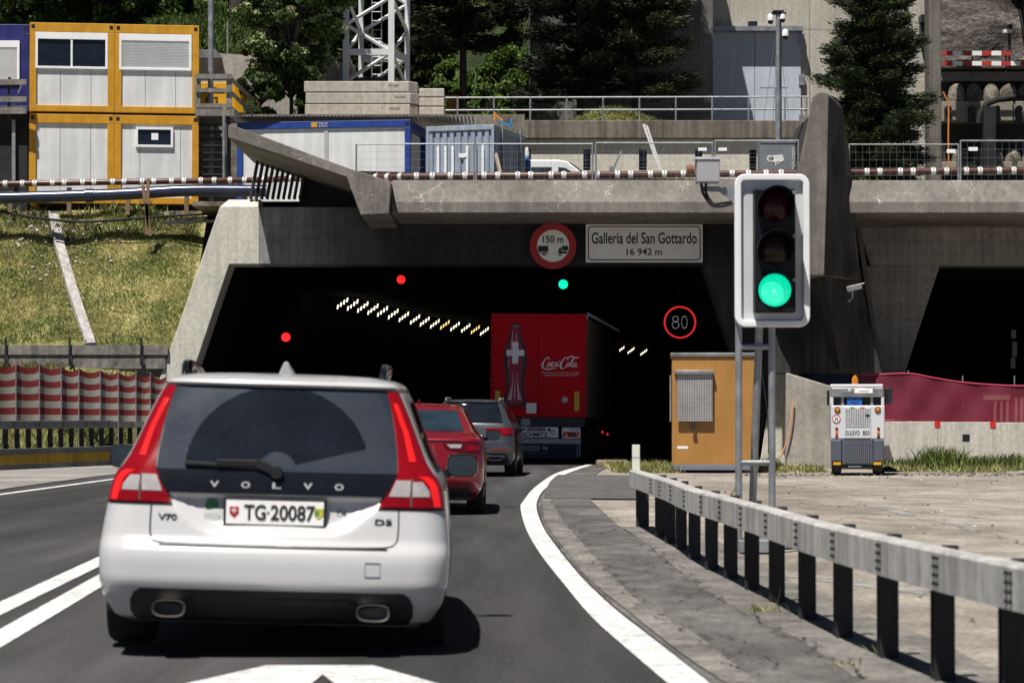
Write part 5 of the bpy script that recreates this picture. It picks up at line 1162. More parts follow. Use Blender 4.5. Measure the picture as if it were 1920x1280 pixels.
for sx in (-1, 1):
    R = lambda rows: [(z, min(sx * a, sx * b), max(sx * a, sx * b)) for z, a, b in rows]
    m = MB(); RS.patch(m, R([(.82, .60, .86), (.86, .42, .885), (.93, .36, .87), (.955, .55, .85)]), .008, 12); o = m.build("tail_lamp", plain("dark_red_lens", (.09, .004, .008), .12, var=.2, coat=.5), red, smooth=40)
    m = MB(); RS.patch(m, R([(.865, .47, .60), (.915, .42, .62)]), .012, 5, skirt=.004); m.build("reversing_lamp", M_TAILWH, o); m = MB(); RS.patch(m, R([(.835, .69, .84), (.90, .70, .83)]), .012, 5, skirt=.004); m.build("stop_lamp", M_TAILRED, o)
    m = MB(); RS.side_patch(m, sx, [(1.04, 1.0, 2.9), (1.2, 1.2, 2.55), (1.34, 1.5, 2.3)], .004, 10); m.build("side_window", M_CGLASS, red, smooth=40)
    mirror(red, sx * 1.0, 2.55, 1.02, .2, .15, M_PIANO, M_MGLASS); wheel(red, sx * .79, .92, .315, .22); wheel(red, sx * .79, 3.5, .315, .22)
m = MB(); RS.patch(m, [(.225, -.72, .72), (.30, -.76, .76), (.36, -.72, .72)], .006, 20); m.build("diffuser", M_DIFF, red, smooth=40)
m = MB(); RS.patch(m, [(.955, -.60, .60), (.965, -.60, .60)], .006, 16); m.build("boot_seam", M_BLACK, red)
plate(red, 0, RS.rear(0, .72) - .02, .72, ""); m = MB(); m.box(-.75, .75, .2, 4.1, .2, .25); m.build("underbody", M_BLACK, red)
# the small aerial
m = MB(); m.loft([Vector(p) for p in ((-.03, 1.75, 1.43), (.03, 1.75, 1.43), (.03, 1.9, 1.44), (-.03, 1.9, 1.44))], [Vector(p) for p in ((-.008, 1.73, 1.49), (.008, 1.73, 1.49), (.006, 1.77, 1.495), (-.006, 1.77, 1.495))]); m.build("shark_fin_aerial", RED, red)

# ------------------------------------------------------------------ grey off-roader
SIL = plain("silver_grey_paint", (0.085, 0.092, 0.104), .3, .5, var=.08, coat=.6)
ST = [(.26, .84, .16, 4.2, .16, .5), (.36, .90, .04, 4.35, .2, .6), (.50, .92, .0, 4.42, .22, .65), (.70, .92, .0, 4.44, .22, .65), (.78, .92, .03, 4.42, .22, .6), (.90, .915, .06, 4.3, .22, .55), (1.02, .895, .09, 4.0, .2, .5), (1.10, .85, .12, 3.5, .18, .45), (1.2, .79, .2, 3.3, .16, .4), (1.3, .745, .28, 3.05, .16, .35), (1.4, .70, .37, 2.8, .15, .3), (1.5, .645, .46, 2.55, .15, .3), (1.54, .62, .48, 2.45, .14, .3), (1.56, .60, .44, 2.4, .14, .3), (1.59, .53, .55, 2.25, .13, .3), (1.61, .4, .8, 2.1, .12, .25), (1.62, .2, 1.1, 1.9, .1, .15)]
SS = CarShape(ST, .11, .02)
suv = thing("grey_car", "silver grey off-road car just behind the red lorry", "car", (X(880, 52), 52, 0), rot=(0, .008, -.055))
SS.body("body", SIL, suv, .02, wheels=(.88, 3.5), wr=.385)
m = MB(); SS.patch(m, [(1.12, -.68, .68), (1.3, -.63, .63), (1.52, -.54, .54)], .006, 16); m.build("rear_window", M_CGLASS, suv, smooth=40)
for sx in (-1, 1):
    R = lambda rows: [(z, min(sx * a, sx * b), max(sx * a, sx * b)) for z, a, b in rows]
    m = MB(); SS.patch(m, R([(.87, .50, .86), (.92, .36, .895), (1.0, .32, .88), (1.02, .45, .86)]), .008, 12); o = m.build("tail_lamp", M_TAILDEEP, suv, smooth=40)
    m = MB(); SS.patch(m, R([(.90, .68, .86), (.99, .68, .855)]), .012, 5, skirt=.004); m.build("stop_lamp", M_TAILRED, o)
    m = MB(); SS.side_patch(m, sx, [(1.14, .55, 2.85), (1.3, .68, 2.6), (1.48, .85, 2.3)], .004, 10); m.build("side_window", M_CGLASS, suv, smooth=40)
    mirror(suv, sx * 1.03, 2.6, 1.14, .22, .17, M_PIANO, M_MGLASS); wheel(suv, sx * .81, .88, .35, .235); wheel(suv, sx * .81, 3.5, .35, .235)
    m = MB(); m.tube([(sx * .56, .75, 1.58), (sx * .57, .95, 1.635), (sx * .57, 2.0, 1.635), (sx * .55, 2.25, 1.56)], .02, 6); m.build("roof_rail", M_GALV, suv, smooth=60)
    m = MB(); q = [SS.pt(sx * x, z, .012) for x, z in ((.36, .44), (.72, .44), (.62, .36), (.42, .36))]; m.tube(q + q[:1], .014, 6); m.build("exhaust_trim", M_CHROME, suv)
m = MB(); SS.patch(m, [(.27, -.74, .74), (.36, -.80, .80), (.46, -.78, .78), (.50, -.74, .74)], .006, 20); m.build("lower_bumper", M_DIFF, suv, smooth=40)
m = MB(); SS.patch(m, [(.56, .45, .80), (.60, .45, .80)], .008, 6); SS.patch(m, [(.56, -.80, -.45), (.60, -.80, -.45)], .008, 6); m.build("reflector", M_TAILDEEP, suv)
plate(suv, 0, SS.rear(0, .82) - .02, .82, ""); m = MB(); m.box(-.78, .78, .2, 4.1, .24, .3); m.build("underbody", M_BLACK, suv)

# ------------------------------------------------------------------ lorry trailer
M_LRED = plain("lorry_red", (0.55, 0.002, 0.010), .6, var=.05, scale=.6, spec=.2)
M_CURT = plain("lorry_curtain", (0.40, 0.33, 0.25), .6, var=.3, grime=.3)
lorry = thing("lorry", "red lorry trailer with a white cross bottle picture and script logo on its doors", "lorry", (X(1007.5, 67), 67, 0), rot=(0, .010, -.104))
W2 = 1.275; zb_, zt_ = 1.22, 3.98
m = MB(); m.box(-W2, W2, .12, 13.5, zb_, zt_); m.build("box_body", M_CURT, lorry, bevel=.02)
m = MB(); m.box(-W2 + .045, -.004, 0, .118, zb_ + .01, zt_ - .1); m.build("rear_door", M_LRED, lorry, bevel=.01)
m = MB(); m.box(.004, W2 - .045, 0, .118, zb_ + .01, zt_ - .1); m.build("rear_door", M_LRED, lorry, bevel=.01)
m = MB(); m.box(-W2, W2, -.01, .119, zt_ - .098, zt_ + .012); m.box(-W2 - .002, -W2 + .043, -.01, .119, zb_, zt_ - .1); m.box(W2 - .043, W2 + .002, -.01, .119, zb_, zt_ - .1); m.build("door_frame", plain("frame_red", (.50, .003, .012), .6, var=.05, spec=.2), lorry, bevel=.006)
m = MB(); m.box(W2, W2 + .03, .15, 13.45, zt_ - .12, zt_ - .02)
for k in range(54): m.box(W2 + .0, W2 + .05, .3 + .25 * k, .34 + .25 * k, zt_ - .02, zt_ + .05)
m.build("curtain_rail", M_STEEL, lorry)
for zz_ in (1.5, 2.2, 2.9, 3.6):
    for sx in (-1, 1): m = MB(); m.box(sx * W2 - .03 if sx < 0 else W2 - .09, sx * W2 + .09 if sx < 0 else W2 + .03, -.035, .03, zz_ - .04, zz_ + .04); m.build("hinge", MATS["frame_red"], lorry, bevel=.01)
m = MB(); m.box(-W2 + .02, W2 - .02, .05, 13.4, .98, zb_ - .01); m.box(-.5, .5, .3, 13, .75, .98); m.build("chassis", M_BLACK, lorry)
bot = [(.001, 1.50), (.20, 1.50), (.30, 1.56), (.305, 1.68), (.27, 1.85), (.235, 2.05), (.255, 2.3), (.30, 2.6), (.312, 2.82), (.29, 3.02), (.22, 3.24), (.155, 3.42), (.125, 3.58), (.12, 3.64), (.135, 3.66), (.135, 3.71), (.10, 3.73), (.001, 3.73)]
def bottle(mb, k, y, dz=0.0):
    pts = spline([Vector((r * k, z, 0)) for r, z in bot[1:-1]], 3); L = [(-p.x - .62, y, p.y) for p in pts]; R_ = [(p.x - .62, y, p.y) for p in pts]; mb.grid([L, R_]); return mb
m = MB(); bottle(m, 1.0, -.004); m.build("bottle_outline", plain("print_dark_red", (.016, .003, .005), .4), lorry)
m = MB(); bottle(m, .70, -.006); m.v = [(v[0], v[1], 1.56 + (v[2] - 1.5) * .95) for v in m.v]; m.build("bottle_body", plain("print_mid_red", (.30, .008, .03), .4, var=.25, scale=4), lorry)
m = MB()
for pts, wd in (([(-.70, 3.5), (-.715, 3.2), (-.73, 3.0)], [.02, .03, .01]), ([(-.60, 3.45), (-.59, 3.2), (-.57, 3.0)], [.02, .03, .01]), ([(-.67, 2.45), (-.69, 2.1), (-.76, 1.68)], [.01, .02, .12]), ([(-.57, 2.4), (-.55, 2.1), (-.50, 1.68)], [.01, .02, .12]), ([(-.63, 1.72), (-.62, 2.2)], [.04, .01]), ([(-.78, 2.9), (-.80, 2.7), (-.79, 2.5)], [.0, .02, .0]), ([(-.50, 3.64), (-.62, 3.66), (-.68, 3.62)], [.0, .03, .0])):
    ribbon(m, pts, wd, -.008)
m.build("bottle_highlight", plain("print_pink", (.85, .42, .44), .4, var=.3, scale=6), lorry)
m = MB(); m.box(-.86, -.38, -.012, -.009, 2.86, 3.02); m.box(-.70, -.54, -.0115, -.0095, 2.65, 2.86); m.box(-.70, -.54, -.0115, -.0095, 3.02, 3.23); m.build("white_cross", plain("print_white", (.92, .92, .93), .6), lorry)
# script logo in flowing strokes: unit space x 0..10, z 0..4
m = MB()
def sc(pts, wd): ribbon(m, [(.09 + p[0] * .1, 2.50 + p[1] * .095) for p in pts], [w_ * .1 for w_ in wd], -.006, 8)
sc([(2.0, 2.7), (1.9, 3.3), (1.4, 3.3), (.7, 2.5), (.25, 1.5), (.3, .6), (.8, .35), (1.5, .75)], [.12, .3, .2, .3, .5, .45, .2, .1])
sc([(.1, .5), (.9, .15), (1.8, .05), (2.6, .25), (3.2, .35), (4.0, .3)], [.06, .25, .3, .25, .2, .05])
sc([(2.2, 2.0), (1.75, 1.5), (1.65, 1.0), (2.0, .85), (2.4, 1.4), (2.35, 1.95), (2.1, 2.05)], [.15, .3, .3, .15, .28, .2, .1])
sc([(3.25, 1.85), (3.1, 2.1), (2.8, 1.7), (2.65, 1.1), (2.95, .85), (3.4, 1.3)], [.2, .2, .3, .3, .18, .08])
sc([(4.2, 1.9), (3.9, 2.05), (3.6, 1.5), (3.6, 1.0), (3.9, .95), (4.25, 1.6), (4.35, 2.0), (4.2, 1.2), (4.4, .95), (4.8, 1.3)], [.15, .15, .3, .28, .12, .2, .28, .28, .18, .06])
sc([(4.6, 2.2), (5.0, 2.35)], [.16, .16])
sc([(6.9, 2.6), (6.95, 3.25), (6.4, 3.4), (5.7, 2.6), (5.15, 1.5), (5.2, .5), (5.8, .3), (6.5, .9)], [.12, .3, .2, .3, .5, .45, .2, .1])
sc([(6.9, 2.7), (7.3, 3.5), (8.2, 3.7), (9.3, 3.3), (10.1, 3.75)], [.1, .28, .32, .3, .08])
sc([(7.2, 1.95), (6.8, 1.5), (6.65, .95), (7.0, .8), (7.4, 1.3), (7.4, 1.85), (7.15, 2.0)], [.15, .3, .3, .15, .28, .2, .1])
sc([(7.6, 1.0), (8.2, 2.2), (8.55, 3.1), (8.4, 3.25), (8.05, 2.3), (7.85, 1.2), (8.1, .8), (8.5, 1.2)], [.1, .18, .18, .15, .3, .34, .18, .06])
sc([(9.1, 1.85), (8.8, 2.0), (8.5, 1.4), (8.5, .9), (8.8, .85), (9.15, 1.5), (9.3, 2.0), (9.15, 1.1), (9.35, .8), (9.7, 1.1)], [.15, .15, .3, .28, .12, .2, .28, .28, .18, .06])
m.build("script_logo", MATS["print_white"], lorry)
text(lorry, "Produziert in der Schweiz seit 1936.", 1.02, .05, (.60, -.006, 2.42), M_WLETTER); text(lorry, "Fabriqu\u00e9 en Suisse depuis 1936.", .88, .05, (.62, -.006, 2.345), M_WLETTER)
for x in (-1.085, 1.04):
    m = MB(); m.box(x - .065, x + .065, -.008, .0, 1.40, 1.92); m.build("reflector_strip", plain("reflector_yellow", (.62, .42, .01), .4), lorry)
m = MB(); m.box(-.31, -.04, -.01, -.002, 1.33, 1.60); m.build("square_sticker", M_SIGNWH, lorry); m = MB(); m.lathe([(.075, 0), (.075, .004)], (.72, -.008, 1.70), (0, 1, 0), 24); o = m.build("round_sticker", M_SIGNWH, lorry); m = MB(); m.ring(.03, .055, (.72, -.011, 1.70), (0, 1, 0), .002, 20); m.build("sticker_ring", M_BLUE, o)
# bumper, lamps, mudflap
m = MB(); m.box(-1.1, .56, -.03, .04, .68, .965); m.build("bumper_panel", M_SIGNWH, lorry, bevel=.01); m = MB(); m.box(.65, 1.15, -.03, .04, .67, .96); o = m.build("lamp_panel", M_SIGNWH, lorry, bevel=.01)
m = MB(); m.box(.69, 1.12, -.05, -.03, .71, .84); m.build("tail_lamp", M_TAILDEEP, o); m = MB()
for x in (.78, 1.09): m.cbox((x, -.054, .745), (.05, .01, .05))
m.build("stop_lamp", M_LAMPGLOW, o); m = MB()
for x in (.74, 1.05): m.cbox((x, -.053, .80), (.05, .008, .05))
m.build("clear_lamp", M_TAILWH, o)
m = MB(); m.box(-1.15, -.68, -.05, -.03, .71, .84); m.build("tail_lamp", M_TAILDEEP, lorry)
text(lorry, "CH 34 t", .26, .065, (1.0, -.034, .905), M_LETTER); text(lorry, "SCHMITZ", .68, .12, (-.06, -.034, .765), M_LETTER, font_bold=.03)
m = MB(); m.box(-.30, .22, -.045, -.03, .85, .955); o = m.build("number_plate", plain("dull_plate", (.4, .41, .41), .5), lorry); text(lorry, "OZN 174913", .46, .07, (-.04, -.047, .902), M_LETTER, font_bold=.02)
for x in (-.5, .40): m = MB(); m.ring(.04, .06, (x, -.036, .83), (0, 1, 0), .004, 20); m.build("bumper_emblem", M_LETTER, lorry)
for x in (-.38, .31): m = MB(); m.lathe([(.04, 0), (.04, .003)], (x, -.035, .90), (0, 1, 0), 16); m.build("bumper_emblem", M_LETTER, lorry)
m = MB(); m.box(-1.15, 1.16, -.02, .05, .52, .655); m.build("underrun_bar", plain("bar_grey", (.45, .46, .47), .5), lorry, bevel=.015)
m = MB(); m.box(-1.2, 1.16, .02, .05, .13, .52); m.build("mudflap", plain("mudflap_navy", (.008, .012, .03), .6), lorry)
text(lorry, "SCHMITZ", .46, .085, (-.16, .016, .425), plain("flap_lettering", (.30, .36, .42), .6), font_bold=.04); text(lorry, "CARGOBULL", .46, .05, (-.16, .016, .35), MATS["flap_lettering"], font_bold=.03); text(lorry, "The Trailer Company.", .66, .04, (-.06, .016, .26), MATS["flap_lettering"])
m = MB(); m.prism([(.11, .014, .44), (.2, .014, .45), (.27, .014, .42), (.27, .014, .33), (.24, .014, .33), (.23, .014, .37), (.17, .014, .37), (.16, .014, .34), (.13, .014, .4)], (0, .002, 0)); m.build("animal_emblem", MATS["flap_lettering"], lorry)
m = MB()
for x in (1.06, 1.12): m.bar((x, .016, .18), (x + .02, .016, .49), .025, .004)
m.build("flap_stripe", MATS["flap_lettering"], lorry)
for y in (2.2, 3.5, 4.8):
    for sx in (-1, 1): wheel(lorry, sx * 1.03, y, .5, .38)
m = MB(); m.box(W2 - .05, W2 - .0, 5.6, 10, .5, 1.15); m.build("side_guard", M_DARKMET, lorry)
for y, z in ((6.5, .8), (8.8, .72)):
    m = MB(); m.cbox((W2 + .015, y, z), (.03, .12, .06)); m.build("side_lamp", M_SIGR, lorry)
m = MB(); m.box(-1.2, 1.2, 13.9, 16.0, .5, 3.7); m.box(-.5, .5, 12.0, 15.8, .6, .95); m.build("tractor_cab", M_LRED, lorry, bevel=.15, seg=3)
for y in (12.2, 15.3):
    for sx in (-1, 1): wheel(lorry, sx * 1.03, y, .5, .32)

# ------------------------------------------------------------------ white van on the terrace (side view, nose to the right)
WVAN = plain("van_white", (.76, .77, .77), .35, var=.03, coat=.3)
van = thing("white_van", "white delivery van parked on the terrace behind the mesh fence", "van", (X(1045, 74.5), 74.5, 7.03))
prof = [(-2.6, .35), (-2.6, 1.5), (-2.5, 1.78), (-2.2, 1.86), (.05, 1.86), (.32, 1.80), (.80, 1.42), (1.08, 1.16), (1.65, 1.0), (1.88, .8), (1.9, .35)]
m = MB(); m.prism([(x, 0, z) for x, z in prof], (0, 1.7, 0)); m.build("body", WVAN, van, bevel=.06, seg=3)
for q in ([(-.78, 1.12), (-.78, 1.63), (-.16, 1.63), (-.16, 1.12)], [(.03, 1.12), (.03, 1.63), (.26, 1.60), (.5, 1.44), (.78, 1.16), (.78, 1.12)]):
    m = MB(); m.prism([(x + .55 if False else x, -.006, z) for x, z in q], (0, .01, 0)); m.build("side_window", plain("van_glass", (.03, .045, .05), .06, var=.3), van)
m = MB(); m.prism([(.36, .12, 1.79), (.80, .12, 1.44), (1.05, .12, 1.2), (1.08, .1, 1.22), (.82, .12, 1.47), (.37, .12, 1.81)], (0, 1.45, 0)); m.build("windscreen", M_CGLASS, van)
for x in (-1.6, 1.2):
    for y in (.02, 1.68): m = MB(); m.lathe([(.31, -.1), (.31, .1)], (x, y, .31), (0, 1, 0), 24); m.build("wheel", M_RUBBER, van)
m = MB(); m.cbox((.68, -.1, 1.2), (.14, .12, .2)); m.build("wing_mirror", M_BLACK, van, bevel=.03)
m = MB(); m.cbox((.0, .85, 1.88), (.16, .12, .06)); m.build("roof_aerial", M_BLACK, van)
# ================================================================== roadside things
# traffic signal on a two-legged tubular mast
YT = 23.4
M_BACK = plain("signal_board_grey", (0.60, 0.625, 0.635), .5, .1, var=.07, scale=2)
M_BOARDRIM = plain("signal_rim_white", (0.80, 0.81, 0.82), .4, var=.04)
sig = thing("traffic_signal", "big three-lamp traffic signal showing green on a tubular mast by the guardrail", "traffic light", G(1416, 1035))
cx, cz = X(1448, YT), Z(470, YT); so = Vector((cx, YT, cz)); w, h = .700, 1.43
def loc_m(fn):                                         # builds in board space, placed in the world
    m = MB(); fn(m); m.v = [tuple(so + Vector(v)) for v in m.v]; return m
m = loc_m(lambda m: frame_rr(m, w, h, .10, .062, -.055, .03)); m.build("board_rim", M_BOARDRIM, sig, world=True, bevel=.012, seg=3)
m = loc_m(lambda m: m.prism([(p[0], 0.0, p[1]) for p in rrect(w - .10, h - .10, .055)], (0, .02, 0))); m.build("back_board", M_BACK, sig, world=True)
hx0, hx1 = X(1412, YT) - cx, X(1488, YT) - cx
hz1, hz0 = Z(357, YT) - cz, Z(587, YT) - cz
m = loc_m(lambda m: m.box(hx0, hx1, -.20, -.002, hz0, hz1)); m.build("lamp_housing", plain("signal_black", (.006, .007, .010), .5, var=.2, spec=.25), sig, world=True, bevel=.012)
M_HOOD = plain("hood_black", (.004, .004, .005), .7, var=.2, spec=.15)
M_LRD = plain("lens_red_off", (0.035, 0.003, 0.008), .2, spec=.25); M_LAM = plain("lens_amber_off", (0.018, 0.009, 0.006), .2, spec=.25)
M_LGR = emit("lens_green_lit", (0.0, 0.80, 0.45), .85); M_LGRC = emit("lens_green_core", (0.16, 0.95, 0.66), 1.0)
for k, py in enumerate((390, 470, 546)):
    c = Vector((X(1449, YT) - cx, -.20, Z(py, YT) - cz)); r = .158
    def hood(m):
        n = 28; a0 = math.radians(-40 if k < 2 else -20); ang = [a0 + (math.pi - 2 * a0) * i / n for i in range(n + 1)]; d = .24
        f = lambda a, rr, y: Vector((c.x + rr * math.cos(a), y, c.z + rr * math.sin(a)))
        dd = lambda a: c.y - (.05 + d * sstep(-.75, .9, math.sin(a))) * (1.0 if k < 2 else .28)
        m.grid([[f(a, r + .012, c.y) for a in ang], [f(a, r + .014, dd(a)) for a in ang], [f(a, r + .004, dd(a)) for a in ang], [f(a, r + .002, c.y) for a in ang]])
    o = loc_m(hood).build("lamp_hood", M_HOOD, sig, world=True, smooth=40)
    m = loc_m(lambda m: m.lathe([(.001, -.05), (.07, -.044), (.12, -.028), (r - .006, .0), (r - .006, .004)], c, (0, 1, 0), 32)); lens = m.build("lens", (M_LRD, M_LAM, M_LGR)[k], sig, world=True, smooth=50)
    if k == 2:
        for rr_, mt_ in ((.118, "lens_green_mid"), (.085, "lens_green_inner"), (.05, "lens_green_centre")):
            yy_ = -.055 + (.118 - rr_) * -.02; m = loc_m(lambda m: m.lathe([(.001, yy_ - .002), (rr_ * .6, yy_ - .001 + .006), (rr_, yy_ + .028 if rr_ > .1 else yy_ + .014), (rr_, yy_ + .032)], c + Vector((-.012, 0, -.012)), (0, 1, 0), 28)); m.build("lens_core", emit(mt_, {"lens_green_mid": (.03, .86, .52), "lens_green_inner": (.16, .95, .66), "lens_green_centre": (.42, 1.0, .82)}[mt_], 1.0), lens, world=True, smooth=50)
    m = loc_m(lambda m: [m.cbox((hx1 - .012, -.202, hz1 - .035 - .0 - (h * .285) * j), (.03, .012, .03)) for j in (k,)] and m); m.build("latch", M_GALV, sig, world=True)
base = G(1416, 1036)
def leg_pts(pxt, pyt, pxb, pyb, dy=0): a = P(pxt, pyt, YT + .06 + dy); b = P(pxb, pyb, YT + .06 + dy); b.z = 0.0; return a, b
for a, b in ((1385, 1385), (1447, 1448)):
    m = MB(); p, q = leg_pts(a, 600, b, 1036); m.cyl(p, q, .033, 16); m.build("mast_tube", M_GALV, sig, world=True, smooth=40)
m = MB(); p = P(1424, 600, YT + .1); q = P(1408, 1036, YT + .45); q.z = 0; m.cyl(p, q, .036, 16); m.build("rear_tube", M_GALV, sig, world=True, smooth=40)
for py in (650, 867):
    m = MB(); m.cyl(P(1385, py, YT + .06), P(1447, py, YT + .06), .026, 12); m.build("rung", M_GALV, sig, world=True, smooth=40)
for i, py in enumerate((400, 540)):
    m = MB(); m.box(X(1383, YT) , X(1450, YT), YT + .02, YT + .05, Z(py + 8, YT), Z(py - 8, YT)); m.build("bracket", M_GALV, sig, world=True)
for a, b in ((1385, 1385), (1447, 1448)):
    m = MB(); p = P(a, 600, YT + .06); q = P(a, 340, YT + .07); m.cyl(p, q, .033, 12); m.build("mast_tube", M_GALV, sig, world=True, smooth=40)
m = MB(); q = G(1416, 1032); m.box(q.x - .19, q.x + .19, YT - .05, YT + .6, .0, .12); m.build("base_plate", M_GALV, sig, world=True, bevel=.01)
# detector box beside the board
m = MB(); m.box(X(1306, YT), X(1349, YT), YT - .12, YT + .1, Z(344, YT), Z(299, YT)); db = m.build("detector_box", plain("box_grey", (.36, .36, .38), .5, var=.05), sig, world=True, bevel=.01)
m = MB(); m.box(X(1303, YT), X(1351, YT), YT - .13, YT + .11, Z(301, YT), Z(297, YT)); m.build("box_lid", plain("lid_pale", (.6, .6, .62), .5), db, world=True)
m = MB(); m.lathe([(.04, 0), (.05, -.05), (.05, -.07)], P(1302, 318, YT), (1, 0, 0), 12); m.build("detector_lens", plain("lens_brown", (.25, .12, .07), .4), db, world=True)
m = MB(); m.prism([P(1316, 349, YT), P(1350, 349, YT), P(1352, 352, YT), P(1376, 346, YT), P(1376, 376, YT), P(1366, 372, YT), P(1350, 360, YT), P(1316, 358, YT)], (0, .03, 0)); m.build("box_bracket", M_GALV, sig, world=True)
m = MB()
for s_ in (0, 6): m.tube(spline([P(1315 + s_ * 1.5, 343, YT - .03), P(1318 + s_, 362, YT - .04), P(1334 + s_ * .5, 384 - s_ * .3, YT - .04), P(1352, 387 - s_, YT - .04), P(1372, 382 - s_ * .6, YT - .0)], 5), .013, 8)
m.build("cable", M_RUBBER, sig, world=True)
m = MB(); m.tube(spline([P(1378, 915, YT + .1), P(1352, 960, YT + .0), P(1340, 1010, YT - .1), P(1345, 1040, YT - .1), P(1390, 1042, YT + .1)], 5), .012, 6); m.v = [(v[0], v[1], max(v[2], .01)) for v in m.v]; m.build("cable", plain("cable_ochre", (.2, .16, .08), .6), sig, world=True)

# guardrail on the right
post_px = [(1205, 988), (1238, 1008), (1257, 1019), (1278, 1031), (1303, 1050), (1335, 1069), (1371, 1086), (1411, 1107), (1458, 1130), (1515, 1162), (1583, 1197), (1667, 1235), (1771, 1278)]
pw = [G(*p) for p in post_px]; pw += [pw[-1] + (pw[-1] - pw[-2]) * k + Vector((.012 * k * k, 0, 0)) for k in range(1, 6)]
M_RAIL = concrete("weathered_rail", (0.60, 0.59, 0.57), .78, .65, bump=.15, rough=.6); M_POST = plain("dark_post", (0.028, 0.029, 0.031), .7, .1, var=.3, grime=.3)
rail = thing("guardrail", "weathered box-beam guardrail on dark posts along the right shoulder", "guardrail", pw[6])
ctr = [Vector((p.x - .075, p.y, 0)) for p in pw]; ctr[0] += Vector((-.01, .12, 0))
cs = spline(ctr, 3); L_, R_ = [], []
for i, p in enumerate(cs):
    d = (cs[min(i + 1, len(cs) - 1)] - cs[max(i - 1, 0)]).normalized(); n_ = Vector((-d.y, d.x, 0)); n_ = n_ if n_.x > 0 else -n_
    L_.append(p - n_ * .062); R_.append(p + n_ * .062)
zt1, zb1 = .652, .462
def up(p, z): return Vector((p.x, p.y, z))
rings = [[up(a, zb1), up(a, zt1 - .012), up(a + (b - a) * .1, zt1), up(b - (b - a) * .1, zt1), up(b, zt1 - .012), up(b, zb1)] for a, b in zip(L_, R_)]
m = MB(); m.grid(rings, wrap=True); k = len(rings[0]); m.add(rings[0], [tuple(range(k))]); m.add(rings[-1], [tuple(range(k))]); m.build("rail", M_RAIL, rail, world=True, smooth=30)
for i, p in enumerate(pw):
    pwd = .10 if i else .145
    m = MB(); q = Vector((p.x + .0, p.y, 0)); m.box(q.x - pwd / 2, q.x + pwd / 2, q.y - .012, q.y, -.02, zb1 - .003); m.box(q.x - .006, q.x + .006, q.y, q.y + .09, -.02, zb1 - .003); m.box(q.x - pwd / 2, q.x + pwd / 2, q.y + .09, q.y + .1, -.02, zb1 - .003)
    m.build("post", M_POST, rail, world=True)
    if i:
        m = MB(); m.box(q.x + .0, q.x + .065, q.y - .04, q.y + .05, zt1 - .03, zt1 + .003); m.build("post_cap", M_POST, rail, world=True)
for i in range(1, len(pw) - 1, 1):
    a = cs[min(len(cs) - 2, i * 3 + 1)]; b = cs[min(len(cs) - 1, i * 3 + 2)]; d = (b - a).normalized(); nn = Vector((-d.y, d.x, 0)); nn = nn if nn.x < 0 else -nn
    m = MB()
    for j in range(4):
        for s_ in (-.03, .03): c = a + d * s_ + nn * .066; m.cbox((c.x, c.y, zb1 + .035 + .04 * j), (.016, .022, .016))
    m.build("bolt_pattern", M_DARKMET, rail, world=True)
t = thing("delineator", "short white delineator post standing on the end of the guardrail", "post", (cs[0].x + .01, cs[0].y - .12, zt1))
m = MB(); m.box(-.044, .044, -.02, .02, 0, .29); m.build("body", plain("delineator_white", (.70, .71, .62), .5), t, bevel=.006); m = MB(); m.box(-.0445, .0445, -.0215, -.0205, .14, .148); m.build("band", M_GALV, t)
# ------------------------------------------------------------------ orange booth
M_BOOTH = plain("booth_ochre", (0.42, 0.205, 0.050), .55, var=.07, scale=1.4, grime=.1)
bx0, bx1 = X(1259, 56.2), X(1421, 56.2); bw = bx1 - bx0; bh = Z(663, 56.2)
t = thing("control_booth", "ochre site cabin with a chequer-plate hatch beside the tunnel mouth", "booth", (bx0, 56.2, 0), -.06)
m = MB(); m.box(.012, bw - .012, .012, 2.2, .17, bh - .06); m.build("wall", M_BOOTH, t, bevel=.01)
m = MB(); m.box(-.02, bw + .02, -.03, 2.24, bh - .06, bh + .02); m.build("roof", M_STEEL, t, bevel=.01)
m = MB(); m.box(0, bw, -.01, 2.2, .05, .17); m.build("base_frame", plain("base_bluegrey", (.16, .19, .24), .6), t, bevel=.01)
m = MB()
for x in (.2, bw - .2): m.box(x - .12, x + .12, .05, .4, -.02, .05); m.box(x - .12, x + .12, 1.8, 2.1, -.02, .05)
m.build("foot", M_WOOD, t)
m = MB()
for x in (.76, 1.36): m.box(x, x + .006, .008, .013, .18, bh - .07)
m.build("panel_joint", plain("joint_ochre", (.3, .14, .03), .6), t)
k = 162 / bw; zf = lambda py: Z(py, 56.15); xf = lambda px: X(px, 56.15) - bx0
def chequer():
    mm, nt, b = _new("chequer_plate"); co = _coords(nt)
    w1 = nt.nodes.new("ShaderNodeTexChecker"); w1.inputs["Scale"].default_value = 26; mp = _coords(nt); mp.inputs["Rotation"].default_value = (0, math.radians(45), 0); nt.links.new(mp.outputs[0], w1.inputs["Vector"])
    w1.inputs["Color1"].default_value = (.52, .50, .49, 1); w1.inputs["Color2"].default_value = (.22, .21, .205, 1); nz = _noise(nt, co, 3, 3)
    c = _mix(nt, 1.0, w1.outputs[0], _ramp(nt, nz.outputs[0], [(.3, .75), (.7, 1.05)]).outputs[0], 'MULTIPLY'); nt.links.new(c, b.inputs["Base Color"]); b.inputs["Metallic"].default_value = .35; b.inputs["Roughness"].default_value = .45; return mm
m = MB(); m.box(xf(1269), xf(1336), -.10, -.06, zf(790), zf(699)); o = m.build("hatch", chequer(), t, bevel=.006)
m = MB(); m.box(xf(1265), xf(1338), -.16, .01, zf(701), zf(694)); m.build("hatch_canopy", M_STEEL, t, bevel=.01)
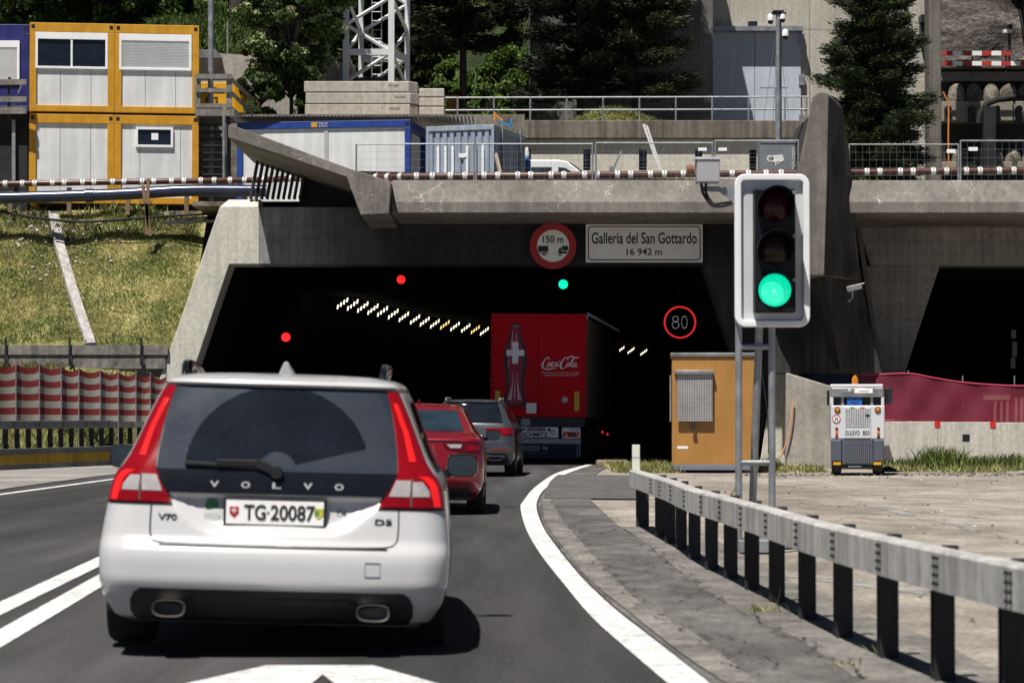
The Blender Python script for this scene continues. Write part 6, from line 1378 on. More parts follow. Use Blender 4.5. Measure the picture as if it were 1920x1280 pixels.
m = MB(); m.box(xf(1298), xf(1303), -.1, .01, zf(802), zf(790)); m.cbox((xf(1300), -.09, zf(803)), (.09, .05, .07)); m.build("hatch_lock", M_DARKMET, o)
m = MB(); m.box(xf(1270), xf(1290), .006, .012, zf(841), zf(836)); m.build("label", M_FRAMEW, t)
m = MB(); m.box(-.04, -.005, .25, 1.3, zf(790), zf(703)); m.build("side_shutter", M_GALV, t)
# low kerb stone at the tunnel mouth
m = MB(); a = G(1118, 874); m.box(a.x, a.x + .8, a.y - .3, a.y + .5, -.03, .16); solo(m, "kerb_stone", concrete("old_stone", (.30, .24, .18), .5, .2, bump=.6), "chipped brown kerb stone at the end of the white line", "stone", bevel=.05, seg=2)
# ------------------------------------------------------------------ compact sweeper
SW = plain("sweeper_white", (.60, .61, .63), .35, var=.03, coat=.3); SG = plain("sweeper_grey", (.085, .095, .125), .45, var=.08)
M_ORANGE = plain("orange_lens", (.60, .20, .01), .15, coat=.5)
Ys = 53.7; sx0 = X(1606, Ys); q_ = F / Ys
swp = thing("street_sweeper", "compact white street sweeper seen from behind with dark grille panels", "sweeper", (sx0, Ys, 0), -.137)
sxz = lambda zx, zy: ((1530 + zx * .1641 - 1606) / q_, CH + (HOR - (690 + zy * .1641)) / q_)     # from an enlarged view of the photo
def sbox(m, x0, y0, x1, y1, ya, yb): a = sxz(x0, y1); b = sxz(x1, y0); m.box(a[0], b[0], ya, yb, a[1], b[1]); return m
m = sbox(MB(), 170, 425, 780, 812, .0, 2.2); m.build("rear_body", SW, swp, bevel=.03, seg=3)
m = sbox(MB(), 160, 182, 765, 225, .05, 1.9); m.build("cab_roof", SW, swp, bevel=.03, seg=3)
m = sbox(MB(), 172, 222, 770, 330, .04, .5); m.build("roof_box", M_STEEL, swp, bevel=.02)
m = sbox(MB(), 176, 330, 768, 425, .25, 1.9); m.build("cab_interior", M_BLACK, swp)
m = sbox(MB(), 160, 330, 200, 425, .05, .3); sbox(m, 740, 330, 775, 425, .05, .3); m.build("pillar", SW, swp, bevel=.01)
m = sbox(MB(), 285, 330, 318, 425, .1, .2); sbox(m, 620, 330, 650, 425, .1, .2); m.build("strut", M_GALV, swp)
o = sbox(MB(), 355, 336, 525, 420, .08, .11).build("number_plate", plain("plate_blue", (.01, .12, .50), .5), swp)
a = sxz(440, 395); text(swp, "4225", .16, .06, (a[0], .077, a[1] + .0), M_LETTER); a = sxz(440, 356); text(swp, "TI", .06, .05, (a[0], .077, a[1]), M_LETTER)
m = sbox(MB(), 312, 232, 437, 280, .03, .04); m.build("maker_badge", plain("badge_slate", (.2, .22, .26), .5), swp); m = MB(); a, b, c = sxz(360, 236), sxz(405, 236), sxz(382, 268); m.add([(a[0], .027, a[1]), (b[0], .027, b[1]), (c[0], .027, c[1])], [(0, 1, 2)]); m.build("badge_mark", M_WLETTER, swp)
o = sbox(MB(), 440, 232, 645, 285, .032, .04).build("maker_plate", M_SIGNWH, swp); a = sxz(545, 262); text(swp, "MACCHINE", .19, .035, (a[0], .029, a[1]), M_GALV)
def grille_mat(name, base, hole, sc_):
    mm, nt, b = _new(name); mp = _coords(nt); mp.inputs["Rotation"].default_value = (0, math.radians(45), 0); ck = nt.nodes.new("ShaderNodeTexChecker"); ck.inputs["Scale"].default_value = sc_
    ck.inputs["Color1"].default_value = rgb(base); ck.inputs["Color2"].default_value = rgb(hole); nt.links.new(mp.outputs[0], ck.inputs["Vector"]); nz = _noise(nt, _coords(nt), 6, 3)
    nt.links.new(_mix(nt, 1.0, ck.outputs[0], _ramp(nt, nz.outputs[0], [(.3, .85), (.7, 1.0)]).outputs[0], 'MULTIPLY'), b.inputs["Base Color"]); b.inputs["Roughness"].default_value = .45; return mm
m = sbox(MB(), 308, 440, 622, 800, -.03, .0); dr = m.build("engine_door", SW, swp, bevel=.012)
m = sbox(MB(), 332, 468, 610, 676, -.034, -.03); m.build("white_grille", grille_mat("white_grille", (.7, .71, .73), (.05, .05, .055), 38), dr)
m = sbox(MB(), 565, 527, 610, 553, -.04, -.034); m.build("door_latch", M_BLACK, dr)
a = sxz(415, 738); text(swp, "DULEVO", .30, .095, (a[0], -.035, a[1]), plain("grey_lettering", (.05, .05, .06), .5), font_bold=.01); a = sxz(570, 738); text(swp, "850", .145, .095, (a[0], -.035, a[1]), MATS["grey_lettering"], font_bold=.01)
m = sbox(MB(), 390, 445, 441, 458, -.036, -.03); m.build("stripe_green", plain("flag_green", (.01, .25, .06), .5), dr); m = sbox(MB(), 503, 445, 554, 458, -.036, -.03); m.build("stripe_red", M_SIGNRED, dr)
m = sbox(MB(), 172, 815, 292, 1068, -.02, .4); m.build("fender", SG, swp, bevel=.03, seg=3); m = sbox(MB(), 650, 815, 770, 1068, -.02, .4); m.build("fender", SG, swp, bevel=.03, seg=3)
m = sbox(MB(), 296, 810, 646, 1100, -.01, .6); m.build("lower_panel", SG, swp, bevel=.015); m = sbox(MB(), 332, 845, 612, 1088, -.016, -.01); m.build("dark_grille", grille_mat("dark_grille", (.15, .16, .20), (.012, .012, .015), 34), swp)
m = sbox(MB(), 195, 1072, 282, 1103, -.03, -.005); m.build("reflector", plain("reflector_amber", (.70, .36, .01), .4), swp); m = sbox(MB(), 652, 1070, 738, 1102, -.03, -.005); m.build("reflector", MATS["reflector_amber"], swp)
for zx in (245, 702):
    a = sxz(zx, 476); m = MB(); m.ring(.052, .066, (a[0], -.02, a[1]), (0, 1, 0), .02, 20); o = m.build("lamp_rim", M_BLACK, swp); m = MB(); m.lathe([(.001, -.03), (.04, -.022), (.053, 0)], (a[0], -.01, a[1]), (0, 1, 0), 20, False); m.build("indicator", M_ORANGE, swp, smooth=40)
for zx, cols in ((236, (M_TAILRED, M_ORANGE, M_TAILRED)), (709, (M_TAILRED, M_ORANGE, M_DARKMET))):
    for zy, mt in zip((692, 737, 783), cols):
        a = sxz(zx, zy); m = MB(); m.lathe([(.001, -.02), (.03, -.014), (.036, 0)], (a[0], -.002, a[1]), (0, 1, 0), 16, False); m.build("tail_lamp", mt, swp, smooth=40)
a = sxz(232, 576); m = MB(); m.lathe([(.088, 0), (.088, .006)], (a[0], -.01, a[1]), (0, 1, 0), 28); o = m.build("speed_disc", M_SIGNWH, swp); m = MB(); m.ring(.074, .09, (a[0], -.014, a[1]), (0, 1, 0), .004, 28); m.build("disc_rim", M_SIGNRED, o); text(swp, "25", .085, .075, (a[0], -.013, a[1]), M_LETTER, font_bold=.02)
m = sbox(MB(), 408, 110, 480, 182, .2, .36); m.v = m.v; m.build("beacon", M_ORANGE, swp, bevel=.02); a = sxz(445, 90); m = MB(); m.lathe([(.055, 0), (.05, .06), (.02, .085), (.001, .085)], (a[0], .28, sxz(445, 125)[1]), (0, 0, 1), 16); m.build("beacon_dome", M_ORANGE, swp, smooth=40)
m = sbox(MB(), 782, 222, 868, 405, .5, .66); m.build("wing_mirror", M_BLACK, swp, bevel=.03, seg=3); m = sbox(MB(), 122, 248, 152, 425, .5, .6); m.build("wing_mirror", M_DARKMET, swp, bevel=.02); m = sbox(MB(), 828, 250, 862, 400, .49, .499); m.build("mirror_glass", M_MGLASS, swp)
for xx in (-.44, .44):
    m = MB(); m.lathe([(.2, -.1), (.30, -.1), (.32, -.06), (.32, .06), (.30, .1), (.2, .1)], (xx, .3, .32), (1, 0, 0), 28); m.build("wheel", M_RUBBER, swp, smooth=40); m = MB(); m.lathe([(.2, -.1), (.30, -.1), (.32, -.06), (.32, .06), (.30, .1), (.2, .1)], (xx, 1.8, .32), (1, 0, 0), 28); m.build("wheel", M_RUBBER, swp, smooth=40)
m = sbox(MB(), 290, 1105, 640, 1150, .02, 1.8); m.build("under_frame", M_BLACK, swp); m = sbox(MB(), 365, 1115, 510, 1130, .0, .02); m.build("tow_bar", M_GALV, swp)
m = MB(); m.lathe([(.05, .12), (.22, .03), (.34, .0)], (.68, 2.0, .03), n=18, close=False); m.build("side_brush", M_DARKMET, swp)
# ------------------------------------------------------------------ concrete barrier elements, red caps, crimson net
M_BARR = concrete("barrier_concrete", (0.64, 0.615, 0.55), .86, .35)
Yb = 63.0; zb2 = Z(790, Yb)
for k in range(7):
    a = 1654 + k * 104 - (104 if k == 6 else 0) * 0
    o = None; t = thing("concrete_barrier", ["pale barrier wall element half hidden by the sweeper", "pale barrier wall element with a square hole right of the sweeper", "third pale barrier wall element from the sweeper", "pale barrier wall element"][min(k, 3)], "barrier", (X(a + 52, Yb), Yb, 0), group="pale concrete barrier elements")
    w = 104 / F * Yb; zz = zb2 - k * .012
    m = MB(); m.prism([(0, -.02, 0), (.34, -.02, 0), (.34, .2, 0), (.26, zz and zz * .95, 0), (.08, zz * .95, 0), (0, .2, 0)], (0, 0, 1)) if False else None
    m = MB(); x0_, x1_ = -w / 2 + .002, w / 2 - .002
    A = [(x0_, 0, -.02), (x0_, .0, zz), (x0_, .22, zz), (x0_, .3, -.02)]; B = [(x1_, y, z) for _, y, z in A]; m.loft(A, B); m.build("element", M_BARR, t, bevel=.012)
    m = MB(); m.box(w / 2 - .08, w / 2 + .06, -.012, .23, zz - .15, zz + .012); m.build("red_cap", plain("cap_red", (.55, .02, .015), .5), t)
    if k == 1: m = MB(); m.box(-.08, .1, -.006, .05, .42 + .2, .62 + .18); m.build("pocket", M_BLACK, t)
MN, nt, b = _new("crimson_net"); co = _coords(nt); nz = _noise(nt, co, 1.6, 5); cN = _ramp(nt, nz.outputs[0], [(.3, (.12, .004, .020)), (.7, (.19, .008, .034))]).outputs[0]
nt.links.new(cN, b.inputs["Base Color"]); b.inputs["Roughness"].default_value = .7; tr = nt.nodes.new("ShaderNodeBsdfTransparent"); mx = nt.nodes.new("ShaderNodeMixShader"); mx.inputs[0].default_value = .80
nt.links.new(tr.outputs[0], mx.inputs[1]); nt.links.new(b.outputs[0], mx.inputs[2]); nt.links.new(mx.outputs[0], nt.nodes["Material Output"].inputs[0])
net = thing("safety_net", "crimson safety net stretched above the pale barrier wall", "net", (X(1790, 63.3), 63.3, 1.1))
top = [(1604, 699), (1640, 702), (1703, 700), (1750, 708), (1800, 716), (1860, 721), (1920, 723), (2020, 719), (2200, 716)]; botm = [(1652, 786), (1660, 787), (1700, 790), (1750, 793), (1800, 795), (1860, 797), (1920, 799), (2020, 800), (2200, 800)]
Tn = spline([P(*p, 63.35) for p in top], 5); Bn = spline([P(*p, 63.25) for p in botm], 5)
m = MB(); m.grid([[a.lerp(b_, j / 10) + Vector((0, .05 * math.sin(i * .9) * math.sin(j * .5), 0)) for i, (a, b_) in enumerate(zip(Tn, Bn))] for j in range(11)]); m.build("netting", MN, net, world=True, smooth=80, fix=False)
m = MB(); m.tube(Tn, .022, 6); m.tube(Bn, .018, 6); m.build("hem", plain("net_hem", (.45, .02, .08), .6), net, world=True)
for px in (1703, 1805, 1902, 2030):
    m = MB(); m.cyl(P(px, 694 if px == 1703 else 704, 63.4), P(px, 800, 63.4), .018, 6); m.build("post", M_GALV, net, world=True)
# light timber stack in front of the net
t = thing("timber_trestle", "pale timber pallet and uprights seen behind the crimson net", "timber", P(1880, 790, 63.9))
m = MB(); m.box(X(1843, 63.9), X(1893, 63.9), 63.85, 64.3, Z(749, 63.9), Z(737, 63.9)); m.build("pallet", plain("pale_timber", (.55, .36, .26), .8), t, world=True)
for px in (1866, 1878, 1889, 1905, 1916):
    m = MB(); m.bar(P(px, 745, 63.9), P(px - 1, 796, 63.9), .06); m.build("upright", MATS["pale_timber"], t, world=True)
# orange cord on the portal footing
m = MB(); m.tube(spline([P(1487, 747, 61.1), P(1483, 790, 61.1), P(1474, 830, 61.1), P(1463, 858, 61.1)], 5), .02, 6); solo(m, "hanging_rope", plain("cord_orange", (.75, .33, .14), .5), "thin orange rope hanging over the pale footing", "rope")
m = MB(); m.tube(spline([P(1425, 680, 58.6), P(1432, 720, 58.6), P(1440, 790, 58.6), P(1441, 850, 58.6)], 5), .014, 6); solo(m, "black_cable", M_RUBBER, "thin black cable hanging behind the ochre cabin", "cable")
# ------------------------------------------------------------------ left guardrail on its yellow-banded base
t = thing("guardrail", "grey guardrail with close dark posts on a yellow-banded base along the left edge", "guardrail", P(100, 860, 61))
A0, A1 = (X(-420, 50.5), 50.5), (X(330, 66.0), 66.0)
ax, ay, bx, by = X(0, 58), 58.0, X(200, 63.8), 63.8; dx_, dy_ = (bx - ax), (by - ay)
L0, L1 = -1.3, 1.75
def lp(u, z): return Vector((ax + dx_ * u, ay + dy_ * u, z))
M_BASE = concrete("base_grey", (.20, .20, .21), .7, .3); M_YB = plain("base_yellow", (.42, .25, .012), .6, var=.15, grime=.3)
m = MB(); nrm = Vector((dy_, -dx_, 0)).normalized() * .16
m.loft([lp(L0, -.05) - nrm, lp(L0, -.05) + nrm * 1.3, lp(L0, .50) + nrm, lp(L0, .50) - nrm], [lp(L1, -.05) - nrm, lp(L1, -.05) + nrm * 1.3, lp(L1, .50) + nrm, lp(L1, .50) - nrm]); m.build("base", M_BASE, t, world=True, bevel=.01)
m = MB(); e_ = nrm * 1.12; f_ = nrm * 1.28
m.add([lp(L0, .13) + f_, lp(L1, .13) + f_, lp(L1, .36) + e_ , lp(L0, .36) + e_] + [lp(L0, .13) + f_ - nrm * .2, lp(L1, .13) + f_ - nrm * .2, lp(L1, .36) + e_ - nrm * .2, lp(L0, .36) + e_ - nrm * .2], [(0, 1, 2, 3), (7, 6, 5, 4), (0, 4, 5, 1), (3, 2, 6, 7), (0, 3, 7, 4), (1, 5, 6, 2)]); m.build("yellow_band", M_YB, t, world=True)
M_LRAIL = plain("rail_bluegrey", (.25, .26, .285), .5, .3, var=.2, scale=3, grime=.25)
m = MB(); m.loft([lp(L0, .96) - nrm * .4, lp(L0, .96) + nrm * .4, lp(L0, 1.15) + nrm * .4, lp(L0, 1.15) - nrm * .4], [lp(L1, .96) - nrm * .4, lp(L1, .96) + nrm * .4, lp(L1, 1.15) + nrm * .4, lp(L1, 1.15) - nrm * .4]); m.build("rail", M_LRAIL, t, world=True, bevel=.01)
k = 0; u = L0 + .05
while u < L1:
    q = lp(u, 0); m = MB(); m.box(q.x - .055, q.x + .055, q.y - .05, q.y + .05, .495, .958); m.build("post", M_POST, t, world=True); u += .1; k += 1
for u in (-.9, -.5, .1, .33, .55, .77, 1.0, 1.25):
    m = MB(); c = lp(u, 1.055) + nrm * .43
    for s_ in (-.05, 0, .05): m.cbox((c.x, c.y, c.z + s_), (.05, .05, .022))
    m.build("bolt_plate", M_DARKMET, t, world=True)
# ------------------------------------------------------------------ red and white striped screen
M_SR = plain("screen_red", (.19, .018, .018), .75, var=.15, scale=5); M_SWH = plain("screen_white", (.31, .30, .265), .8, var=.12, scale=5)
t = thing("striped_screen", "red and white striped fabric screen on thin posts below the bank", "screen", P(160, 780, 64))
pp_ = [-180, -140, -97, -53, -10, 30, 74, 115, 148, 188, 222, 255, 282, 312]; tp_ = [685, 684, 683, 682, 682, 682, 683, 687, 690, 693, 697, 699, 702, 705]
def ssY(px): return 62.0 + 2.9 * max(-1, min(1.2, px / 312))
for i in range(len(pp_) - 1):
    a, b = pp_[i], pp_[i + 1]; m = MB(); NB = 8; cols = 10; rows = []
    for j in range(NB * 3 + 1):
        v = j / (NB * 3); row = []
        for k in range(cols + 1):
            u = k / cols; px = a + (b - a) * u; sag = 7 * (1 - (2 * u - 1) ** 2) * (1 - .6 * v); top_ = tp_[i] + (tp_[i + 1] - tp_[i]) * u
            p = P(px, top_ + sag + (790 - top_ - sag) * v, ssY(px)); p.y += .07 * math.sin(math.pi * u); row.append(p)
        rows.append(row)
    for j in range(NB * 3): m.mi = 0 if (j // 3) % 2 == 0 else 1; m.grid([rows[j], rows[j + 1]])
    m.build("fabric", [M_SR, M_SWH], t, world=True, smooth=60, fix=False)
for i, px in enumerate(pp_):
    m = MB(); m.cyl(P(px, tp_[i] - 5, ssY(px) - .03), P(px, 850, ssY(px) - .03), .014, 6); m.build("post", M_GALV, t, world=True)
# ================================================================== vegetation
def leaf_mesh(name, centers, sizes, mat, parent, flat=0.0, aspect=1.6, up_bias=0.0, dirs=None, thin=1.0):
    """Many small leaf-shaped faces, each its own island."""
    n = len(centers); c = np.asarray(centers, float); s = np.asarray(sizes, float).reshape(-1, 1)
    a = rng.normal(size=(n, 3)) if dirs is None else np.asarray(dirs, float) + rng.normal(size=(n, 3)) * .35
    a[:, 2] *= (1 - flat); a /= np.linalg.norm(a, axis=1, keepdims=True) + 1e-9
    r = rng.normal(size=(n, 3)); r[:, 2] *= .6; b = np.cross(a, r); b /= np.linalg.norm(b, axis=1, keepdims=True) + 1e-9
    a = a * s * aspect / 2; b = b * s / 2 * thin
    V = np.stack([c - a, c + b * .9, c + a, c - b * .9], 1).reshape(-1, 3)
    Fi = np.arange(n * 4).reshape(n, 4)
    me = bpy.data.meshes.new(name); me.vertices.add(n * 4); me.vertices.foreach_set("co", V.astype(np.float32).ravel())
    me.loops.add(n * 4); me.loops.foreach_set("vertex_index", Fi.ravel().astype(np.int32)); me.polygons.add(n)
    me.polygons.foreach_set("loop_start", (np.arange(n) * 4).astype(np.int32)); me.polygons.foreach_set("loop_total", np.full(n, 4, np.int32))
    me.materials.append(mat); me.update(calc_edges=True); me.validate()
    o = bpy.data.objects.new(name, me); COL.objects.link(o)
    if parent is not None: o.parent = parent
    return o
L_DARK = leafmat("needles_dark", (.004, .007, .003), (.010, .016, .006), (.022, .034, .010), trans=.1)
L_PINE = leafmat("needles_pine", (.008, .016, .006), (.026, .042, .014), (.075, .10, .032), trans=.15)
L_GREEN = leafmat("leaves_green", (.02, .042, .010), (.06, .105, .024), (.15, .22, .06), trans=.3)
L_TIP = leafmat("leaves_tip", (.22, .28, .10), (.38, .44, .19), (.55, .60, .34), trans=.35)
L_HILL = leafmat("hill_leaves", (.025, .05, .008), (.065, .12, .018), (.15, .23, .05), trans=.3)
L_BRIGHT = leafmat("leaves_bright", (.05, .10, .015), (.11, .19, .03), (.20, .30, .06), trans=.35)
L_DRY = leafmat("grass_dry", (.26, .235, .085), (.50, .45, .19), (.70, .64, .33), trans=.25, spread=.5)
L_STRAW = leafmat("grass_straw", (.24, .22, .07), (.46, .43, .145), (.66, .61, .26), trans=.25, spread=.5)
L_GRASS = leafmat("grass_green", (.10, .14, .025), (.21, .27, .055), (.34, .38, .12), trans=.25, spread=.5)
BARK = plain("bark", (.05, .04, .03), .95, var=.4, scale=9, bump=.4)

def trunk_parts(t, h, r, n=10, z0=0.0):
    m = MB(); pts = [(.02 * r * math.sin(i), .02 * math.cos(i * 2), z0 + (h - z0) * i / 6) for i in range(7)]; m.tube(pts, [r * (1 - .8 * i / 6) for i in range(7)], n); return m.build("trunk", BARK, t, smooth=60)
def conifer(name, label, loc, h, r, mat, base=.08, n=26000, size=.11, group=None, layers=26, droop=.25, power=.75, tip=None, lumps=9, z_low=0.0):
    """Trunk, tiers of drooping boughs, needle tufts along every bough; gaps stay between the boughs."""
    t = thing(name, label, "tree", loc, group=group); trunk_parts(t, h * .97, max(.1, r * .075))
    C = []; S = []; D = []; limb = MB(); nb = 0
    boughs = []
    for k in range(layers):
        f = k / (layers - 1); z = h * (base + (1 - base) * f); rr = r * (1 - f) ** power + .12
        for j in range(lumps):
            a = 2 * math.pi * (j + random.random() * .8) / lumps + k * 1.1; L = rr * random.uniform(.55, 1.12); zz = z + random.uniform(-.5, .5) * h / layers
            boughs.append((a, L, zz))
    tot = sum(b[1] for b in boughs)
    for a, L, zz in boughs:
        d = np.array([math.cos(a), math.sin(a), 0]); m_ = max(6, int(n * L / tot)); u = rng.random(m_) ** .6
        p = d[None, :] * (u * L)[:, None]; p[:, 2] = zz - droop * u * L + .32 * L * np.maximum(0, u - .6)
        w = (.10 + .20 * L * (1 - np.abs(u - .62))) * .55
        p += rng.normal(size=(m_, 3)) * w[:, None] * np.array([.8, .8, .45])
        C.append(p); S.append(size * rng.uniform(.6, 1.35, m_)); dd = np.tile(d, (m_, 1)); dd[:, 2] = .25; D.append(dd)
        if nb < 80 and L > r * .3: limb.tube([(0, 0, zz + .1), tuple(d * L * .5 + np.array([0, 0, zz - droop * .5 * L])), tuple(d * L * .9 + np.array([0, 0, zz - droop * .9 * L + .1 * L]))], [.05, .03, .012], 5); nb += 1
    leaf_mesh("crown", np.concatenate(C), np.concatenate(S), mat, t, dirs=np.concatenate(D), aspect=2.2, thin=.5)
    if limb.v: limb.build("branch", BARK, t, fix=False)
    return t
def broadleaf(name, label, loc, h, r, mat, n=16000, size=.12, clumps=46, tipmat=None, group=None, low=.15, trunk_r=.1, squash=1.0, tipn=2500, cat="tree"):
    t = thing(name, label, cat, loc, group=group); trunk_parts(t, h * .75, trunk_r)
    C = []; tips = []; limb = MB(); cl = []
    for k in range(clumps):
        f = random.random(); z = h * (low + (1 - low) * f); rad = r * (math.sin(math.pi * (.12 + .82 * f)) ** .8) * squash; a = random.random() * 6.283; q = rad * math.sqrt(random.random())
        cl.append((np.array([q * math.cos(a), q * math.sin(a), z]), r * random.uniform(.16, .34)))
    for c, cr in cl:
        m_ = int(n / clumps); g_ = rng.normal(size=(m_, 3)); g_ /= np.linalg.norm(g_, axis=1, keepdims=True); g_ *= (cr * rng.random(m_) ** .4)[:, None]; g_[:, 2] *= .75; C.append(c + g_)
        if tipmat is not None:
            k_ = int(tipn / clumps / 3)
            for _ in range(3):
                d = rng.normal(size=3); d[1] = -abs(d[1]); d[2] = abs(d[2]); d /= np.linalg.norm(d); q = c + d * cr; tips.append(q + rng.normal(size=(k_, 3)) * np.array([.085, .085, .05]))
        limb.tube([(0, 0, max(.2, c[2] * .55)), tuple(c * np.array([.5, .5, .85])), tuple(c)], [.045, .03, .012], 5)
    C = np.concatenate(C); leaf_mesh("crown", C, size * rng.uniform(.6, 1.3, len(C)), mat, t, aspect=1.5); limb.build("branch", BARK, t, fix=False)
    if tips: T = np.concatenate(tips); leaf_mesh("blossom", T, size * rng.uniform(.5, 1.0, len(T)), tipmat, t, aspect=1.3)
    return t
# conifer right of the pier
conifer("conifer_tree", "dark green stone pine standing behind the portal pier", (X(1641, 73), 73, 7.0), 9.6, 1.75, L_PINE, base=.10, n=130000, size=.078, layers=24, droop=.12, power=.55)
# dark trees in the middle
conifer("conifer_tree", "broad dark conifer with a bare trunk between crane and bright bushes", (X(868, 90), 90, 10.9), 15.5, 2.1, L_DARK, base=.25, n=110000, size=.10, layers=20, droop=.05, power=.4)
conifer("conifer_tree", "dark conifer in front of the shaded wing wall, nearest the bright bushes", (X(1088, 88.5), 88.5, 10.9), 15.5, 1.9, L_DARK, base=.13, n=110000, size=.10, layers=22, droop=.15, power=.4)
conifer("conifer_tree", "dark conifer against the wing wall, nearest the great gate", (X(1192, 89), 89, 10.9), 15.5, 1.9, L_PINE, base=.14, n=110000, size=.095, layers=22, droop=.15, power=.4)
conifer("conifer_tree", "dark narrow conifer directly behind the crane mast", (X(715, 92), 92, 11), 15, 2.2, L_DARK, base=.03, n=70000, size=.10, layers=20, droop=.2, power=.5)
conifer("conifer_tree", "tall green larch rising behind the leafy tree", (X(612, 90), 90, 12), 14, 2.0, leafmat("needles_larch", (.015, .03, .006), (.04, .07, .014), (.09, .14, .03), trans=.25), base=.02, n=60000, size=.10, layers=22, droop=.2, power=.6)
broadleaf("leafy_tree", "leafy tree with pale blossom clusters left of the crane", (X(545, 81), 81, 10.85), 7.4, 1.75, L_GREEN, n=30000, size=.11, clumps=120, tipmat=L_TIP, tipn=6500, low=.16, trunk_r=.07)
broadleaf("shrub", "low dark shrub beneath the leafy tree", (X(487, 80.3), 80.3, 10.85), 1.5, .85, L_GREEN, n=4500, size=.11, clumps=18, low=.05, trunk_r=.03, cat="shrub")
broadleaf("shrub", "dense dark shrub between the leafy tree and the ballast blocks", (X(575, 80.8), 80.8, 10.85), 1.1, .6, L_GREEN, n=2500, size=.11, clumps=12, low=.05, trunk_r=.03, cat="shrub")
broadleaf("bush", "sunlit bright green bush by the shaded wing wall", (X(950, 101), 101, 12.4), 3.6, 1.5, L_BRIGHT, n=9000, size=.12, clumps=36, low=.02, trunk_r=.05, cat="bush")
broadleaf("bush", "low bright bush by the dark tree trunk", (X(915, 100), 100, 12.0), 2.4, 1.2, L_BRIGHT, n=6000, size=.12, clumps=24, low=.02, trunk_r=.05, cat="bush")
broadleaf("bush", "bright bush seen between crane and broad conifer", (X(812, 100), 100, 12.0), 2.9, 1.1, L_BRIGHT, n=6000, size=.12, clumps=24, low=.02, trunk_r=.05, cat="bush")
broadleaf("bush", "dark bush half hidden behind the crane feet", (X(745, 88), 88, 11), 2.4, 1.2, L_GREEN, n=6000, size=.13, clumps=24, low=.02, trunk_r=.05, cat="bush")
broadleaf("bush", "bright bush high beside the shaded wing wall", (X(975, 104), 104, 14.5), 5, 1.5, L_BRIGHT, n=9000, size=.13, clumps=36, low=.02, trunk_r=.05, cat="bush")
# dark wood edge on the hillside at the far left
for px, Y, h, r in ((20, 89, 7, 2.3), (95, 91, 8, 2.4), (175, 90, 6, 2.3), (255, 92, 7, 2.3), (-70, 90, 7, 2.4), (335, 94, 6, 1.8), (135, 95, 8, 2.4), (230, 97, 8, 2.4), (50, 96, 8, 2.4)):
    x = X(px, Y); broadleaf("hillside_tree", "dark tree on the hillside above the yellow offices", (x, Y, hill_z(x, Y) - .6), h, r, (L_GREEN, L_HILL)[int(px) % 2], n=14000, size=.13, clumps=40, low=.02, trunk_r=.15, group="dark hillside trees above the offices")
m = MB(); x = X(441, 96); m.tube([(x, 96, hill_z(x, 96) - 1), (x, 96.1, hill_z(x, 96) + 3), (x - .1, 96.2, hill_z(x, 96) + 8)], [.36, .30, .2], 12)
solo(m, "tree_trunk", BARK, "brown tree trunk on the green slope at the top edge", "tree")
x = X(1935, 92); t = broadleaf("overhanging_tree", "dark foliage entering at the top right in front of the rock face", (x, 92, 9), 11.5, 1.3, L_DARK, n=9000, size=.14, clumps=30, low=.62, trunk_r=.1)

# ------------------------------------------------------------------ grasses
def blades(name, pts, heights, mats, lean=.45, width=.012):
    pts = np.asarray(pts, float); hs = np.asarray(heights, float); n = len(pts)
    half = rng.random(n) < .5
    objs = []
    for mi, sel in enumerate((half, ~half)):
        p = pts[sel]; h = hs[sel][:, None]; k = len(p)
        if not k: continue
        d = rng.normal(size=(k, 3)) * lean; d[:, 2] = 1; d /= np.linalg.norm(d, axis=1, keepdims=True)
        ang = rng.random(k) * math.pi; wv = np.stack([np.cos(ang), np.sin(ang) * .4, np.zeros(k)], 1) * (width * (0.6 + rng.random((k, 1))))
        bend_ = rng.normal(size=(k, 3)) * .3; bend_[:, 2] = -.15
        mid = p + d * h * .55; tip = p + d * h + bend_ * h * .5
        V = np.stack([p - wv, p + wv, mid + wv * .7, tip, mid - wv * .7], 1).reshape(-1, 3)
        me = bpy.data.meshes.new(name); me.vertices.add(k * 5); me.vertices.foreach_set("co", V.astype(np.float32).ravel()); me.loops.add(k * 5); me.loops.foreach_set("vertex_index", np.arange(k * 5, dtype=np.int32)); me.polygons.add(k)
        me.polygons.foreach_set("loop_start", (np.arange(k) * 5).astype(np.int32)); me.polygons.foreach_set("loop_total", np.full(k, 5, np.int32)); me.materials.append(mats[mi]); me.update(calc_edges=True); me.validate()
        o = bpy.data.objects.new(name, me); COL.objects.link(o); tag(o, kind="stuff"); objs.append(o)
    return objs
def noise2(x, y): return np.sin(x * 1.9 + y * .7) * np.sin(y * 2.3 - x * .6) + .6 * np.sin(x * 4.1 - y * 3.0) * np.sin(y * 5.2 + x)
# the bank: mown straw over green
N = 90000; x = rng.uniform(-16, -8.7, N); y = 66.15 + 4.6 * rng.random(N); z = np.array([bank_z(a, b_) for a, b_ in zip(x, y)])
g_ = noise2(x * .8, y * .8 + z); dry = g_ + rng.normal(size=N) * .45 > -.12
blades("dry_grass", np.stack([x, y, z], 1)[dry], rng.uniform(.04, .15, N)[dry], (L_DRY, L_STRAW), lean=1.3, width=.008)
blades("green_grass", np.stack([x, y, z], 1)[~dry], rng.uniform(.04, .13, N)[~dry], (L_GRASS, L_GRASS), lean=.8, width=.009)
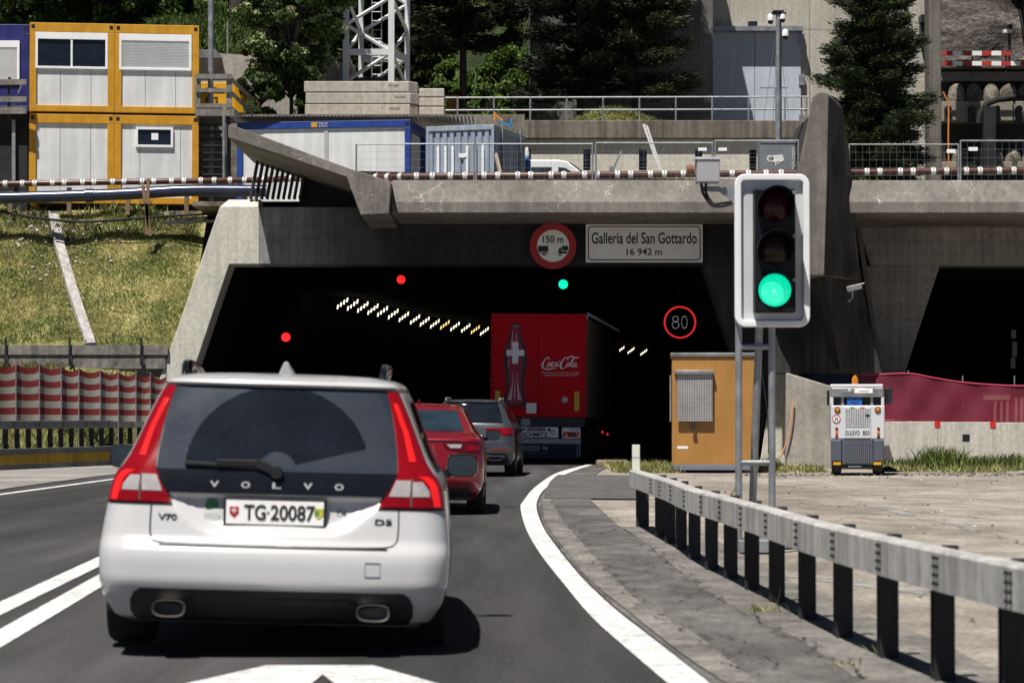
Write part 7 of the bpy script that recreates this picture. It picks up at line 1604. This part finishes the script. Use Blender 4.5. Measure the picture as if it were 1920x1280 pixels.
# taller grass on the ledge, behind the left guardrail
N = 5000; x = rng.uniform(-16, -9.9, N); y = rng.uniform(65.7, 66.0, N); z = np.array([low_z(a, b_) for a, b_ in zip(x, y)]); k_ = noise2(x * 1.5, y) > -.1
blades("ledge_grass", np.stack([x, y, z], 1)[k_], rng.uniform(.06, .22, N)[k_], (L_GRASS, L_DRY), lean=.6, width=.010)
N = 22000; x = rng.uniform(-18, -10, N); t_ = rng.random(N) * .8; y = np.array([rail_y(a) + .15 + (65.9 - rail_y(a)) * b_ for a, b_ in zip(x, t_)]); z = np.array([low_z(a, b_) for a, b_ in zip(x, y)])
blades("verge_grass", np.stack([x, y, z], 1), rng.uniform(.08, .3, N), (L_GRASS, L_DRY), lean=.5, width=.012)
# verge in front of booth and barrier
def verge(x0, x1, y0, y1, N, hmin, hmax, name, mats, dens=-.3):
    x = rng.uniform(x0, x1, N); y = rng.uniform(y0, y1, N); k = noise2(x * 1.2, y * 1.1) > dens; blades(name, np.stack([x, y, np.full(N, -.015)], 1)[k], (hmin + (hmax - hmin) * rng.random(N) ** 2)[k], mats, lean=.5, width=.012)
verge(X(1150, 57), X(1270, 57), 56.0, 62, 6500, .05, .30, "verge_grass", (L_GRASS, L_DRY), -.9)
verge(X(1425, 57), X(1560, 57), 56.5, 61, 3000, .05, .22, "verge_grass", (L_DRY, L_GRASS), -.3)
verge(X(1650, 58), X(2200, 58), 56.5, 62.8, 13000, .04, .26, "verge_grass", (L_GRASS, L_DRY), .1)
for px, py, r, hh, n_ in ((1762, 866, .5, .65, 700), (1835, 874, .5, .4, 500), (1905, 876, .9, .45, 900), (1700, 868, .4, .35, 300), (1440, 866, .25, .4, 200)):
    c = P(px, py, 60); x = c.x + rng.normal(size=n_) * r * .5; y = 60 + rng.normal(size=n_) * .4
    t = blades("grass_clump", np.stack([x, y, np.full(n_, -.02)], 1), hh * (.5 + .6 * rng.random(n_)), (L_GRASS, L_GREEN), lean=.4, width=.016)
# weeds along the guardrail and in the gutter
for px, py, n_, hh in ((1421, 1146, 40, .07), (1455, 1150, 12, .22), (1655, 1230, 12, .16), (1600, 1250, 22, .06)):
    c = G(px, py); blades("weeds", np.stack([c.x + rng.normal(size=n_) * .05, c.y + rng.normal(size=n_) * .08, np.zeros(n_)], 1), hh * (.4 + .6 * rng.random(n_)), (L_GRASS, L_DRY), lean=.5, width=.004)
# terrace edge tufts, grass mound above the parapet, hillside cover
for px, n_ in ((1265, 260), (1285, 200), (1600, 80), (1240, 60)):
    c = P(px, 336, 62.9); x = c.x + rng.normal(size=n_) * .22; blades("terrace_weeds", np.stack([x, np.full(n_, 62.6) + rng.random(n_) * .4, np.full(n_, 7.02)], 1), rng.uniform(.1, .32, n_), (L_GRASS, L_DRY), lean=.5, width=.012)
N = 14000; x = rng.uniform(X(830, 86), X(1300, 86), N); y = rng.uniform(85.2, 88.0, N); zz = 11.05 + .62 * np.exp(-((x - X(1150, 86)) / 1.3) ** 2)
blades("mound_grass", np.stack([x, y, zz], 1), rng.uniform(.1, .3, N), (L_BRIGHT, L_DRY), lean=.6, width=.016)
m = MB(); m.grid([[Vector((xx, yy, 10.98 + .72 * math.exp(-((xx - X(1150, 86)) / 1.3) ** 2) * math.exp(-((yy - 86.6) / 1.2) ** 2))) for xx in fr(X(830, 86), X(1310, 86), 40)] for yy in fr(85.12, 88.4, 10)]); setting(m, "grass_mound", M_MEADOW, smooth=60, fix=False)
N = 60000; x = rng.uniform(X(330, 95), X(660, 95), N); y = rng.uniform(84.5, 108, N); z = np.array([hill_z(a, b_) for a, b_ in zip(x, y)])
g_ = noise2(x * .6, y * .5); k_ = g_ > -.5
blades("hillside_grass", np.stack([x, y, z], 1)[k_], rng.uniform(.15, .55, N)[k_], (L_HILL, L_HILL), lean=.6, width=.03)
N = 26000; x = rng.uniform(X(-40, 95), X(340, 95), N); y = rng.uniform(90, 108, N); z = np.array([hill_z(a, b_) for a, b_ in zip(x, y)])
blades("hillside_grass", np.stack([x, y, z], 1), rng.uniform(.15, .5, N), (L_HILL, L_GREEN), lean=.6, width=.03)
N = 30000; x = rng.uniform(X(640, 98), X(1005, 98), N); y = rng.uniform(97, 110, N); z = np.array([hill_z(a, b_) for a, b_ in zip(x, y)])
blades("hillside_grass", np.stack([x, y, z], 1), rng.uniform(.2, .7, N), (L_HILL, L_BRIGHT), lean=.6, width=.03)
for px_, Y_, hh_, rr_ in ((845, 103, 2.2, 1.0), (888, 104, 1.8, .9), (930, 103, 3.0, 1.1), (800, 104, 3.4, 1.2), (690, 99, 2.5, 1.1)):
    broadleaf("bush", "bright green bush on the slope behind the dark conifers", (X(px_, Y_), Y_, hill_z(X(px_, Y_), Y_) - .2), hh_, rr_, L_BRIGHT if px_ != 690 else L_HILL, n=6000, size=.12, clumps=26, low=.02, trunk_r=.04, cat="bush", group="bushes on the slope behind the conifers")
# roots and dark weeds under the blue pipe
N = 5000; x = rng.uniform(-15.5, -8.9, N); y = rng.uniform(69.6, 70.7, N); z = np.array([bank_z(a, b_) for a, b_ in zip(x, y)]); k_ = noise2(x * 1.3, y * 2) > .0
blades("pipe_weeds", np.stack([x, y, z], 1)[k_], rng.uniform(.1, .5, N)[k_], (L_GREEN, L_DRY), lean=.7, width=.014)
